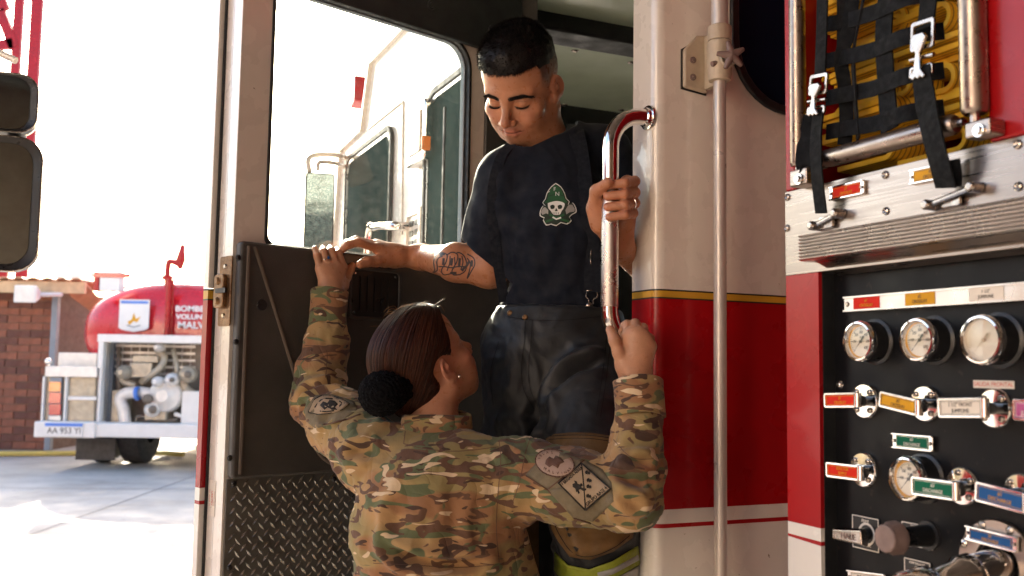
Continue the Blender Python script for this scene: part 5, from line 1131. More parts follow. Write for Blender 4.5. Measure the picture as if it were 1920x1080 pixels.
class Drape:
    """draws flat shapes given in picture coordinates and lays them on a surface with real thickness"""
    def __init__(s, tree, quad=None): s.t = tree; s.v = []; s.f = []; s.quad = quad; s.m = []
    def uv(s, x, y):
        if s.quad is None: return x, y
        (a, b, c, d) = s.quad; u, v = x, y      # a = (0,0) lower left, b = (1,0), c = (1,1), d = (0,1)
        return tuple(a[i] * (1 - u) * (1 - v) + b[i] * u * (1 - v) + c[i] * u * v + d[i] * (1 - u) * v for i in (0, 1))
    def _pt(s, x, y, off):
        px, py = s.uv(x, y); h = cast(s.t, px, py, off); return h
    def poly(s, pts, off=0.001, mi=0, step=None):
        """filled outline: triangulated, then cast"""
        bm = bmesh.new(); vs = [bm.verts.new((x, y, 0)) for x, y in pts]; f = bm.faces.new(vs); bmesh.ops.triangulate(bm, faces=[f])
        if step:
            for _ in range(5):
                es = [e for e in bm.edges if e.calc_length() > step]
                if not es: break
                bmesh.ops.subdivide_edges(bm, edges=es, cuts=1); bmesh.ops.triangulate(bm, faces=[f for f in bm.faces if len(f.verts) > 3])
        bm.verts.index_update(); P_ = [s._pt(v.co.x, v.co.y, off) for v in bm.verts]; b = len(s.v); ok = [p is not None for p in P_]
        s.v += [tuple(p) if p is not None else (0, 0, 0) for p in P_]
        for f in bm.faces:
            ix = [v.index for v in f.verts]
            if all(ok[i] for i in ix):
                q = [P_[i] for i in ix]
                if max((q[0] - q[1]).length, (q[1] - q[2]).length, (q[2] - q[0]).length) < 0.09: s.f.append(tuple(b + i for i in ix)); s.m.append(mi)
        bm.free()
    def line(s, pts, w, off=0.0015, mi=0, step=None):
        """stroke of width w"""
        pts = [np.array(p, float) for p in pts]; L_, R_ = [], []
        for i, p in enumerate(pts):
            t = pts[min(i + 1, len(pts) - 1)] - pts[max(i - 1, 0)]; t = t / (np.linalg.norm(t) + 1e-9); n = np.array([-t[1], t[0]]) * (w[i] if isinstance(w, (list, tuple)) else w) / 2
            L_.append(p + n); R_.append(p - n)
        for i in range(len(pts) - 1): 
            P_ = [s._pt(*c, off) for c in (L_[i], L_[i + 1], R_[i + 1], R_[i])]
            if all(x is not None for x in P_) and max((P_[0] - P_[2]).length, (P_[1] - P_[3]).length) < .12: b = len(s.v); s.v += [tuple(x) for x in P_]; s.f.append((b, b + 1, b + 2, b + 3)); s.m.append(mi)
    def text(s, t, x, y, size, ang=0, off=0.002, mi=0, wide=1.0, bold=0.0):
        cu = bpy.data.curves.new('t', 'FONT'); cu.body = t; cu.size = size; cu.align_x = 'CENTER'; cu.align_y = 'CENTER'; cu.resolution_u = 2; cu.offset = bold
        to = bpy.data.objects.new('t', cu); me = bpy.data.meshes.new_from_object(to); bpy.data.objects.remove(to); bpy.data.curves.remove(cu)
        ca, sa = math.cos(ang), math.sin(ang); P_ = []
        for v in me.vertices: a, b = v.co.x * wide, v.co.y; P_.append(s._pt(x + a * ca - b * sa, y + a * sa + b * ca, off))
        b0 = len(s.v); s.v += [tuple(p) if p is not None else (0, 0, 0) for p in P_]
        for f in me.polygons:
            if all(P_[i] is not None for i in f.vertices): s.f.append(tuple(b0 + i for i in f.vertices)); s.m.append(mi)
        bpy.data.meshes.remove(me)
    def build(s, name, mats, parent, thick=0.0, world_parent=None):
        me = bpy.data.meshes.new(name); me.from_pydata(s.v, [], s.f)
        for m_ in (mats if isinstance(mats, (list, tuple)) else [mats]): me.materials.append(M[m_])
        me.polygons.foreach_set('material_index', s.m); me.shade_smooth()
        bm = bmesh.new(); bm.from_mesh(me); bm.normal_update(); bmesh.ops.reverse_faces(bm, faces=[f for f in bm.faces if f.normal.dot(f.calc_center_median() - CAM) > 0]); bm.to_mesh(me); bm.free()
        o = bpy.data.objects.new(name, me); COL.objects.link(o); o.parent = parent
        root = parent
        m = Matrix.Identity(4)
        while root is not None: m = root.matrix_local @ m if root.parent else root.matrix_world @ m; root = root.parent
        o.matrix_local = m.inverted()
        if thick: sm_ = o.modifiers.new('thick', 'SOLIDIFY'); sm_.thickness = thick; sm_.offset = -1
        return o
def chain_world(o):
    m = Matrix.Identity(4)
    while o is not None: m = (o.matrix_local if o.parent else o.matrix_world) @ m; o = o.parent
    return m
# ------------------------------------------------------------------ cloth, skin and hair materials
def attr_skin(name, base, red, dark, rough=0.5):
    m = mat(name, base, rough, 0, 0.13, 30, 0.45, 420, spec=0.45, bdist=0.0008, sss=0.10, rvar=0.3, speck=tuple(c * .72 for c in base), speck_amt=-0.02)
    nt = m.node_tree; L = nt.links; p = nt.nodes['Principled BSDF']; src = p.inputs['Base Color'].links[0].from_socket
    for at_n, col, st in (('red', red, 0.75), ('dark', dark, 1.0), ('nail', (0.75, 0.45, 0.38), 0.8)):
        a = nt.nodes.new('ShaderNodeAttribute'); a.attribute_name = at_n; mu = _n(nt, 'ShaderNodeMath', operation='MULTIPLY', use_clamp=True); mu.inputs[1].default_value = st; L.new(a.outputs['Fac'], mu.inputs[0])
        mx = _n(nt, 'ShaderNodeMix', data_type='RGBA'); L.new(mu.outputs[0], mx.inputs[0]); L.new(src, mx.inputs[6]); mx.inputs[7].default_value = (*col, 1); src = mx.outputs[2]
    L.new(src, p.inputs['Base Color'])
attr_skin('skin_man', (0.48, 0.205, 0.105), (0.46, 0.13, 0.085), (0.035, 0.022, 0.018), 0.42)
attr_skin('skin_woman', (0.52, 0.265, 0.155), (0.50, 0.16, 0.11), (0.05, 0.025, 0.018), 0.45)
def camo():
    m = bpy.data.materials.new('camo'); m.use_nodes = True; nt = m.node_tree; L = nt.links; p = nt.nodes['Principled BSDF']; M['camo'] = m
    p.inputs['Roughness'].default_value = 0.85; p.inputs['Sheen Weight'].default_value = 0.15; p.inputs['Specular IOR Level'].default_value = 0.25
    a = nt.nodes.new('ShaderNodeAttribute'); a.attribute_name = 'cloth'
    def layer(sc, st, off, dist, lo, hi, det=2.0, soft=None):
        mp = nt.nodes.new('ShaderNodeMapping'); mp.inputs['Scale'].default_value = st; mp.inputs['Location'].default_value = off; L.new(a.outputs['Vector'], mp.inputs[0])
        n = _n(nt, 'ShaderNodeTexNoise', Scale=sc, Detail=det, Roughness=0.45, Distortion=dist); L.new(mp.outputs[0], n.inputs['Vector'])
        cr = nt.nodes.new('ShaderNodeValToRGB'); cr.color_ramp.elements[0].position = lo; cr.color_ramp.elements[1].position = hi; L.new(n.outputs[0], cr.inputs[0]); return cr.outputs[0]
    def mix(f, c0, c1):
        mx = _n(nt, 'ShaderNodeMix', data_type='RGBA'); L.new(f, mx.inputs[0])
        if isinstance(c0, tuple): mx.inputs[6].default_value = (*c0, 1)
        else: L.new(c0, mx.inputs[6])
        mx.inputs[7].default_value = (*c1, 1); return mx.outputs[2]
    c = mix(layer(6, (1, 1, 1.7), (3, 1, 2), .3, .40, .60, 1.0), (0.44, 0.265, 0.115), (0.29, 0.225, 0.090))     # tan into olive, soft
    c = mix(layer(7, (1, 1, 2.2), (7, 4, 1), .6, .52, .60, 1.5), c, (0.31, 0.155, 0.072))                       # ruddy brown, soft
    c = mix(layer(12, (1, 1, 2.4), (1, 9, 5), 1.1, .560, .575, 1.5), c, (0.125, 0.140, 0.066))                    # green
    c = mix(layer(16, (1, 1, 2.4), (5, 2, 8), 1.5, .580, .592, 1.2), c, (0.135, 0.070, 0.042))                   # dark brown
    c = mix(layer(17, (1, 1, 2.6), (2, 6, 3), 1.0, .655, .665, 1.0), c, (0.075, 0.042, 0.028))
    c = mix(layer(17, (1, 1, 2.8), (9, 3, 6), 1.0, .660, .67, 0.8), c, (0.66, 0.50, 0.31))                        # pale flecks
    L.new(c, p.inputs['Base Color'])
    tc = nt.nodes.new('ShaderNodeTexCoord'); n = _n(nt, 'ShaderNodeTexNoise', Scale=700.0, Detail=2.0); L.new(tc.outputs['Object'], n.inputs['Vector'])
    n2 = _n(nt, 'ShaderNodeTexNoise', Scale=60.0, Detail=4.0); L.new(tc.outputs['Object'], n2.inputs['Vector'])
    ad = _n(nt, 'ShaderNodeMath', operation='MULTIPLY_ADD'); ad.inputs[1].default_value = 0.15; L.new(n.outputs[0], ad.inputs[0]); L.new(n2.outputs[0], ad.inputs[2])
    n3 = _n(nt, 'ShaderNodeTexNoise', Scale=13.0, Detail=1.5, Distortion=1.2); mp3 = nt.nodes.new('ShaderNodeMapping'); mp3.inputs['Scale'].default_value = (1, 1, .75); L.new(tc.outputs['Object'], mp3.inputs[0]); L.new(mp3.outputs[0], n3.inputs['Vector'])
    s3 = _n(nt, 'ShaderNodeMath', operation='SUBTRACT'); s3.inputs[1].default_value = 0.5; L.new(n3.outputs[0], s3.inputs[0]); a3 = _n(nt, 'ShaderNodeMath', operation='ABSOLUTE'); L.new(s3.outputs[0], a3.inputs[0])
    p3 = _n(nt, 'ShaderNodeMath', operation='POWER'); p3.inputs[1].default_value = 0.6; L.new(a3.outputs[0], p3.inputs[0])
    b0 = _n(nt, 'ShaderNodeBump', Strength=0.6, Distance=0.008); L.new(p3.outputs[0], b0.inputs['Height'])
    b = _n(nt, 'ShaderNodeBump', Strength=0.55, Distance=0.003); L.new(ad.outputs[0], b.inputs['Height']); L.new(b0.outputs[0], b.inputs['Normal']); L.new(b.outputs[0], p.inputs['Normal'])
camo()
mat('patch_tan', (0.40, 0.29, 0.18), 0.85, 0, 0.08, 60, 0.5, 900, bdist=0.0008)
mat('patch_pink', (0.44, 0.30, 0.22), 0.85, 0, 0.08, 60, 0.5, 900, bdist=0.0008)
mat('velcro', (0.20, 0.16, 0.095), 0.95, 0, 0.15, 60, 0.8, 1200, bdist=0.001)
mat('thread_black', (0.018, 0.015, 0.012), 0.8)
mat('thread_brown', (0.13, 0.065, 0.04), 0.8)
mat('tshirt', (0.0045, 0.0072, 0.0155), 0.85, 0, 0.05, 12, 0.35, 500, sheen=0.06, spec=0.3, bdist=0.0007)
mat('bunker', (0.0085, 0.0100, 0.0122), 0.55, 0, 0.4, 9, 0.45, 420, sheen=0.05, spec=0.5, bdist=0.0012)
mat('knee_patch', (0.15, 0.080, 0.026), 0.75, 0, 0.25, 14, 0.5, 200, bdist=0.0012)
mat('lime_tape', (0.26, 0.30, 0.02), 0.6, 0, 0.15, 40, 0.6, 500)
mat('silver_tape', (0.36, 0.35, 0.33), 0.4, 0.2, 0.12, 40, 0.5, 500)
mat('seam', (0.006, 0.006, 0.007), 0.9)
mat('elastic', (0.0055, 0.008, 0.0145), 0.82, 0, 0.05, 40, 0.3, 900, sheen=0.05, spec=0.3)
mat('logo_white', (0.80, 0.80, 0.76), 0.7); mat('logo_green', (0.016, 0.10, 0.035), 0.7); mat('logo_dark', (0.015, 0.03, 0.02), 0.7)
mat('tattoo_ink', (0.050, 0.036, 0.040), 0.5)
mat('hair_tie', (0.005, 0.005, 0.006), 0.9, 0, 0.2, 40, 1.0, 300, spec=0.1, bdist=0.003)
def hair_mat(name, col, rough=0.35):
    m = bpy.data.materials.new(name); m.use_nodes = True; p = m.node_tree.nodes['Principled BSDF']; p.inputs['Base Color'].default_value = (*col, 1); p.inputs['Roughness'].default_value = rough
    p.inputs['Specular IOR Level'].default_value = 0.22; M[name] = m
hair_mat('hair_deep', (0.018, 0.006, 0.003), 0.4); hair_mat('hair_sunlit', (0.30, 0.15, 0.055), 0.35); hair_mat('hair_black', (0.010, 0.0075, 0.007), 0.42); hair_mat('hair_brown', (0.060, 0.018, 0.0075), 0.36); hair_mat('hair_brown_base', (0.026, 0.009, 0.005), 0.5)
def strands(name, curves, mats, parent, rad=0.00018, tip=0.3):
    """curves: list of (n,3) arrays"""
    hc = bpy.data.hair_curves.new(name); hc.add_curves([len(c) for c in curves])
    P_ = np.concatenate(curves).astype(np.float32); hc.attributes['position'].data.foreach_set('vector', P_.ravel())
    rr_ = np.concatenate([np.linspace(1, tip, len(c)) * rad for c in curves]).astype(np.float32)
    ra = hc.attributes.get('radius') or hc.attributes.new('radius', 'FLOAT', 'POINT'); ra.data.foreach_set('value', rr_)
    hc.materials.append(M[mats]); o = bpy.data.objects.new(name, hc); COL.objects.link(o); o.parent = parent; o.matrix_local = chain_world(parent).inverted(); return o
def basis(F, U):
    F = np.array(F, float); F /= np.linalg.norm(F); U = np.array(U, float); U -= F * (U @ F); U /= np.linalg.norm(U); X = np.cross(F, U); return np.stack([X, F, U], 1)
def view_axes(px, py):
    v = np.array(ray(px, py).normalized()); r = np.array(_rt); r -= v * (v @ r); r /= np.linalg.norm(r); return r, v, np.cross(r, v)
SQ = 0.92
def build_head(O, B, h=0.0019, male=True, neck_to=None, neck_r=0.055):
    """head in its own frame: x to the person's right, y forward, z up, eye level at 0"""
    f = Field((-.105, -.135, -.20), (.105, .14, .15), h, B, O)
    s = 1.0 if male else 0.935
    e = lambda c, r, k=.012, **kw: f.ell(np.array(c) * s, np.array(r) * s, k, **kw)
    c_ = lambda a, b, ra, rb, k=.012, **kw: f.cone(np.array(a) * s, np.array(b) * s, ra * s, rb * s, k, **kw)
    e((0, -.014, .036), (.075, .096, .084), .02); e((0, .022, .052), (.066, .066, .056), .03)
    e((0, .028, -.035), (.060, .060, .078), .03)
    for x in (-1, 1):
        c_((x * .056, -.012, -.052), (x * (.034 if male else .028), .052, -.096), .017, .013, .025)
        e((x * .043, .056, -.026), (.024, .022, .020), .022)
        e((x * .036, .052, -.060), (.022, .024, .026), .02)
        c_((x * .008, .083, .016), (x * .046, .066, .020), .0095 if male else .006, .008, .016)
    e((0, .066, -.100), (.022, .018, .016), .022); e((0, .070, -.070), (.030, .020, .028), .02)
    for x in (-1, 1): e((x * .032, .094, .002), (.019, .016, .0125), .012, mode='sub')
    for x in (-1, 1): e((x * .0315, .0715, .001), (.0150, .0145, .0135), .006)
    c_((0, .080, .012), (0, .110, -.033), .0075, .0095, .012); e((0, .108, -.036), (.0105, .0105, .0095), .008)
    for x in (-1, 1): e((x * .0145, .098, -.040), (.0075, .0105, .0075), .006); e((x * .007, .103, -.0465), (.0035, .005, .003), .003, mode='sub')
    up = [(-.026, .077, -.0645), (-.010, .090, -.0635), (0, .0905, -.0650), (.010, .090, -.0635), (.026, .077, -.0645)]; lo = [(-.023, .077, -.0680), (-.009, .0885, -.0735), (.009, .0885, -.0735), (.023, .077, -.0680)]
    for L_, r_ in ((up, (.003, .0045, .004, .0045, .003)), (lo, (.003, .0055, .0055, .003))):
        for i in range(len(L_) - 1): c_(L_[i], L_[i + 1], r_[i], r_[i + 1], .004)
    mo = [(-.032, .073, -.0605), (-.020, .086, -.0655), (-.008, .0965, -.0690), (.008, .0965, -.0690), (.020, .086, -.0655), (.032, .073, -.0605)]
    for i in range(5): c_(mo[i], mo[i + 1], .0014, .0014, .003, mode='sub')
    for x in (-1, 1): c_((x * .022, .094, -.040), (x * .036, .078, -.060), .0012, .0012, .009, mode='sub'); e((x * .034, .074, -.046), (.014, .010, .012), .012)
    er = 1.0 if male else .70
    for x in (-1, 1):        # ears
        rot = np.array(Matrix.Rotation(R(-14) * 1, 3, 'X') @ Matrix.Rotation(R(22) * x, 3, 'Z'))
        e((x * .079, -.010, -.004), (.0065, .0195 * er, .031 * er), .006, rot=rot); e((x * .074, -.002, -.028), (.007, .010, .011), .008)
        e((x * .087, -.008, .000), (.0065, .0115 * er, .020 * er), .004, rot=rot, mode='sub'); e((x * .0815, -.004, .000), (.0035, .005, .007), .003)
    f.cone(np.array((0, -.022, -.045)) * s, (0, -.03, -.13) if neck_to is None else neck_to, neck_r * .98, neck_r, .03)
    p, q = f.mesh()
    if male: l = (p - O) @ B; l[:, 2] = np.where((l[:, 2] < 0) & (l[:, 2] > -.13), l[:, 2] * SQ, np.where(l[:, 2] <= -.13, l[:, 2] + .13 * (1 - SQ), l[:, 2])); p = O + l @ B.T
    return relax(p, q, 1, .4), q
def head_local(p, O, B): return (p - O) @ B
# ------------------------------------------------------------------ the woman in the camouflage jacket
WD = 1.90
wroot = empty('person', Matrix.Translation((at(830, 900, 1.83).x, 1.83, 0)))
tag(wroot, 'woman in camouflage jacket seen from behind, hair in a bun, holding door and handrail', 'person')
WO = PX(798, 684, WD); r_, v_, u_ = view_axes(798, 684)
WB = basis(r_ * .66 + v_ * .46 + u_ * .60, u_ * .78 - v_ * .32 - r_ * .46)
NB_ = PX(815, 812, 1.86); nl = (NB_ - WO) @ WB
hp, hq = build_head(WO, WB, .0021, False, nl, .051)
# hands
def hand(f, wrist, mcps, fingers, thumb, fr, k=.010, wr=.021, back=None, palm_r=.012, heel=None):
    wrist = np.array(wrist)
    for m_ in mcps: f.cone(wrist + (m_ - wrist) * .12, m_, palm_r * 1.15, palm_r * .92, .016)
    for i, fg in enumerate(fingers):
        r0 = fr[i] if isinstance(fr, (list, tuple)) else fr
        pts = [mcps[i]] + list(fg); rad = [r0 * 1.08, r0 * 1.02, r0 * .92, r0 * .80][:len(pts)]
        for j in range(len(pts) - 1): f.cone(pts[j], pts[j + 1], rad[j], rad[j + 1], .0035)
    t0 = thumb[0]; f.cone(wrist + (t0 - wrist) * .3, t0, palm_r * 1.2, palm_r * 1.25, .018)
    tr = [palm_r * 1.2] + [((fr[0] if isinstance(fr, (list, tuple)) else fr) * c) for c in (1.25, 1.15, .95)]
    for j in range(len(thumb) - 1): f.cone(thumb[j], thumb[j + 1], tr[j], tr[j + 1], .006)
def DP(px, py, b):
    a, z = on_d(px, py, b); return np.array(dw(a, b, z))
def mkfield(pts, pad, h): pts = np.array(pts); return Field(pts.min(0) - pad, pts.max(0) + pad, h)
# her left hand hooked over the door's top edge
LW = PX(618, 552, 2.095)
mc = [DP(643, 501, .050), DP(629, 496, .052), DP(613, 498, .050), DP(600, 504, .046)]
fi = [[DP(635, 475, .048), DP(633, 469, .020), DP(631, 468, .004)], [DP(621, 471, .050), DP(620, 465.5, .020), DP(619, 465, .003)], [DP(607, 472, .049), DP(606, 466.5, .020), DP(606, 466, .003)], [DP(594, 480, .046), DP(591, 467, .030), DP(590, 465, .008)]]
th = [DP(641, 535, .046), DP(650, 519, .040), DP(656, 506, .034), DP(661, 498, .032)]
f = mkfield([LW] + mc + th + [fi[0][2], PX(610, 640, 2.07)], .035, .0017)
hand(f, LW, mc, fi, th, [.0082, .0084, .0080, .0072], palm_r=.0120)
f.cone(LW, PX(612, 650, 2.07), .0235, .030, .02, flat=((0.3, 1, 0), .8))
lh = f.mesh(); lh = (relax(*lh, 1, .3), lh[1])
# her right hand round the lower end of the rail
RWY = 1.735
RW = PX(1193, 710, RWY + .005)
mc = [PX(1178, 630, RWY), PX(1193, 624, RWY - .006), PX(1207, 632, RWY - .004), PX(1218, 650, RWY + .002)]
fi = [[PX(1176, 609, RWY + .012), PX(1172, 610, RWY + .035), PX(1166, 622, RWY + .046)], [PX(1191, 607, RWY + .010), PX(1180, 611, RWY + .036), PX(1170, 628, RWY + .048)], [PX(1206, 615, RWY + .012), PX(1195, 618, RWY + .036), PX(1182, 634, RWY + .046)], [PX(1219, 634, RWY + .016), PX(1207, 636, RWY + .036), PX(1194, 648, RWY + .044)]]
th = [PX(1172, 684, RWY + .002), PX(1160, 662, RWY - .006), PX(1152, 638, RWY - .008), PX(1144, 618, RWY + .002)]
f = mkfield([RW] + mc + th + [fi[0][2], PX(1196, 790, 1.72)], .035, .0017)
hand(f, RW, mc, fi, th, [.0086, .0088, .0084, .0076], palm_r=.0145)
f.cone(RW, PX(1196, 800, 1.72), .0245, .031, .02, flat=((0.3, 1, 0), .8))
rh = f.mesh(); rh = (relax(*rh, 1, .3), rh[1])
# inner body under the clothes
f = Field(PX(560, 1080, 1.9) - V(.1, .3, 1.15), PX(1260, 780, 1.9) + V(.1, .3, .05), .010)
TC = PX(825, 900, 1.82); WA = PX(838, 1090, 1.82)
f.cone(PX(825, 990, 1.84), WA, .09, .10, .03, flat=((0, 1, 0), .6)); f.cone(NB_, PX(825, 930, 1.86), .048, .06, .02)
LSh, LEl = PX(694, 850, 1.86), PX(597, 752, 2.02); RSh, REl = PX(982, 896, 1.79), PX(1180, 934, 1.69)
f.chain([LSh, LEl, LW], [.045, .036, .028], .02); f.chain([RSh, REl, RW], [.045, .036, .028], .02)
bp_, bq_ = f.mesh()
p, q = join([(hp, hq), lh, rh, (bp_, bq_)])
hl = head_local(p, WO, WB); near = np.linalg.norm(hl, axis=1) < .16
red = np.zeros(len(p)); red += near * (np.exp(-(((hl[:, 0] - .078) / .02) ** 2 + ((hl[:, 2] + .004) / .035) ** 2)) * .7 + .3 * np.exp(-((hl - V(.04, .07, -.03)) ** 2).sum(1) / .03 ** 2))
lip = near * np.exp(-((hl[:, 1] - .088) / .014) ** 2 - ((hl[:, 2] + .067) / .008) ** 2 - (hl[:, 0] / .02) ** 2); red += lip * .9
nail = np.zeros(len(p)); dark = np.zeros(len(p))
wbody = raw_mesh('body', p, q, 'skin_woman', wroot, dict(red=np.clip(red, 0, 1), nail=nail, dark=dark))
# ---- jacket
f = Field(PX(540, 1080, 1.9) - V(.05, .30, .24), PX(1260, 540, 1.9) + V(.05, .32, .02), .0042)
YF = (0, 1, 0)
f.cone(PX(815, 842, 1.86), PX(822, 905, 1.82), .058, .090, .04, flat=(YF, .9))
f.cone(PX(825, 975, 1.815), PX(824, 990, 1.815), .144, .152, .05, flat=(YF, .72))
f.cone(PX(824, 990, 1.815), PX(838, 1042, 1.82), .152, .138, .05, flat=(YF, .74))
f.cone(PX(838, 1075, 1.82), PX(838, 1150, 1.82), .148, .166, .016, flat=(YF, .74))
f.cone(PX(838, 1150, 1.82), PX(838, 1290, 1.82), .178, .182, .03, flat=(YF, .76))
f.cone(PX(765, 876, 1.84), LSh, .066, .062, .04); f.cone(PX(885, 895, 1.815), RSh, .074, .066, .04)
Lm = LSh * .45 + LEl * .55
f.chain([LSh, Lm, LEl], [.062, .058, .050], .03)
f.chain([LEl, PX(604, 690, 2.05), PX(613, 640, 2.07), PX(615, 622, 2.08)], [.049, .044, .037, .033], .03)
f.chain([RSh, RSh * .5 + REl * .5, REl], [.062, .061, .052], .03)
f.chain([REl, PX(1192, 870, 1.70), PX(1197, 812, 1.72), PX(1198, 795, 1.722)], [.049, .044, .038, .036], .025)
p, q = f.mesh(); n = vnormals(p, q)
rest = p.copy()
C = lambda Y, *pts: [PX(x, y, Y) for x, y in pts]
BK = 1.70
cr = [
 (C(BK, (702, 775), (700, 810), (706, 848)), .016, .011), (C(BK, (722, 782), (716, 820)), .008, .009),
 (C(BK, (660, 800), (690, 830), (720, 838)), .007, .010), (C(1.79, (640, 850), (680, 845), (712, 860)), .007, .010),
 (C(1.70, (936, 828), (938, 870), (934, 930), (930, 990), (936, 1052)), .007, .006),
 (C(1.68, (960, 830), (958, 880), (965, 930)), .004, .006),
 (C(1.66, (940, 940), (975, 960), (1010, 990)), .012, .013), (C(1.66, (935, 985), (965, 1010), (985, 1045)), .012, .014), (C(1.66, (945, 1030), (985, 1010), (1010, 980)), .009, .010),
 (C(1.70, (700, 1030), (770, 1052), (850, 1060), (940, 1050), (990, 1040)), .013, .010),
 (C(1.70, (690, 1000), (730, 1030), (790, 1046)), .006, .010),
 (C(BK, (650, 900), (690, 940), (740, 950)), .004, .014), (C(BK, (760, 870), (750, 960), (735, 1030)), .004, .016), (C(BK, (850, 880), (856, 960), (840, 1040)), .0035, .016),
 (C(BK, (900, 850), (890, 930), (900, 1010)), .003, .014),
 (C(1.66, (1000, 960), (1040, 975), (1090, 985)), .009, .010), (C(1.62, (1010, 880), (1000, 920), (1015, 960)), .007, .010),
 (C(1.62, (985, 850), (975, 880), (985, 920)), .006, .009),
 (C(1.64, (1150, 840), (1180, 862), (1210, 865), (1240, 858)), .010, .009), (C(1.64, (1150, 870), (1185, 905), (1215, 915)), .008, .010), (C(1.62, (1135, 885), (1160, 915), (1190, 945), (1200, 980)), .009, .010),
 (C(1.64, (1160, 805), (1195, 825), (1232, 815)), .007, .008), (C(1.64, (1160, 830), (1200, 842), (1236, 838)), .005, .007), (C(1.62, (1100, 930), (1140, 955), (1170, 985)), .006, .012),
 (C(1.62, (1150, 920), (1200, 940), (1236, 925)), .007, .011),
 (C(1.96, (560, 700), (600, 712), (648, 700)), .010, .009), (C(1.96, (556, 735), (600, 742), (650, 725)), .011, .009), (C(1.98, (575, 655), (610, 668), (645, 655)), .006, .008), (C(1.98, (572, 680), (610, 690), (650, 680)), .005, .008),
 (C(1.94, (560, 765), (600, 770), (660, 748)), .010, .009), (C(1.90, (600, 800), (640, 812), (680, 800)), .008, .009), (C(1.88, (590, 785), (640, 792), (670, 770)), .005, .008),
 (C(1.99, (585, 628), (615, 636), (645, 628)), .005, .007), (C(1.84, (640, 830), (665, 860), (660, 890)), .006, .010)]
p = creases(p, n, cr)
w1 = noise(rest * V(9, 9, 9) + 5); q3 = rest * V(1, 1, .8) * 19 + w1[:, None] * 1.6
rd = 1 - 2 * np.abs(noise(q3)); rd2 = 1 - 2 * np.abs(noise(rest * 48 + 9 + w1[:, None] * 2.5))
arm = np.minimum(near_poly(rest, [LSh, LEl, PX(617, 590, 2.085)])[0], near_poly(rest, [RSh, REl, PX(1197, 762, 1.725)])[0]) < .085
amp = np.where(arm, .0085, .0050)
p = p + n * ((rd - .4) * amp + (rd2 - .4) * amp * .35)[:, None]
p = relax(p, q, 1, .3)
jacket = raw_mesh('jacket', p, q, 'camo', wroot, dict(cloth=rest))
JT = bvh(p, q)
JI = chain_world(jacket).inverted()
# cuffs
def cuff(c0, c1, rx, ry, axx, nm='cuff', flare=1.0, seed=0):
    c0, c1 = Vector(c0), Vector(c1); ax = (c1 - c0).normalized(); x = Vector(axx); x = (x - ax * x.dot(ax)).normalized(); y = ax.cross(x); N = 40; vs = []
    lay = [(0, .93), (0.0, 1.0), (.02, 1.03), (.25, 1.0), (.5, 1.01), (.75, 1.0), (.98, 1.03), (1.0, 1.0), (1.0, .92), (.6, .90), (.2, .90)]
    for t, s in lay:
        for k in range(N):
            a = 2 * math.pi * k / N; w = 1 + .03 * math.sin(3 * a + seed) + .02 * math.sin(5 * a + 2 * seed + 4 * t); fl = s * w * (1 + (flare - 1) * t)
            vs.append(c0 + (c1 - c0) * t + ax * (.002 * math.sin(2 * a + seed)) + x * (math.cos(a) * rx * fl) + y * (math.sin(a) * ry * fl))
    L_ = len(lay); fs = [(i * N + k, i * N + (k + 1) % N, ((i + 1) % L_) * N + (k + 1) % N, ((i + 1) % L_) * N + k) for i in range(L_) for k in range(N)]
    vs = np.array(vs); o = raw_mesh(nm, vs, np.array(fs), 'camo', jacket, dict(cloth=vs * 1.0 + .3)); return o
cuff(PX(617, 546, 2.095), PX(614, 611, 2.08), .0400, .037, (1, 0, 0), seed=1)
cuff(PX(1196, 712, 1.735), PX(1199, 781, 1.72), .0445, .040, (1, 0, 0), seed=2)
# collar
cc = Vector(PX(817, 803, 1.85)); N = 56; vs = []
lay = [(0.0, 1.0, 0), (.004, 1.03, 0), (.018, 1.01, 0), (.032, .98, 0), (.035, .95, 0), (.031, .90, 0), (.0, .92, 0)]
for hgt, s, _ in lay:
    for k in range(N):
        a = 2 * math.pi * k / N; vs.append((cc.x + .068 * s * math.cos(a) + .05 * hgt, cc.y + .060 * s * math.sin(a) + hgt * .25, cc.z - .004 + hgt * .95 + .004 * math.sin(a) - .003 * math.cos(2 * a)))
L_ = len(lay); fs = [(i * N + k, i * N + (k + 1) % N, ((i + 1) % L_) * N + (k + 1) % N, ((i + 1) % L_) * N + k) for i in range(L_) for k in range(N)]
vs = np.array(vs); raw_mesh('collar', vs, np.array(fs), 'camo', jacket, dict(cloth=vs + .7))
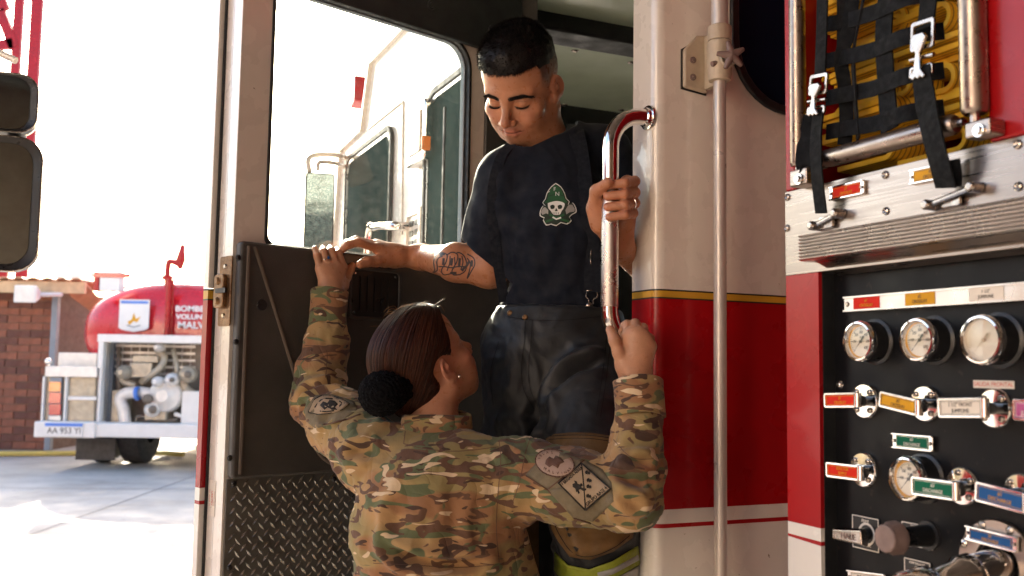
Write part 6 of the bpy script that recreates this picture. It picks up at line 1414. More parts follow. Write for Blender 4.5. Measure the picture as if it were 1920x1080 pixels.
# ---- shoulder patches
D = Drape(JT); D.poly([(613, 785), (975, 0)][:0] or [(985, 890), (1030, 842), (1096, 862), (1060, 912), (1026, 918)], .0015, 0, 12); D.build('velcro_panel', ['velcro', 'thread_brown'], jacket, .0015); D = Drape(JT); D.poly([(1026, 918), (1060, 912), (1096, 862), (1130, 880), (1146, 905), (1150, 940), (1108, 982), (1078, 975)], .0018, 0, 12)
D.line([(1028, 917), (1062, 890), (1096, 862)], 2.0, .0035, 1); D.line([(986, 892), (1026, 918), (1078, 974), (1108, 982)], 2.0, .0035, 1)
ptc = D.build('velcro_panel', ['velcro', 'thread_brown'], jacket, .0015)
def smooth_base(quad, n=8, off=.003, it=6):
    """a calm sheet lying on the cloth, for badges to sit on"""
    d0 = Drape(JT, quad); g = np.zeros((n + 1, n + 1, 3))
    for i in range(n + 1):
        for j in range(n + 1):
            h = d0._pt(-.06 + 1.12 * i / n, -.06 + 1.12 * j / n, off); g[i, j] = np.array(h) if h is not None else g[i, j - 1] if j else g[i - 1, j]
    o0 = g.copy()
    for _ in range(it):
        m = g.copy(); m[1:-1] += g[:-2] + g[2:]; m[1:-1] /= 3; g = m; m = g.copy(); m[:, 1:-1] += g[:, :-2] + g[:, 2:]; m[:, 1:-1] /= 3; g = m
    vd = np.array((0, -1.0, 0)); push = np.max((o0 - g) @ vd); g = g + vd * max(push, 0) * .8
    vs = g.reshape(-1, 3); fs = np.array([(i * (n + 1) + j, (i + 1) * (n + 1) + j, (i + 1) * (n + 1) + j + 1, i * (n + 1) + j + 1) for i in range(n) for j in range(n)]); return bvh(vs, fs)
# round badge
def ellpts(cx, cy, rx, ry, ang, n=28, a0=0, a1=360): ca, sa = math.cos(R(ang)), math.sin(R(ang)); return [(cx + rx * math.cos(R(a0 + (a1 - a0) * k / n)) * ca - ry * math.sin(R(a0 + (a1 - a0) * k / n)) * sa, cy + rx * math.cos(R(a0 + (a1 - a0) * k / n)) * sa + ry * math.sin(R(a0 + (a1 - a0) * k / n)) * ca) for k in range(n + (0 if a1 - a0 == 360 else 1))]
D = Drape(smooth_base([(995, 905), (1085, 905), (1085, 832), (995, 832)])); o_ = ellpts(1040, 868, 37, 25, 14); D.poly(o_, .001, 0, 10); D.line(o_ + [o_[0]], 2.2, .0018, 1)
o2 = ellpts(1040, 868, 22, 14, 14)
D.poly([(1024, 862), (1030, 856), (1038, 860), (1042, 854), (1052, 858), (1058, 866), (1050, 870), (1046, 878), (1036, 872), (1030, 876), (1022, 870)], .0018, 1, 8)
for k, ch in enumerate('MUELA'):
    a = R(-160 + 28 * k); x = 1040 + 29 * math.cos(a); y = 868 + 18.5 * math.sin(a) - 1
for (t, a0, a1, s) in (('ISLAS', -172, -100, 1), ('MALVINAS', 128, 14, -1)):
    for k, ch in enumerate(t):
        a = R(a0 + (a1 - a0) * k / (len(t) - 1)); x = 1040 + 29.5 * math.cos(a + R(0)) ; y = 868 + 18.5 * math.sin(a) + 7 * math.cos(a) * .9
        tang = math.atan2(math.cos(a) * 18.5, -math.sin(a) * 29.5) * 1.0
        D.quad = None
        # text in picture coordinates has y pointing down, so mirror it through a small quad
        ang = (tang if s > 0 else tang + math.pi)
        ex = (math.cos(ang) * 5.2, math.sin(ang) * 5.2); ey = (ex[1] * 1.05, -ex[0] * 1.05)
        D.quad = [(x, y), (x + ex[0], y + ex[1]), (x + ex[0] + ey[0], y + ex[1] + ey[1]), (x + ey[0], y + ey[1])]; D.text(ch, 0, 0, 1.35, 0, .0018, 1)
D.quad = None
D.build('round_badge', ['patch_pink', 'thread_brown'], jacket, .0015)
# square brigade badge
Q = [(1097.6, 957), (1144, 916), (1090, 868), (1047, 906)]          # lower-left, lower-right, upper-right, upper-left of the badge
D = Drape(smooth_base(Q), Q)
def gridpoly(D, off, mi, n=7):
    b = len(D.v); g = [D._pt(i / n, j / n, off) for i in range(n + 1) for j in range(n + 1)]; D.v += [tuple(x) for x in g]
    for i in range(n):
        for j in range(n): D.f.append((b + i * (n + 1) + j, b + (i + 1) * (n + 1) + j, b + (i + 1) * (n + 1) + j + 1, b + i * (n + 1) + j + 1)); D.m.append(mi)
def gridpoly_old(D, off, mi, n=7):
    for i in range(n):
        for j in range(n):
            P_ = [D._pt(a, b, off) for a, b in ((i / n, j / n), ((i + 1) / n, j / n), ((i + 1) / n, (j + 1) / n), (i / n, (j + 1) / n))]
            if all(x is not None for x in P_): b = len(D.v); D.v += [tuple(x) for x in P_]; D.f.append((b, b + 1, b + 2, b + 3)); D.m.append(mi)
gridpoly(D, .001, 0, 8)
D.line([(0, 0), (.33, 0), (.66, 0), (1, 0), (1, .33), (1, .66), (1, 1), (.66, 1), (.33, 1), (0, 1), (0, .66), (0, .33), (0, 0)], .05, .0018, 1)
D.line([(0.02, 0.02), (.25, .25), (.5, .5), (.75, .75), (.98, .98)], .035, .0018, 1)
def star(cx, cy, r, n=8):
    return [(cx + (r if k % 2 == 0 else r * .45) * math.cos(math.pi * k / n), cy + (r if k % 2 == 0 else r * .45) * math.sin(math.pi * k / n)) for k in range(2 * n)]
for x, y in ((.90, .70), (.75, .52), (.60, .40), (.38, .22)): D.poly(star(x, y, .075), .0018, 1)
lion = [(.20, .52), (.26, .60), (.24, .68), (.30, .74), (.38, .72), (.42, .78), (.46, .72), (.42, .66), (.46, .60), (.52, .62), (.50, .54), (.42, .54), (.44, .46), (.50, .42), (.46, .38), (.38, .42), (.36, .50), (.30, .52), (.26, .44), (.20, .44), (.24, .50)]
D.poly(lion, .0018, 1, .08)
D.text('IV BRIGADA AEREA', .46, .915, .125, 0, .0018, 1, .84, .002); D.text('GRUPO BASE 4', .54, .085, .135, 0, .0018, 1, .92, .002)
D.build('brigade_badge', ['patch_tan', 'thread_black'], jacket, .0015)
# badge on the left sleeve
D = Drape(JT); D.poly([(571, 768), (590, 742), (618, 738), (664, 752), (670, 768), (640, 790), (590, 803), (574, 790)], .0018, 0, 10); 
D.line([(574, 800), (610, 795), (650, 786), (676, 776)], 2.0, .0035, 1); D.build('velcro_panel', ['velcro', 'thread_brown', 'thread_brown'], jacket, .0015)
D = Drape(JT); o_ = [(578, 773), (590, 748), (604, 741), (628, 744), (648, 752), (655, 757), (640, 769), (618, 775), (596, 777)]
D.poly(o_, .0042, 0, 9); D.line(o_ + [o_[0]], 1.6, .0052, 1)
D.poly([(600, 760), (606, 753), (614, 756), (618, 750), (628, 752), (634, 758), (628, 764), (632, 768), (622, 768), (614, 764), (608, 768)], .0055, 1, 8)
D.line([(590, 764), (596, 756), (602, 750), (612, 747), (624, 748)], 2.2, .0055, 1); D.line([(600, 771), (612, 772), (626, 770)], 2.0, .0055, 1); D.line([(636, 752), (642, 756), (636, 762)], 2.5, .0055, 1)
D.build('sleeve_badge', ['patch_tan', 'thread_black'], jacket, .0012)
# stitched seams of the jacket
for l_ in ([(936, 828), (939, 860), (936, 900), (932, 950), (931, 1000), (936, 1055)], [(760, 808), (757, 832)], [(757, 832), (800, 842), (860, 846), (935, 838)], [(700, 1056), (780, 1060), (860, 1064), (940, 1058)], [(995, 820), (985, 850), (975, 900), (962, 940)],
           [(1150, 824), (1185, 858), (1235, 860)], [(572, 648), (610, 652), (612, 690), (610, 708)]):
    D = Drape(JT); q_ = smooth_path([(x, y, 0) for x, y in l_], 5); D.line([(v.x, v.y) for v in q_], 1.3, .0014, 0); D.build('seam', 'thread_brown', jacket)
# trousers and boots, below the frame
f = Field(PX(838, 1290, 1.82) * V(1, 1, 0) + V(-.25, -.25, -.01), PX(838, 1290, 1.82) * V(1, 1, 0) + V(.25, .25, 1.0), .008)
hx_ = PX(838, 1290, 1.82)[0]
for s in (-1, 1):
    f.chain([(hx_ + s * .08, 1.83, .92), (hx_ + s * .10, 1.82, .50), (hx_ + s * .11, 1.85, .14)], [.095, .07, .055], .02)
p, q = f.mesh(); raw_mesh('trousers', p, q, 'camo', wroot, dict(cloth=p))
for s in (-1, 1):
    f = Field((hx_ + s * .11 - .08, 1.70, -.01), (hx_ + s * .11 + .08, 2.1, .2), .006); f.cone((hx_ + s * .11, 1.84, .045), (hx_ + s * .12, 2.00, .035), .045, .036, .02); f.cone((hx_ + s * .11, 1.85, .05), (hx_ + s * .11, 1.85, .2), .045, .052, .02); f.cut(lambda X: .002 - X[..., 2])
    p, q = f.mesh(); raw_mesh('boot', p, q, 'black_plastic', wroot)
# ---- hair, drawn back into a bun
BN = WO + WB @ V(.0, -.108, -.052); CS = WO + WB @ V(0, -.010, .034) * 1.0
f = Field((-.11, -.15, -.12), (.11, .11, .15), .0024, WB, WO)
f.ell(np.array((0, -.014, .036)) * .94, np.array((.079, .102, .090)) * .94, .01); f.ell((0, .022, .052), (.068, .068, .060), .03); f.ell((0, -.055, -.025), (.058, .052, .055), .03)
def hairline(X):
    x, y, z = X[..., 0], X[..., 1], X[..., 2]; ax = np.abs(x)
    front = (y - (.030 + .42 * (z - .03) + .55 * np.clip(.062 - ax, 0, 1))) * .8
    ear = .029 - np.sqrt((y + .006) ** 2 + (z + .006) ** 2) - np.clip(.06 - ax, 0, 1)
    low = (-.070 - z) + np.clip(y + .045, 0, 1) * .9
    return np.maximum(np.maximum(front, ear), low).astype(np.float32)
f.cut(hairline); p, q = f.mesh(); p = relax(p, q, 2, .5); n = vnormals(p, q)
hl = head_local(p, WO, WB); bl_ = (BN - WO) @ WB; ax_ = (V(0, .0, .034) - bl_); ax_ /= np.linalg.norm(ax_); e1 = np.cross(ax_, V(1, 0, 0)); e1 /= np.linalg.norm(e1); e2 = np.cross(ax_, e1)
def phi(h_): d = h_ - bl_; return np.arctan2(d @ e2, d @ e1)
ph = phi(hl); p = p + n * (.0011 * noise(np.stack([np.cos(ph) * 26, np.sin(ph) * 26, (hl @ ax_) * 9], 1)))[:, None]
hair = raw_mesh('hair', p, q, 'hair_brown_base', wroot)
cs = []; rs = np.random.RandomState(5)
HB_ = bvh(p, q)
for i in range(4200):
    a = rs.uniform(-math.pi, math.pi); dirp = e1 * math.cos(a) + e2 * math.sin(a); pts = []
    lift = rs.uniform(.0003, .0016); t0 = rs.uniform(.0, .55) ** 1.3; wob = rs.uniform(-.02, .02)
    for t in np.linspace(t0, 1, 14):
        th_ = math.pi * (.84 - .80 * t); dr = -(ax_ * math.cos(th_)) * -1 + dirp * math.sin(th_)
        d_ = ax_ * (-math.cos(math.pi * (.16 + .80 * (1 - t)) ) ) if False else None
        ang = math.pi * (.90 * (1 - t) + .04)         # angle from the bun pole
        dr = -ax_ * math.cos(ang) + (e1 * math.cos(a + wob * (1 - t)) + e2 * math.sin(a + wob * (1 - t))) * math.sin(ang)
        o3 = V(0, -.010, .022); st = WO + WB @ o3; dv = WB @ dr
        hh = HB_.ray_cast(Vector(st), Vector(dv))
        if hh[0] is None: pts = []; continue
        w_ = np.array(hh[0]) + np.array(dv) * (lift + .0006)
        if hairline(((w_ - WO) @ WB)[None])[0] > .002: pts = []; continue
        pts.append(w_)
    if len(pts) >= 4: cs.append(np.array(pts))
strands('hair_strands', cs[0::2], 'hair_brown', hair, .00042, .8); strands('hair_strands', cs[1::2], 'hair_deep', hair, .00046, .8)
# fly-away wisps on top, lightened in colour as a sunlit rim
cs = []
def wisp(pts, n=14): q_ = smooth_path([tuple(PX(*t)) for t in pts], 5); cs.append(np.array([tuple(v) for v in q_]))
wisp([(770, 582, 1.87), (785, 572, 1.86), (800, 578, 1.86), (812, 573, 1.86), (834, 559, 1.85)]); wisp([(728, 612, 1.86), (716, 611, 1.85), (694, 612, 1.84)])
for k in range(26):
    x = rs.uniform(740, 815); y = 590 - 10 * math.sin((x - 730) / 100 * math.pi) + rs.uniform(-2, 3); r1 = rs.uniform(5, 14); sgn = rs.choice([-1, 1])
    wisp([(x, y, 1.88), (x + sgn * r1 * .4, y - r1 * .9, 1.87), (x + sgn * r1 * 1.3, y - r1 * 1.0 + rs.uniform(-3, 4), 1.86), (x + sgn * r1 * 2, y - r1 * .2 + rs.uniform(-4, 4), 1.87)])
for k in range(60):
    x = rs.uniform(735, 850); y = 588 + max(0, (x - 800)) * .45 + rs.uniform(0, 5); wisp([(x, y, 1.87), (x - 6, y - rs.uniform(1, 6), 1.86), (x - 16, y + rs.uniform(-4, 3), 1.86)])
strands('stray_hair', cs, 'hair_sunlit', hair, .00042, .5)
# bun under a knitted black cover
f = Field(np.array(BN) - .06, np.array(BN) + .06, .0022); bc = PX(716, 738, 1.80); f = Field(bc - .06, bc + .07, .0022); f.ell(bc, (.040, .036, .038), .01); f.cone(bc, PX(755, 725, 1.83), .03, .026, .02); p, q = f.mesh(); n = vnormals(p, q)
d = p - bc; th1 = np.arctan2(d[:, 2], d[:, 0]); th2 = np.arccos(np.clip(d[:, 1] / np.linalg.norm(d, axis=1), -1, 1)); kn = np.abs(np.sin(th1 * 11 + np.floor(th2 * 9) * 1.5)) * np.abs(np.sin(th2 * 9 * math.pi / 2 + .5)); p = p + n * (.0042 * kn + .002 * noise(p * 120))[:, None]
raw_mesh('hair_bun', p, q, 'hair_tie', wroot)
# earring, ring
e_ = PX(861, 706, 1.845); mb = MB(); mb.ball((0, 0, 0), .0028); mb.build('earring', 'chrome', wroot, Matrix.Translation(Vector(e_) - wroot.matrix_world.translation))
rp_ = DP(610.5, 484, .058); rc = DP(610, 486, .0495)
mb = MB(); pts = []; ax = Vector(fi[2][0]) if False else None
fa = (Vector(DP(607, 472, .049)) - Vector(DP(613, 498, .050))).normalized(); x_ = fa.cross(Vector((0, -1, 0))).normalized(); y_ = fa.cross(x_); pts = [Vector(rc) + x_ * .0088 * math.cos(R(20 * k)) + y_ * .0088 * math.sin(R(20 * k)) for k in range(19)]
mb.tube([p_ - wroot.matrix_world.translation for p_ in pts], .0009, 8); ro = mb.build('ring', 'chrome', wroot)
c_ = cast(bvh(*lh), 616, 483, .0015); mb = MB(); mb.ball((0, 0, 0), .0032, sc=(1, 1, 1.1)); mb.build('ring_stone', 'tag_blue', wroot, Matrix.Translation(Vector(c_) - wroot.matrix_world.translation))
# ------------------------------------------------------------------ the man standing in the doorway
MY_ = 2.05
mroot = empty('person', Matrix.Translation(Vector((at(1045, 640, 2.08).x, 2.08, 0.54))))
tag(mroot, 'man in navy shirt and dark bunker trousers standing in the cab doorway, looking down', 'person')
MO = PX(979, 163, MY_); r_, v_, u_ = view_axes(976, 166)
MBs = basis(r_ * -.38 + v_ * -.82 + u_ * -.44, u_ * .90 - v_ * .40 - r_ * .17)
MNB = PX(1020, 275, 2.12); nl = (MNB - MO) @ MBs
hp, hq = build_head(MO, MBs, .0019, True, nl, .057)
def EP(px, py, Y): return PX(px, py, Y)
# right arm along the door top: hand and bare forearm in one field
RWm = DP(742, 480, .055)
mc = [DP(708, 466, .058), DP(706, 461, .040), DP(705, 459, .022), DP(706, 460, .006)]
fi = [[DP(672, 454, .060), DP(652, 459, .054), DP(642, 468, .048)], [DP(668, 451, .042), DP(650, 457, .036), DP(643, 464, .030)], [DP(668, 452, .024), DP(652, 458, .018), DP(646, 463, .014)], [DP(672, 455, .008), DP(660, 459, .005), DP(653, 463, .003)]]
th = [DP(722, 487, .062), DP(705, 490, .072), DP(688, 491, .076), DP(675, 496, .076)]
REm = EP(918, 503, 2.09)
f = mkfield([RWm, REm, EP(925, 400, 2.06)] + mc + th + [x for y in fi for x in y], .05, .0021)
hand(f, RWm, mc, fi, th, [.0098, .0100, .0096, .0086], palm_r=.0145)
up_ = np.array((0, 0, 1.0))
f.chain([RWm, DP(790, 482, .07), EP(855, 492, 2.10), REm], [.0235, .028, .040, .043], .02)
f.cone(REm, EP(930, 430, 2.075), .039, .036, .02)
rh = f.mesh(); rh = (relax(*rh, 1, .3), rh[1])
# left hand round the rail: rail axis at depth RY
RY = (tw(ue, hv, 0)).y
LWm = PX(1160, 462, RY + .060)
mc = [PX(1176, 342 + 18 * i, RY + .030) for i in range(4)]
fi = []
for i, y in enumerate((340, 361, 381, 400)):
    fi.append([PX(1190 - (i == 3) * 3, y, RY + .006), PX(1172, y + 3, RY - .0255), PX(1139 + (i == 0) * 4 + (i == 3) * 3, y + 7, RY - .019)])
th = [PX(1128, 420, RY + .030), PX(1113, 390, RY + .014), PX(1118, 358, RY - .010), PX(1140, 342, RY - .030)]
f = mkfield([LWm] + mc + th + [x for y in fi for x in y] + [PX(1215, 510, RY + .2)], .05, .0019)
hand(f, LWm, mc, fi, th, [.0102, .0104, .0102, .0094], palm_r=.016)
f.ell(PX(1122, 400, RY + .018), (.017, .018, .034), .015)
LEm = PX(1235, 520, RY + .30)
f.chain([LWm, LEm], [.026, .040], .02)
lh = f.mesh(); lh = (relax(*lh, 1, .3), lh[1])
# body core
f = Field(PX(1050, 500, 2.08) - V(.32, .4, 1.35), PX(1050, 300, 2.08) + V(.35, .25, .12), .010)
f.cone(EP(1025, 420, 2.12), EP(1045, 600, 2.11), .09, .09, .03, flat=((0, 1, 0), .6)); f.cone(MNB, EP(1025, 400, 2.12), .050, .06, .02)
LShm = EP(1130, 290, 2.14); RShm = EP(944, 336, 2.07)
f.chain([RShm + V(.012, .02, -.01), REm], [.034, .034], .02); f.chain([LShm, LEm], [.040, .038], .02)
HR, HL = EP(985, 660, 2.10), EP(1105, 665, 2.08); KR, KL = EP(990, 985, 2.06), EP(1108, 915, 1.86)
AR, AL = V(KR[0] + .02, 2.12, .64), V(KL[0] + .05, 2.0, .86)
f.chain([HR, KR, AR], [.08, .055, .04], .03); f.chain([HL, KL, AL], [.08, .055, .04], .03)
cb = f.mesh()
p, q = join([(hp, hq), rh, lh, cb])
hl = head_local(p, MO, MBs); hl[:, 2] = np.where(hl[:, 2] < 0, hl[:, 2] / SQ, hl[:, 2]); nr = np.linalg.norm(hl, axis=1) < .17
g_ = lambda c, s: np.exp(-(((hl - V(*c)) / V(*s)) ** 2).sum(1)) * nr
red = g_((.045, .075, -.03), (.022, .03, .02)) * .35 + g_((-.045, .075, -.03), (.022, .03, .02)) * .35 + g_((0, .112, -.036), (.014, .014, .012)) * .45 + g_((0, .090, -.067), (.027, .02, .0095)) * 1.3 + g_((-.08, -.01, 0), (.018, .03, .03)) * .55 + g_((.08, -.01, 0), (.018, .03, .03)) * .5
ax_ = np.abs(hl[:, 0])
# eyebrows, lash lines, close beard shadow, hair fade: skin's own colours, plus painted eyelid crease shade
by = .0165 + .16 * (.030 - np.abs(ax_ - .033)) * 0 + np.where(ax_ < .040, (ax_ - .014) * .12, .0031 - (ax_ - .040) * .50)
brow = nr * (hl[:, 1] > .04) * (ax_ > .010) * (ax_ < .056) * np.clip(1.4 - np.abs(hl[:, 2] - by) / np.where(ax_ < .035, .0048, .0048 - (ax_ - .035) * .13), 0, 1)
lash = nr * (hl[:, 1] > .04) * (np.abs(ax_ - .0315) < .0155) * np.clip(1.3 - np.abs(hl[:, 2] + .0085 + 12 * (ax_ - .0315) ** 2 * -1.0) / .0017, 0, 1)
crease_shade = nr * (hl[:, 1] > .04) * (np.abs(ax_ - .0315) < .014) * np.clip(1.1 - np.abs(hl[:, 2] - .0075 + 14 * (ax_ - .0315) ** 2) / .0012, 0, 1) * .45
beard = nr * np.clip((-.045 - hl[:, 2]) / .02, 0, 1) * np.clip((hl[:, 2] + .14) / .02, 0, 1) * .17 * (1 - g_((0, .092, -.067), (.024, .02, .010)))
side = nr * np.clip((hl[:, 2] - .000 - np.clip((hl[:, 1] - .02) * .8, 0, .09)) / .03, 0, 1) * np.clip((ax_ - .045) / .01, 0, 1) * np.clip((.046 - hl[:, 1]) / .008, 0, 1)
ear_off = 1 - np.clip(g_((-.084, -.01, -.002), (.012, .03, .034)) * 2.2 + g_((.084, -.01, -.002), (.012, .03, .034)) * 2.2, 0, 1)
scalp = nr * np.clip((hl[:, 2] - .078) / .008, 0, 1)
dark = np.clip(brow * .95 + lash + crease_shade + beard + (side * .85 + scalp) * ear_off, 0, 1)
mouth_shade = nr * np.clip(1.2 - np.abs(hl[:, 2] + .0682 - 3.2 * np.clip(ax_ - .006, 0, 1) ** 2 * 2.2) / .0011, 0, 1) * (ax_ < .029) * (hl[:, 1] > .05) * .8  # dark line painted as the shade between the lips
dark = np.clip(dark + mouth_shade, 0, 1)
# nails and tinted knuckles
def blob(P_, c, r): return np.exp(-((P_ - c) ** 2).sum(1) / r ** 2)
nail = np.zeros(len(p))
for fg in fi: nail += blob(p, fg[2] + V(-.004, -.008, .0), .0042)
nail += blob(p, th[3] + V(.003, -.008, .004), .0055)
for fg in fi: red += blob(p, fg[1], .011) * .35 + blob(p, fg[2], .010) * .45
nail = np.clip(nail * 1.1 - .3, 0, 1) * 0.6
mbody = raw_mesh('body', p, q, 'skin_man', mroot, dict(red=np.clip(red, 0, 1), dark=dark, nail=nail))
MT = bvh(p, q)
# ---- shirt
f = Field(EP(1020, 600, 2.08) - V(.26, .24, .06), EP(1060, 230, 2.12) + V(.30, .22, .10), .0036)
YF = ((.15, 1, 0), .70)
f.cone(EP(1018, 378, 2.10), EP(1030, 420, 2.09), .124, .140, .05, flat=YF)
f.cone(EP(1030, 420, 2.09), EP(1048, 610, 2.09), .138, .118, .05, flat=YF)
f.cone(MNB + V(0, 0, -.005), EP(1018, 335, 2.10), .072, .09, .04, flat=((0, 1, 0), .9))
f.cone(EP(968, 322, 2.09), RShm, .056, .053, .04); f.cone(EP(1070, 285, 2.12), LShm, .064, .058, .05)
sd_ = (REm - RShm); SE = RShm + sd_ * .92 + V(-.018, 0, 0)
f.chain([RShm, RShm + sd_ * .45 + V(-.006, 0, 0), SE], [.054, .055, .060], .03)
SEL = LShm + (LEm - LShm) * .70; f.chain([LShm, SEL], [.060, .060], .03)
sdn = sd_ / np.linalg.norm(sd_)
# sleeve hem: a slanted cut, and the neck opening
cutn = (sdn * .82 + V(-.50, .1, .05)); cutn /= np.linalg.norm(cutn)
CP = PX(1012, 268, 2.06)
def scut(X):
    a = (X - (SE - sdn * .012)) @ cutn; near = np.linalg.norm(X - SE, axis=-1) < .10
    dn = MO - MNB; dn = dn / np.linalg.norm(dn); q_ = X - MNB; ra = np.linalg.norm(q_ - (q_ @ dn)[..., None] * dn, axis=-1)
    hole = np.minimum(.0595 - ra, X[..., 2] - (MNB[2] - .07)); top = np.minimum(X[..., 2] - (CP[2] + (X[..., 0] - CP[0]) * .46 + (X[..., 1] - CP[1]) * .30), .088 - ra)
    return np.maximum(np.maximum(hole, top), np.where(near, a, -1)).astype(np.float32)
f.cut(scut)
p, q = f.mesh(); n = vnormals(p, q); rest = p.copy()
Cm = lambda Y, *pts: [PX(x, y, Y) for x, y in pts]
cr = [(Cm(1.98, (905, 330), (925, 370), (935, 420)), .008, .012), (Cm(1.98, (930, 300), (940, 350), (945, 410), (940, 470)), .008, .012), (Cm(1.97, (960, 430), (985, 480), (1000, 540)), .005, .014), (Cm(1.97, (945, 480), (955, 530), (960, 570)), .006, .010),
      (Cm(1.97, (1000, 300), (1040, 330), (1090, 320)), .004, .012), (Cm(1.96, (1090, 420), (1080, 480), (1060, 550)), .006, .014), (Cm(1.96, (1120, 360), (1110, 440), (1100, 530)), .005, .012),
      (Cm(1.97, (955, 560), (1010, 578), (1080, 575), (1130, 560)), .005, .010), (Cm(1.98, (880, 440), (905, 455), (925, 445)), .005, .008), (Cm(1.98, (890, 400), (912, 420), (935, 425)), .005, .008), (Cm(1.97, (1010, 400), (1015, 470), (1030, 540)), .003, .016)]
p = creases(p, n, cr); w1 = noise(rest * V(8, 8, 6)); rd = 1 - 2 * np.abs(noise(rest * V(17, 17, 11) + w1[:, None] * 1.5)); p = p + n * ((rd - .4) * .0045)[:, None]; p = relax(p, q, 2, .4)
shirt = raw_mesh('shirt', p, q, 'tshirt', mroot); ST = bvh(p, q)
# ribbed collar of the shirt
# chest badge: helmet, skull and crossed axes
def loop(pts, n=4): v_ = smooth_path([(x, y, 0) for x, y in pts + [pts[0]]], n)[:-1]; return [(a.x, a.y) for a in v_]
D = Drape(ST)
outl = [(1042, 343), (1052, 350), (1059, 362), (1062, 372), (1068, 378), (1066, 384), (1074, 380), (1080, 389), (1081, 398), (1074, 402), (1068, 408), (1072, 414), (1063, 421), (1052, 418), (1043, 424), (1033, 421), (1024, 423), (1018, 413), (1020, 409), (1012, 405), (1013, 394), (1018, 386), (1022, 386), (1017, 380), (1022, 373), (1025, 362), (1033, 350)]
D.poly(loop(outl, 2), .0016, 0, 10); inn = [(1043 + (x - 1043) * .945, 384 + (y - 384) * .95) for x, y in outl]; D.poly(loop(inn, 2), .0026, 2, 10)
D.poly(loop([(1042, 347), (1051, 354), (1057, 366), (1059, 374), (1064, 379), (1056, 380), (1043, 376), (1030, 380), (1021, 380), (1026, 374), (1028, 364), (1034, 353)], 3), .0036, 1, 9)
D.poly(loop([(1027, 381), (1043, 377), (1058, 381), (1057, 390), (1053, 396), (1050, 402), (1044, 403), (1037, 402), (1033, 396), (1028, 390)], 3), .0040, 0, 9)
for x in (1036, 1050): D.poly(loop([(x - 4.5, 386), (x, 384), (x + 4, 386), (x + 3, 391), (x - 3, 392)], 2), .0048, 2)
D.poly([(1043, 390), (1046, 396), (1040, 396)], .0048, 2)
for x in (1037, 1040.5, 1044, 1047.5): D.line([(x, 398), (x, 402)], 1.0, .0048, 2)
D.line([(1022, 416), (1034, 412), (1048, 407), (1058, 402)], 4, .0038, 1); D.line([(1068, 416), (1055, 412), (1042, 408), (1030, 402)], 4, .0038, 1)
D.poly([(1060, 394), (1066, 384), (1073, 384), (1078, 392), (1077, 397), (1068, 398), (1062, 402)], .0038, 3); D.poly([(1028, 394), (1022, 388), (1018, 390), (1014, 398), (1017, 403), (1024, 400), (1028, 402)], .0038, 3)
D.line([(1036, 407), (1043, 411), (1052, 408)], 3.0, .0042, 0); D.line([(1027, 361), (1031, 359)], .8, .0044, 0); D.line([(1028, 368), (1043, 364), (1058, 368)], .9, .0044, 2)
D.quad = [(1035, 360), (1045, 360), (1045, 350), (1035, 350)]; D.text('F', .5, .5, 1.0, 0, .0048, 0); D.quad = [(1040, 369), (1050, 369), (1050, 359), (1040, 359)]; D.text('N', .5, .5, 1.1, 0, .0048, 0)
D.quad = None; D.build('chest_emblem', ['logo_white', 'logo_green', 'logo_dark', 'silver_tape'], shirt)
# suspenders
def sp(pts): return [(v.x, v.y) for v in smooth_path([(x, y, 0) for x, y in pts], 8)]
strap_on('suspender', ST, [(957, 272), (940, 294), (928, 330), (922, 380), (926, 440), (936, 510), (946, 566)], .022, .0035, .002, 'elastic', mroot)
sb = strap_on('suspender', ST, [(1074, 226), (1084, 260), (1093, 320), (1102, 400), (1109, 470), (1110, 548)], .034, .0045, .002, 'elastic', mroot)
D = Drape(ST)
for y in (470, 497): D.line([(1108, y), (1135, y)], 1.6, .006, 0)
D.line([(1109, 468), (1107, 484), (1109, 499)], 2, .006, 0)
D.line(sp([(1100, 548), (1099, 556), (1104, 562), (1103, 570)]), 1.8, .007, 0); D.line(sp([(1119, 548), (1120, 556), (1113, 562), (1112, 570)]), 1.8, .007, 0); D.line([(1100, 545), (1118, 544)], 2.2, .007, 0); D.build('suspender_loop', 'chrome_worn', mroot, .0015); D = Drape(ST)
D.poly(ellpts(1105, 573, 6, 6, 0, 12), .009, 0); D.build('suspender_clasp', 'chrome_worn', mroot, .0015)
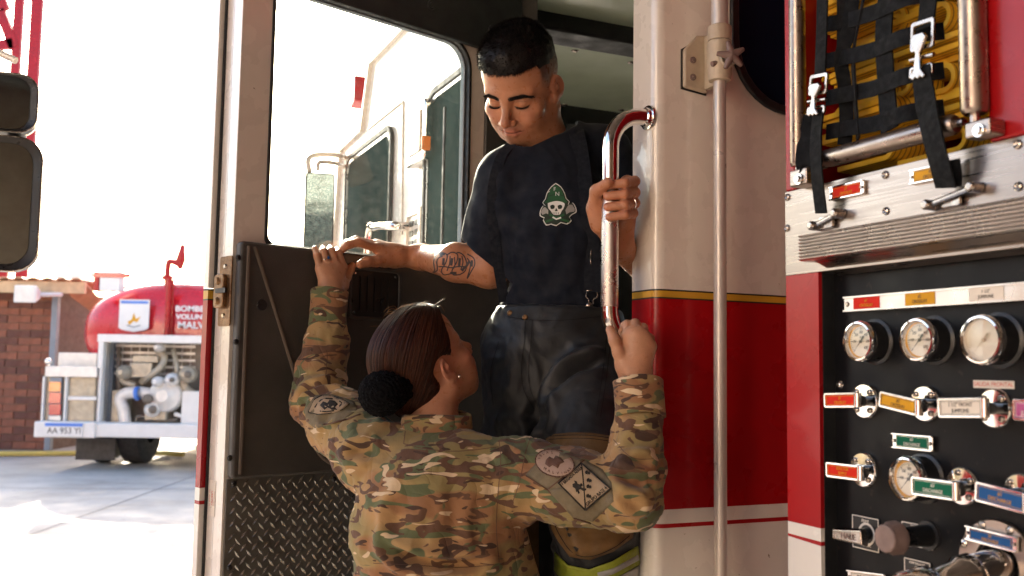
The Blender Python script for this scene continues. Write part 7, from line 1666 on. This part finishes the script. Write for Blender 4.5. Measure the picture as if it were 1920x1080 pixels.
# ---- trousers
f = Field(EP(1045, 640, 2.08) - V(.27, .38, 1.02), EP(1045, 570, 2.08) + V(.27, .2, .04), .0046)
f.cone(EP(1047, 592, 2.09), EP(1045, 650, 2.09), .124, .142, .03, flat=((0, 1, 0), .74))
f.cone(EP(1045, 650, 2.09), EP(1045, 720, 2.09), .143, .135, .04, flat=((0, 1, 0), .8))
f.chain([HR, (HR + KR) / 2, KR, AR], [.094, .088, .080, .078], .03); f.chain([HL, (HL + KL) / 2, KL, AL], [.098, .094, .086, .080], .022)
f.cut(lambda X: np.maximum(X[..., 2] - EP(1047, 580, 2.09)[2] - (X[..., 0] - EP(1047, 580, 2.09)[0]) * -.02, -9 + 0 * X[..., 0]).astype(np.float32))
p, q = f.mesh(); n = vnormals(p, q); rest = p.copy()
cr = [(Cm(1.93, (1010, 770), (1030, 730), (1080, 690), (1150, 665)), .012, .014), (Cm(1.93, (1005, 740), (1040, 700), (1095, 670)), .007, .012), (Cm(1.93, (1000, 790), (1050, 780), (1110, 740), (1160, 720)), .008, .014),
      (Cm(1.97, (960, 620), (950, 700), (940, 780)), .006, .014), (Cm(1.97, (975, 600), (985, 680), (1000, 760)), .004, .010), (Cm(1.95, (1060, 610), (1090, 640), (1150, 640)), .005, .012), (Cm(1.97, (930, 720), (960, 760), (1000, 780)), .007, .012),
      (Cm(1.90, (1020, 830), (1012, 860), (1022, 900)), .006, .012), (Cm(1.80, (1050, 790), (1100, 800), (1160, 790)), .005, .012), (Cm(1.98, (925, 770), (960, 810), (990, 815)), .006, .012), (Cm(1.80, (1060, 985), (1110, 1000), (1170, 985)), .008, .014), (Cm(1.82, (1040, 960), (1060, 1010), (1070, 1060)), .006, .012),
      (Cm(1.97, (1012, 775), (1010, 850), (1015, 960)), .020, .018)]
p = creases(p, n, cr); w1 = noise(rest * V(7, 7, 7)); rd = 1 - 2 * np.abs(noise(rest * V(15, 15, 13) + w1[:, None] * 1.8)); rd2 = 1 - 2 * np.abs(noise(rest * 36 + w1[:, None] * 2)); p = p + n * ((rd - .4) * .0065 + (rd2 - .4) * .0018)[:, None]; p = relax(p, q, 1, .4)
tr = raw_mesh('trousers', p, q, 'bunker', mroot); TT = bvh(p, q)
D = Drape(TT)
kp_ = [(1024, 822), (1040, 814), (1070, 811), (1110, 812), (1150, 818), (1190, 828), (1196, 880), (1196, 950), (1186, 1008), (1150, 1034), (1107, 1050), (1068, 1044), (1045, 1013), (1028, 980), (1018, 900)]
D.poly(kp_, .005, 0, 14); kpo = D.build('knee_patch', 'knee_patch', tr, .004)
D = Drape(TT); D.line(sp([(1032, 818), (1070, 816), (1110, 817), (1150, 823), (1186, 832)]), 1.4, .0065, 0); D.build('patch_stitching', 'seam', tr); D = Drape(TT); D.line(sp([(1030, 824), (1070, 822), (1110, 823), (1150, 829), (1186, 838)]), 1.2, .0065, 0); D.build('patch_stitching', 'seam', tr); D = Drape(TT); D.line(sp([(1036, 975), (1052, 1008), (1074, 1036), (1107, 1043), (1150, 1027), (1180, 1004)]), 1.4, .0065, 0); D.build('patch_stitching', 'seam', tr)
D = Drape(TT); D.poly([(982, 930), (1004, 930), (1010, 960), (1010, 1085), (982, 1090)], .005, 0, 16); D.build('knee_patch', 'knee_patch', tr, .004)
# reflective band round the left shin
D = Drape(TT)
D.poly([(1040, 1036), (1064, 1060), (1104, 1068), (1150, 1052), (1196, 1024), (1200, 1058), (1150, 1086), (1100, 1100), (1058, 1092), (1040, 1070)], .006, 0, 12)
D.poly([(1046, 1084), (1060, 1094), (1100, 1102), (1150, 1088), (1200, 1060), (1200, 1080), (1150, 1106), (1100, 1118), (1055, 1110)], .007, 1, 12); D.poly([(1120, 1074), (1150, 1066), (1196, 1040), (1198, 1050), (1150, 1076), (1122, 1084)], .008, 1, 12)
D.build('reflective_band', ['lime_tape', 'silver_tape'], tr, .002)
for l_ in ([(985, 600), (983, 640), (978, 690), (982, 730), (1003, 770)], [(998, 600), (996, 640), (991, 690), (994, 728), (1008, 762)], [(1139, 620), (1130, 700), (1118, 780)], [(1146, 622), (1138, 700), (1126, 782)], [(950, 594), (1000, 600), (1060, 600), (1140, 592)], [(925, 760), (920, 700), (935, 640)]):
    D = Drape(TT); D.line(sp(l_), 1.3, .0022, 0); D.build('seam', 'seam', tr)
for (x, y) in ((984.5, 595), (956, 587)):
    c_ = cast(TT, x, y, .002)
    if c_ is not None: mb = MB(); mb.lathe([(0, .003), (.004, .003), (.0055, .0015), (.006, 0)], (0, 0, 0), (0, -1, 0), 16); mb.build('rivet_button', 'rust_brass', tr, chain_world(tr).inverted() @ Matrix.Translation(c_))
c_ = cast(TT, 1132, 760, .006)
for ar, nm in ((AR, 'boot'), (AL, 'boot')):
    f = Field(ar - V(.10, .22, .12), ar + V(.1, .12, .1), .006); z0 = ar[2] - .10 if ar[2] < .7 else .763
    f.cone((ar[0], ar[1], z0 + .05), (ar[0], ar[1], ar[2] + .05), .05, .06, .02); f.cone((ar[0], ar[1], z0 + .045), (ar[0] - .02, ar[1] - .15, z0 + .038), .046, .038, .02); f.cut(lambda X: z0 - X[..., 2]); p, q = f.mesh(); raw_mesh(nm, p, q, 'black_plastic', mroot)
# ---- forearm tattoo: a scroll wound round a feather, drawn in ink
D = Drape(MT)
ink = [[(808, 514), (815, 507), (813, 494), (816, 482), (826, 474), (838, 478), (836, 492), (828, 506), (832, 515), (846, 513)], [(812, 512), (820, 506), (819, 492), (822, 484), (830, 480)], [(838, 478), (848, 473), (858, 478), (856, 492), (848, 506), (850, 515), (862, 515)], [(844, 480), (843, 494), (838, 508)], [(862, 515), (872, 508), (875, 494), (870, 480), (862, 474), (856, 474)],
       [(876, 476), (888, 484), (890, 496), (884, 508), (876, 522), (880, 508), (882, 494), (876, 484)], [(866, 480), (868, 492), (864, 506)], [(822, 500), (834, 500), (846, 502), (858, 500), (874, 500)], [(852, 482), (853, 496), (850, 504)]]
for l_ in ink: D.line(sp(l_), 2.3, .0006, 0)
for l_ in ([(815, 490), (818, 500)], [(832, 484), (831, 497)], [(848, 484), (846, 498)], [(862, 484), (861, 500)], [(885, 488), (884, 500)], [(824, 478), (834, 476)], [(844, 512), (856, 512)], [(818, 508), (826, 512)], [(872, 500), (866, 508)], [(880, 490), (874, 500)]): D.line(sp(l_), 4.6, .0005, 0)
D.build('tattoo', 'tattoo_ink', mbody)
# wedding ring
rc = PX(1181, 383, RY - .012)
mb = MB(); rg = fi[2]; a_ = Vector(rg[0]); b_ = Vector(rg[1]); fa = (b_ - a_).normalized(); x_ = fa.cross(Vector((0, 0, 1))).normalized(); y_ = fa.cross(x_); c_ = a_ * .62 + b_ * .38
mb.tube([c_ + x_ * .0112 * math.cos(R(20 * k)) + y_ * .0112 * math.sin(R(20 * k)) - mroot.matrix_world.translation for k in range(19)], .0011, 8); mb.build('ring', 'chrome', mroot)
# ---- hair: short on the sides, thick and brushed forward on top
f = Field((-.10, -.13, -.05), (.10, .12, .165), .0026, MBs, MO)
f.ell((0, -.014, .046), (.0765, .100, .093), .01); f.ell((0, .022, .078), (.068, .070, .052), .03)
def mhair(X):
    x, y, z = X[..., 0], X[..., 1], X[..., 2]; ax = np.abs(x)
    front = (.064 - z) + np.clip(.055 - y, 0, 1) * .9 * (y < .055) * 0 + np.clip(ax - .050, 0, 1) * .3
    sidecut = np.where(y > .046, .068 + .10 * np.clip(ax - .03, 0, 1) - z, (.014 + np.clip(y + .01, 0, 1) * .5) - z)
    return sidecut.astype(np.float32)
f.cut(mhair); p, q = f.mesh(); p = relax(p, q, 3, .5); n = vnormals(p, q); hl_ = head_local(p, MO, MBs)
p = p + n * (.0035 * noise(hl_ * V(60, 30, 60)) - np.clip((.085 - hl_[:, 2]) / .05, 0, 1) * .0055)[:, None]
mh = raw_mesh('hair', p, q, 'hair_black', mroot)
rs = np.random.RandomState(11); cs = []; idx = rs.randint(0, len(p), 15000)
for i in idx:
    o_ = p[i]; nn = n[i]; l = hl_[i]
    up = np.clip((l[2] - .065) / .05, 0, 1); ln = .0020 + .011 * up * rs.uniform(.6, 1.15)
    if l[1] > .05 and l[2] < .12: ln = .008 * rs.uniform(.5, 1.1)
    fw = MBs @ V(rs.uniform(-.25, .25), .55, .0 if l[1] < .05 else -.35); d1 = nn * (.42 if up > .2 else .18) + fw * .75 + rs.randn(3) * .12 + (MBs @ V(0, 0, .2 * up)); d1 /= np.linalg.norm(d1)
    d2 = d1 + fw * .6 + rs.randn(3) * .15; d2 /= np.linalg.norm(d2); s0 = o_ - nn * .002
    cs.append(np.array([s0, s0 + d1 * ln * .5, s0 + d1 * ln * .5 + (d1 + d2) * .5 * ln * .35, s0 + d1 * ln * .5 + (d1 + d2) * .5 * ln * .35 + d2 * ln * .3]))
strands('hair_strands', cs, 'hair_black', mh, .00032, .35)
# eyebrow and eyelash hairs
hb = bvh(hp, hq); cs = []
for s in (-1, 1):
    for k in range(420):
        t = rs.uniform(0, 1); x = .012 + .043 * t; zc_b = (.0165 + (x - .014) * .12 if x < .040 else .0196 - (x - .040) * .50); w_ = .0044 if x < .035 else .0044 - (x - .035) * .12
        z = zc_b + rs.uniform(-1, 1) * w_; st = MO + MBs @ V(s * x, .16, z); h = hb.ray_cast(Vector(st), Vector(MBs @ V(0, -1, 0)))
        if h[0] is None: continue
        b = np.array(h[0]); d = MBs @ V(s * .85, .25, .25 - .5 * t); d /= np.linalg.norm(d); cs.append(np.array([b, b + d * .0028 + np.array(h[1]) * .0006, b + d * .0058 + np.array(h[1]) * .0005]))
    for k in range(46):
        t = k / 45; x = .019 + .026 * t; z = -.0085 + 12 * (x - .0315) ** 2; st = MO + MBs @ V(s * x, .16, z); h = hb.ray_cast(Vector(st), Vector(MBs @ V(0, -1, 0)))
        if h[0] is None: continue
        b = np.array(h[0]); d = MBs @ V(s * (.2 + .5 * t), .8, -.45); d /= np.linalg.norm(d); cs.append(np.array([b, b + d * .003, b + d * .006 + MBs @ V(0, 0, .0012)]))
strands('eyebrows_and_lashes', cs, 'hair_black', mbody, .00030, .4)
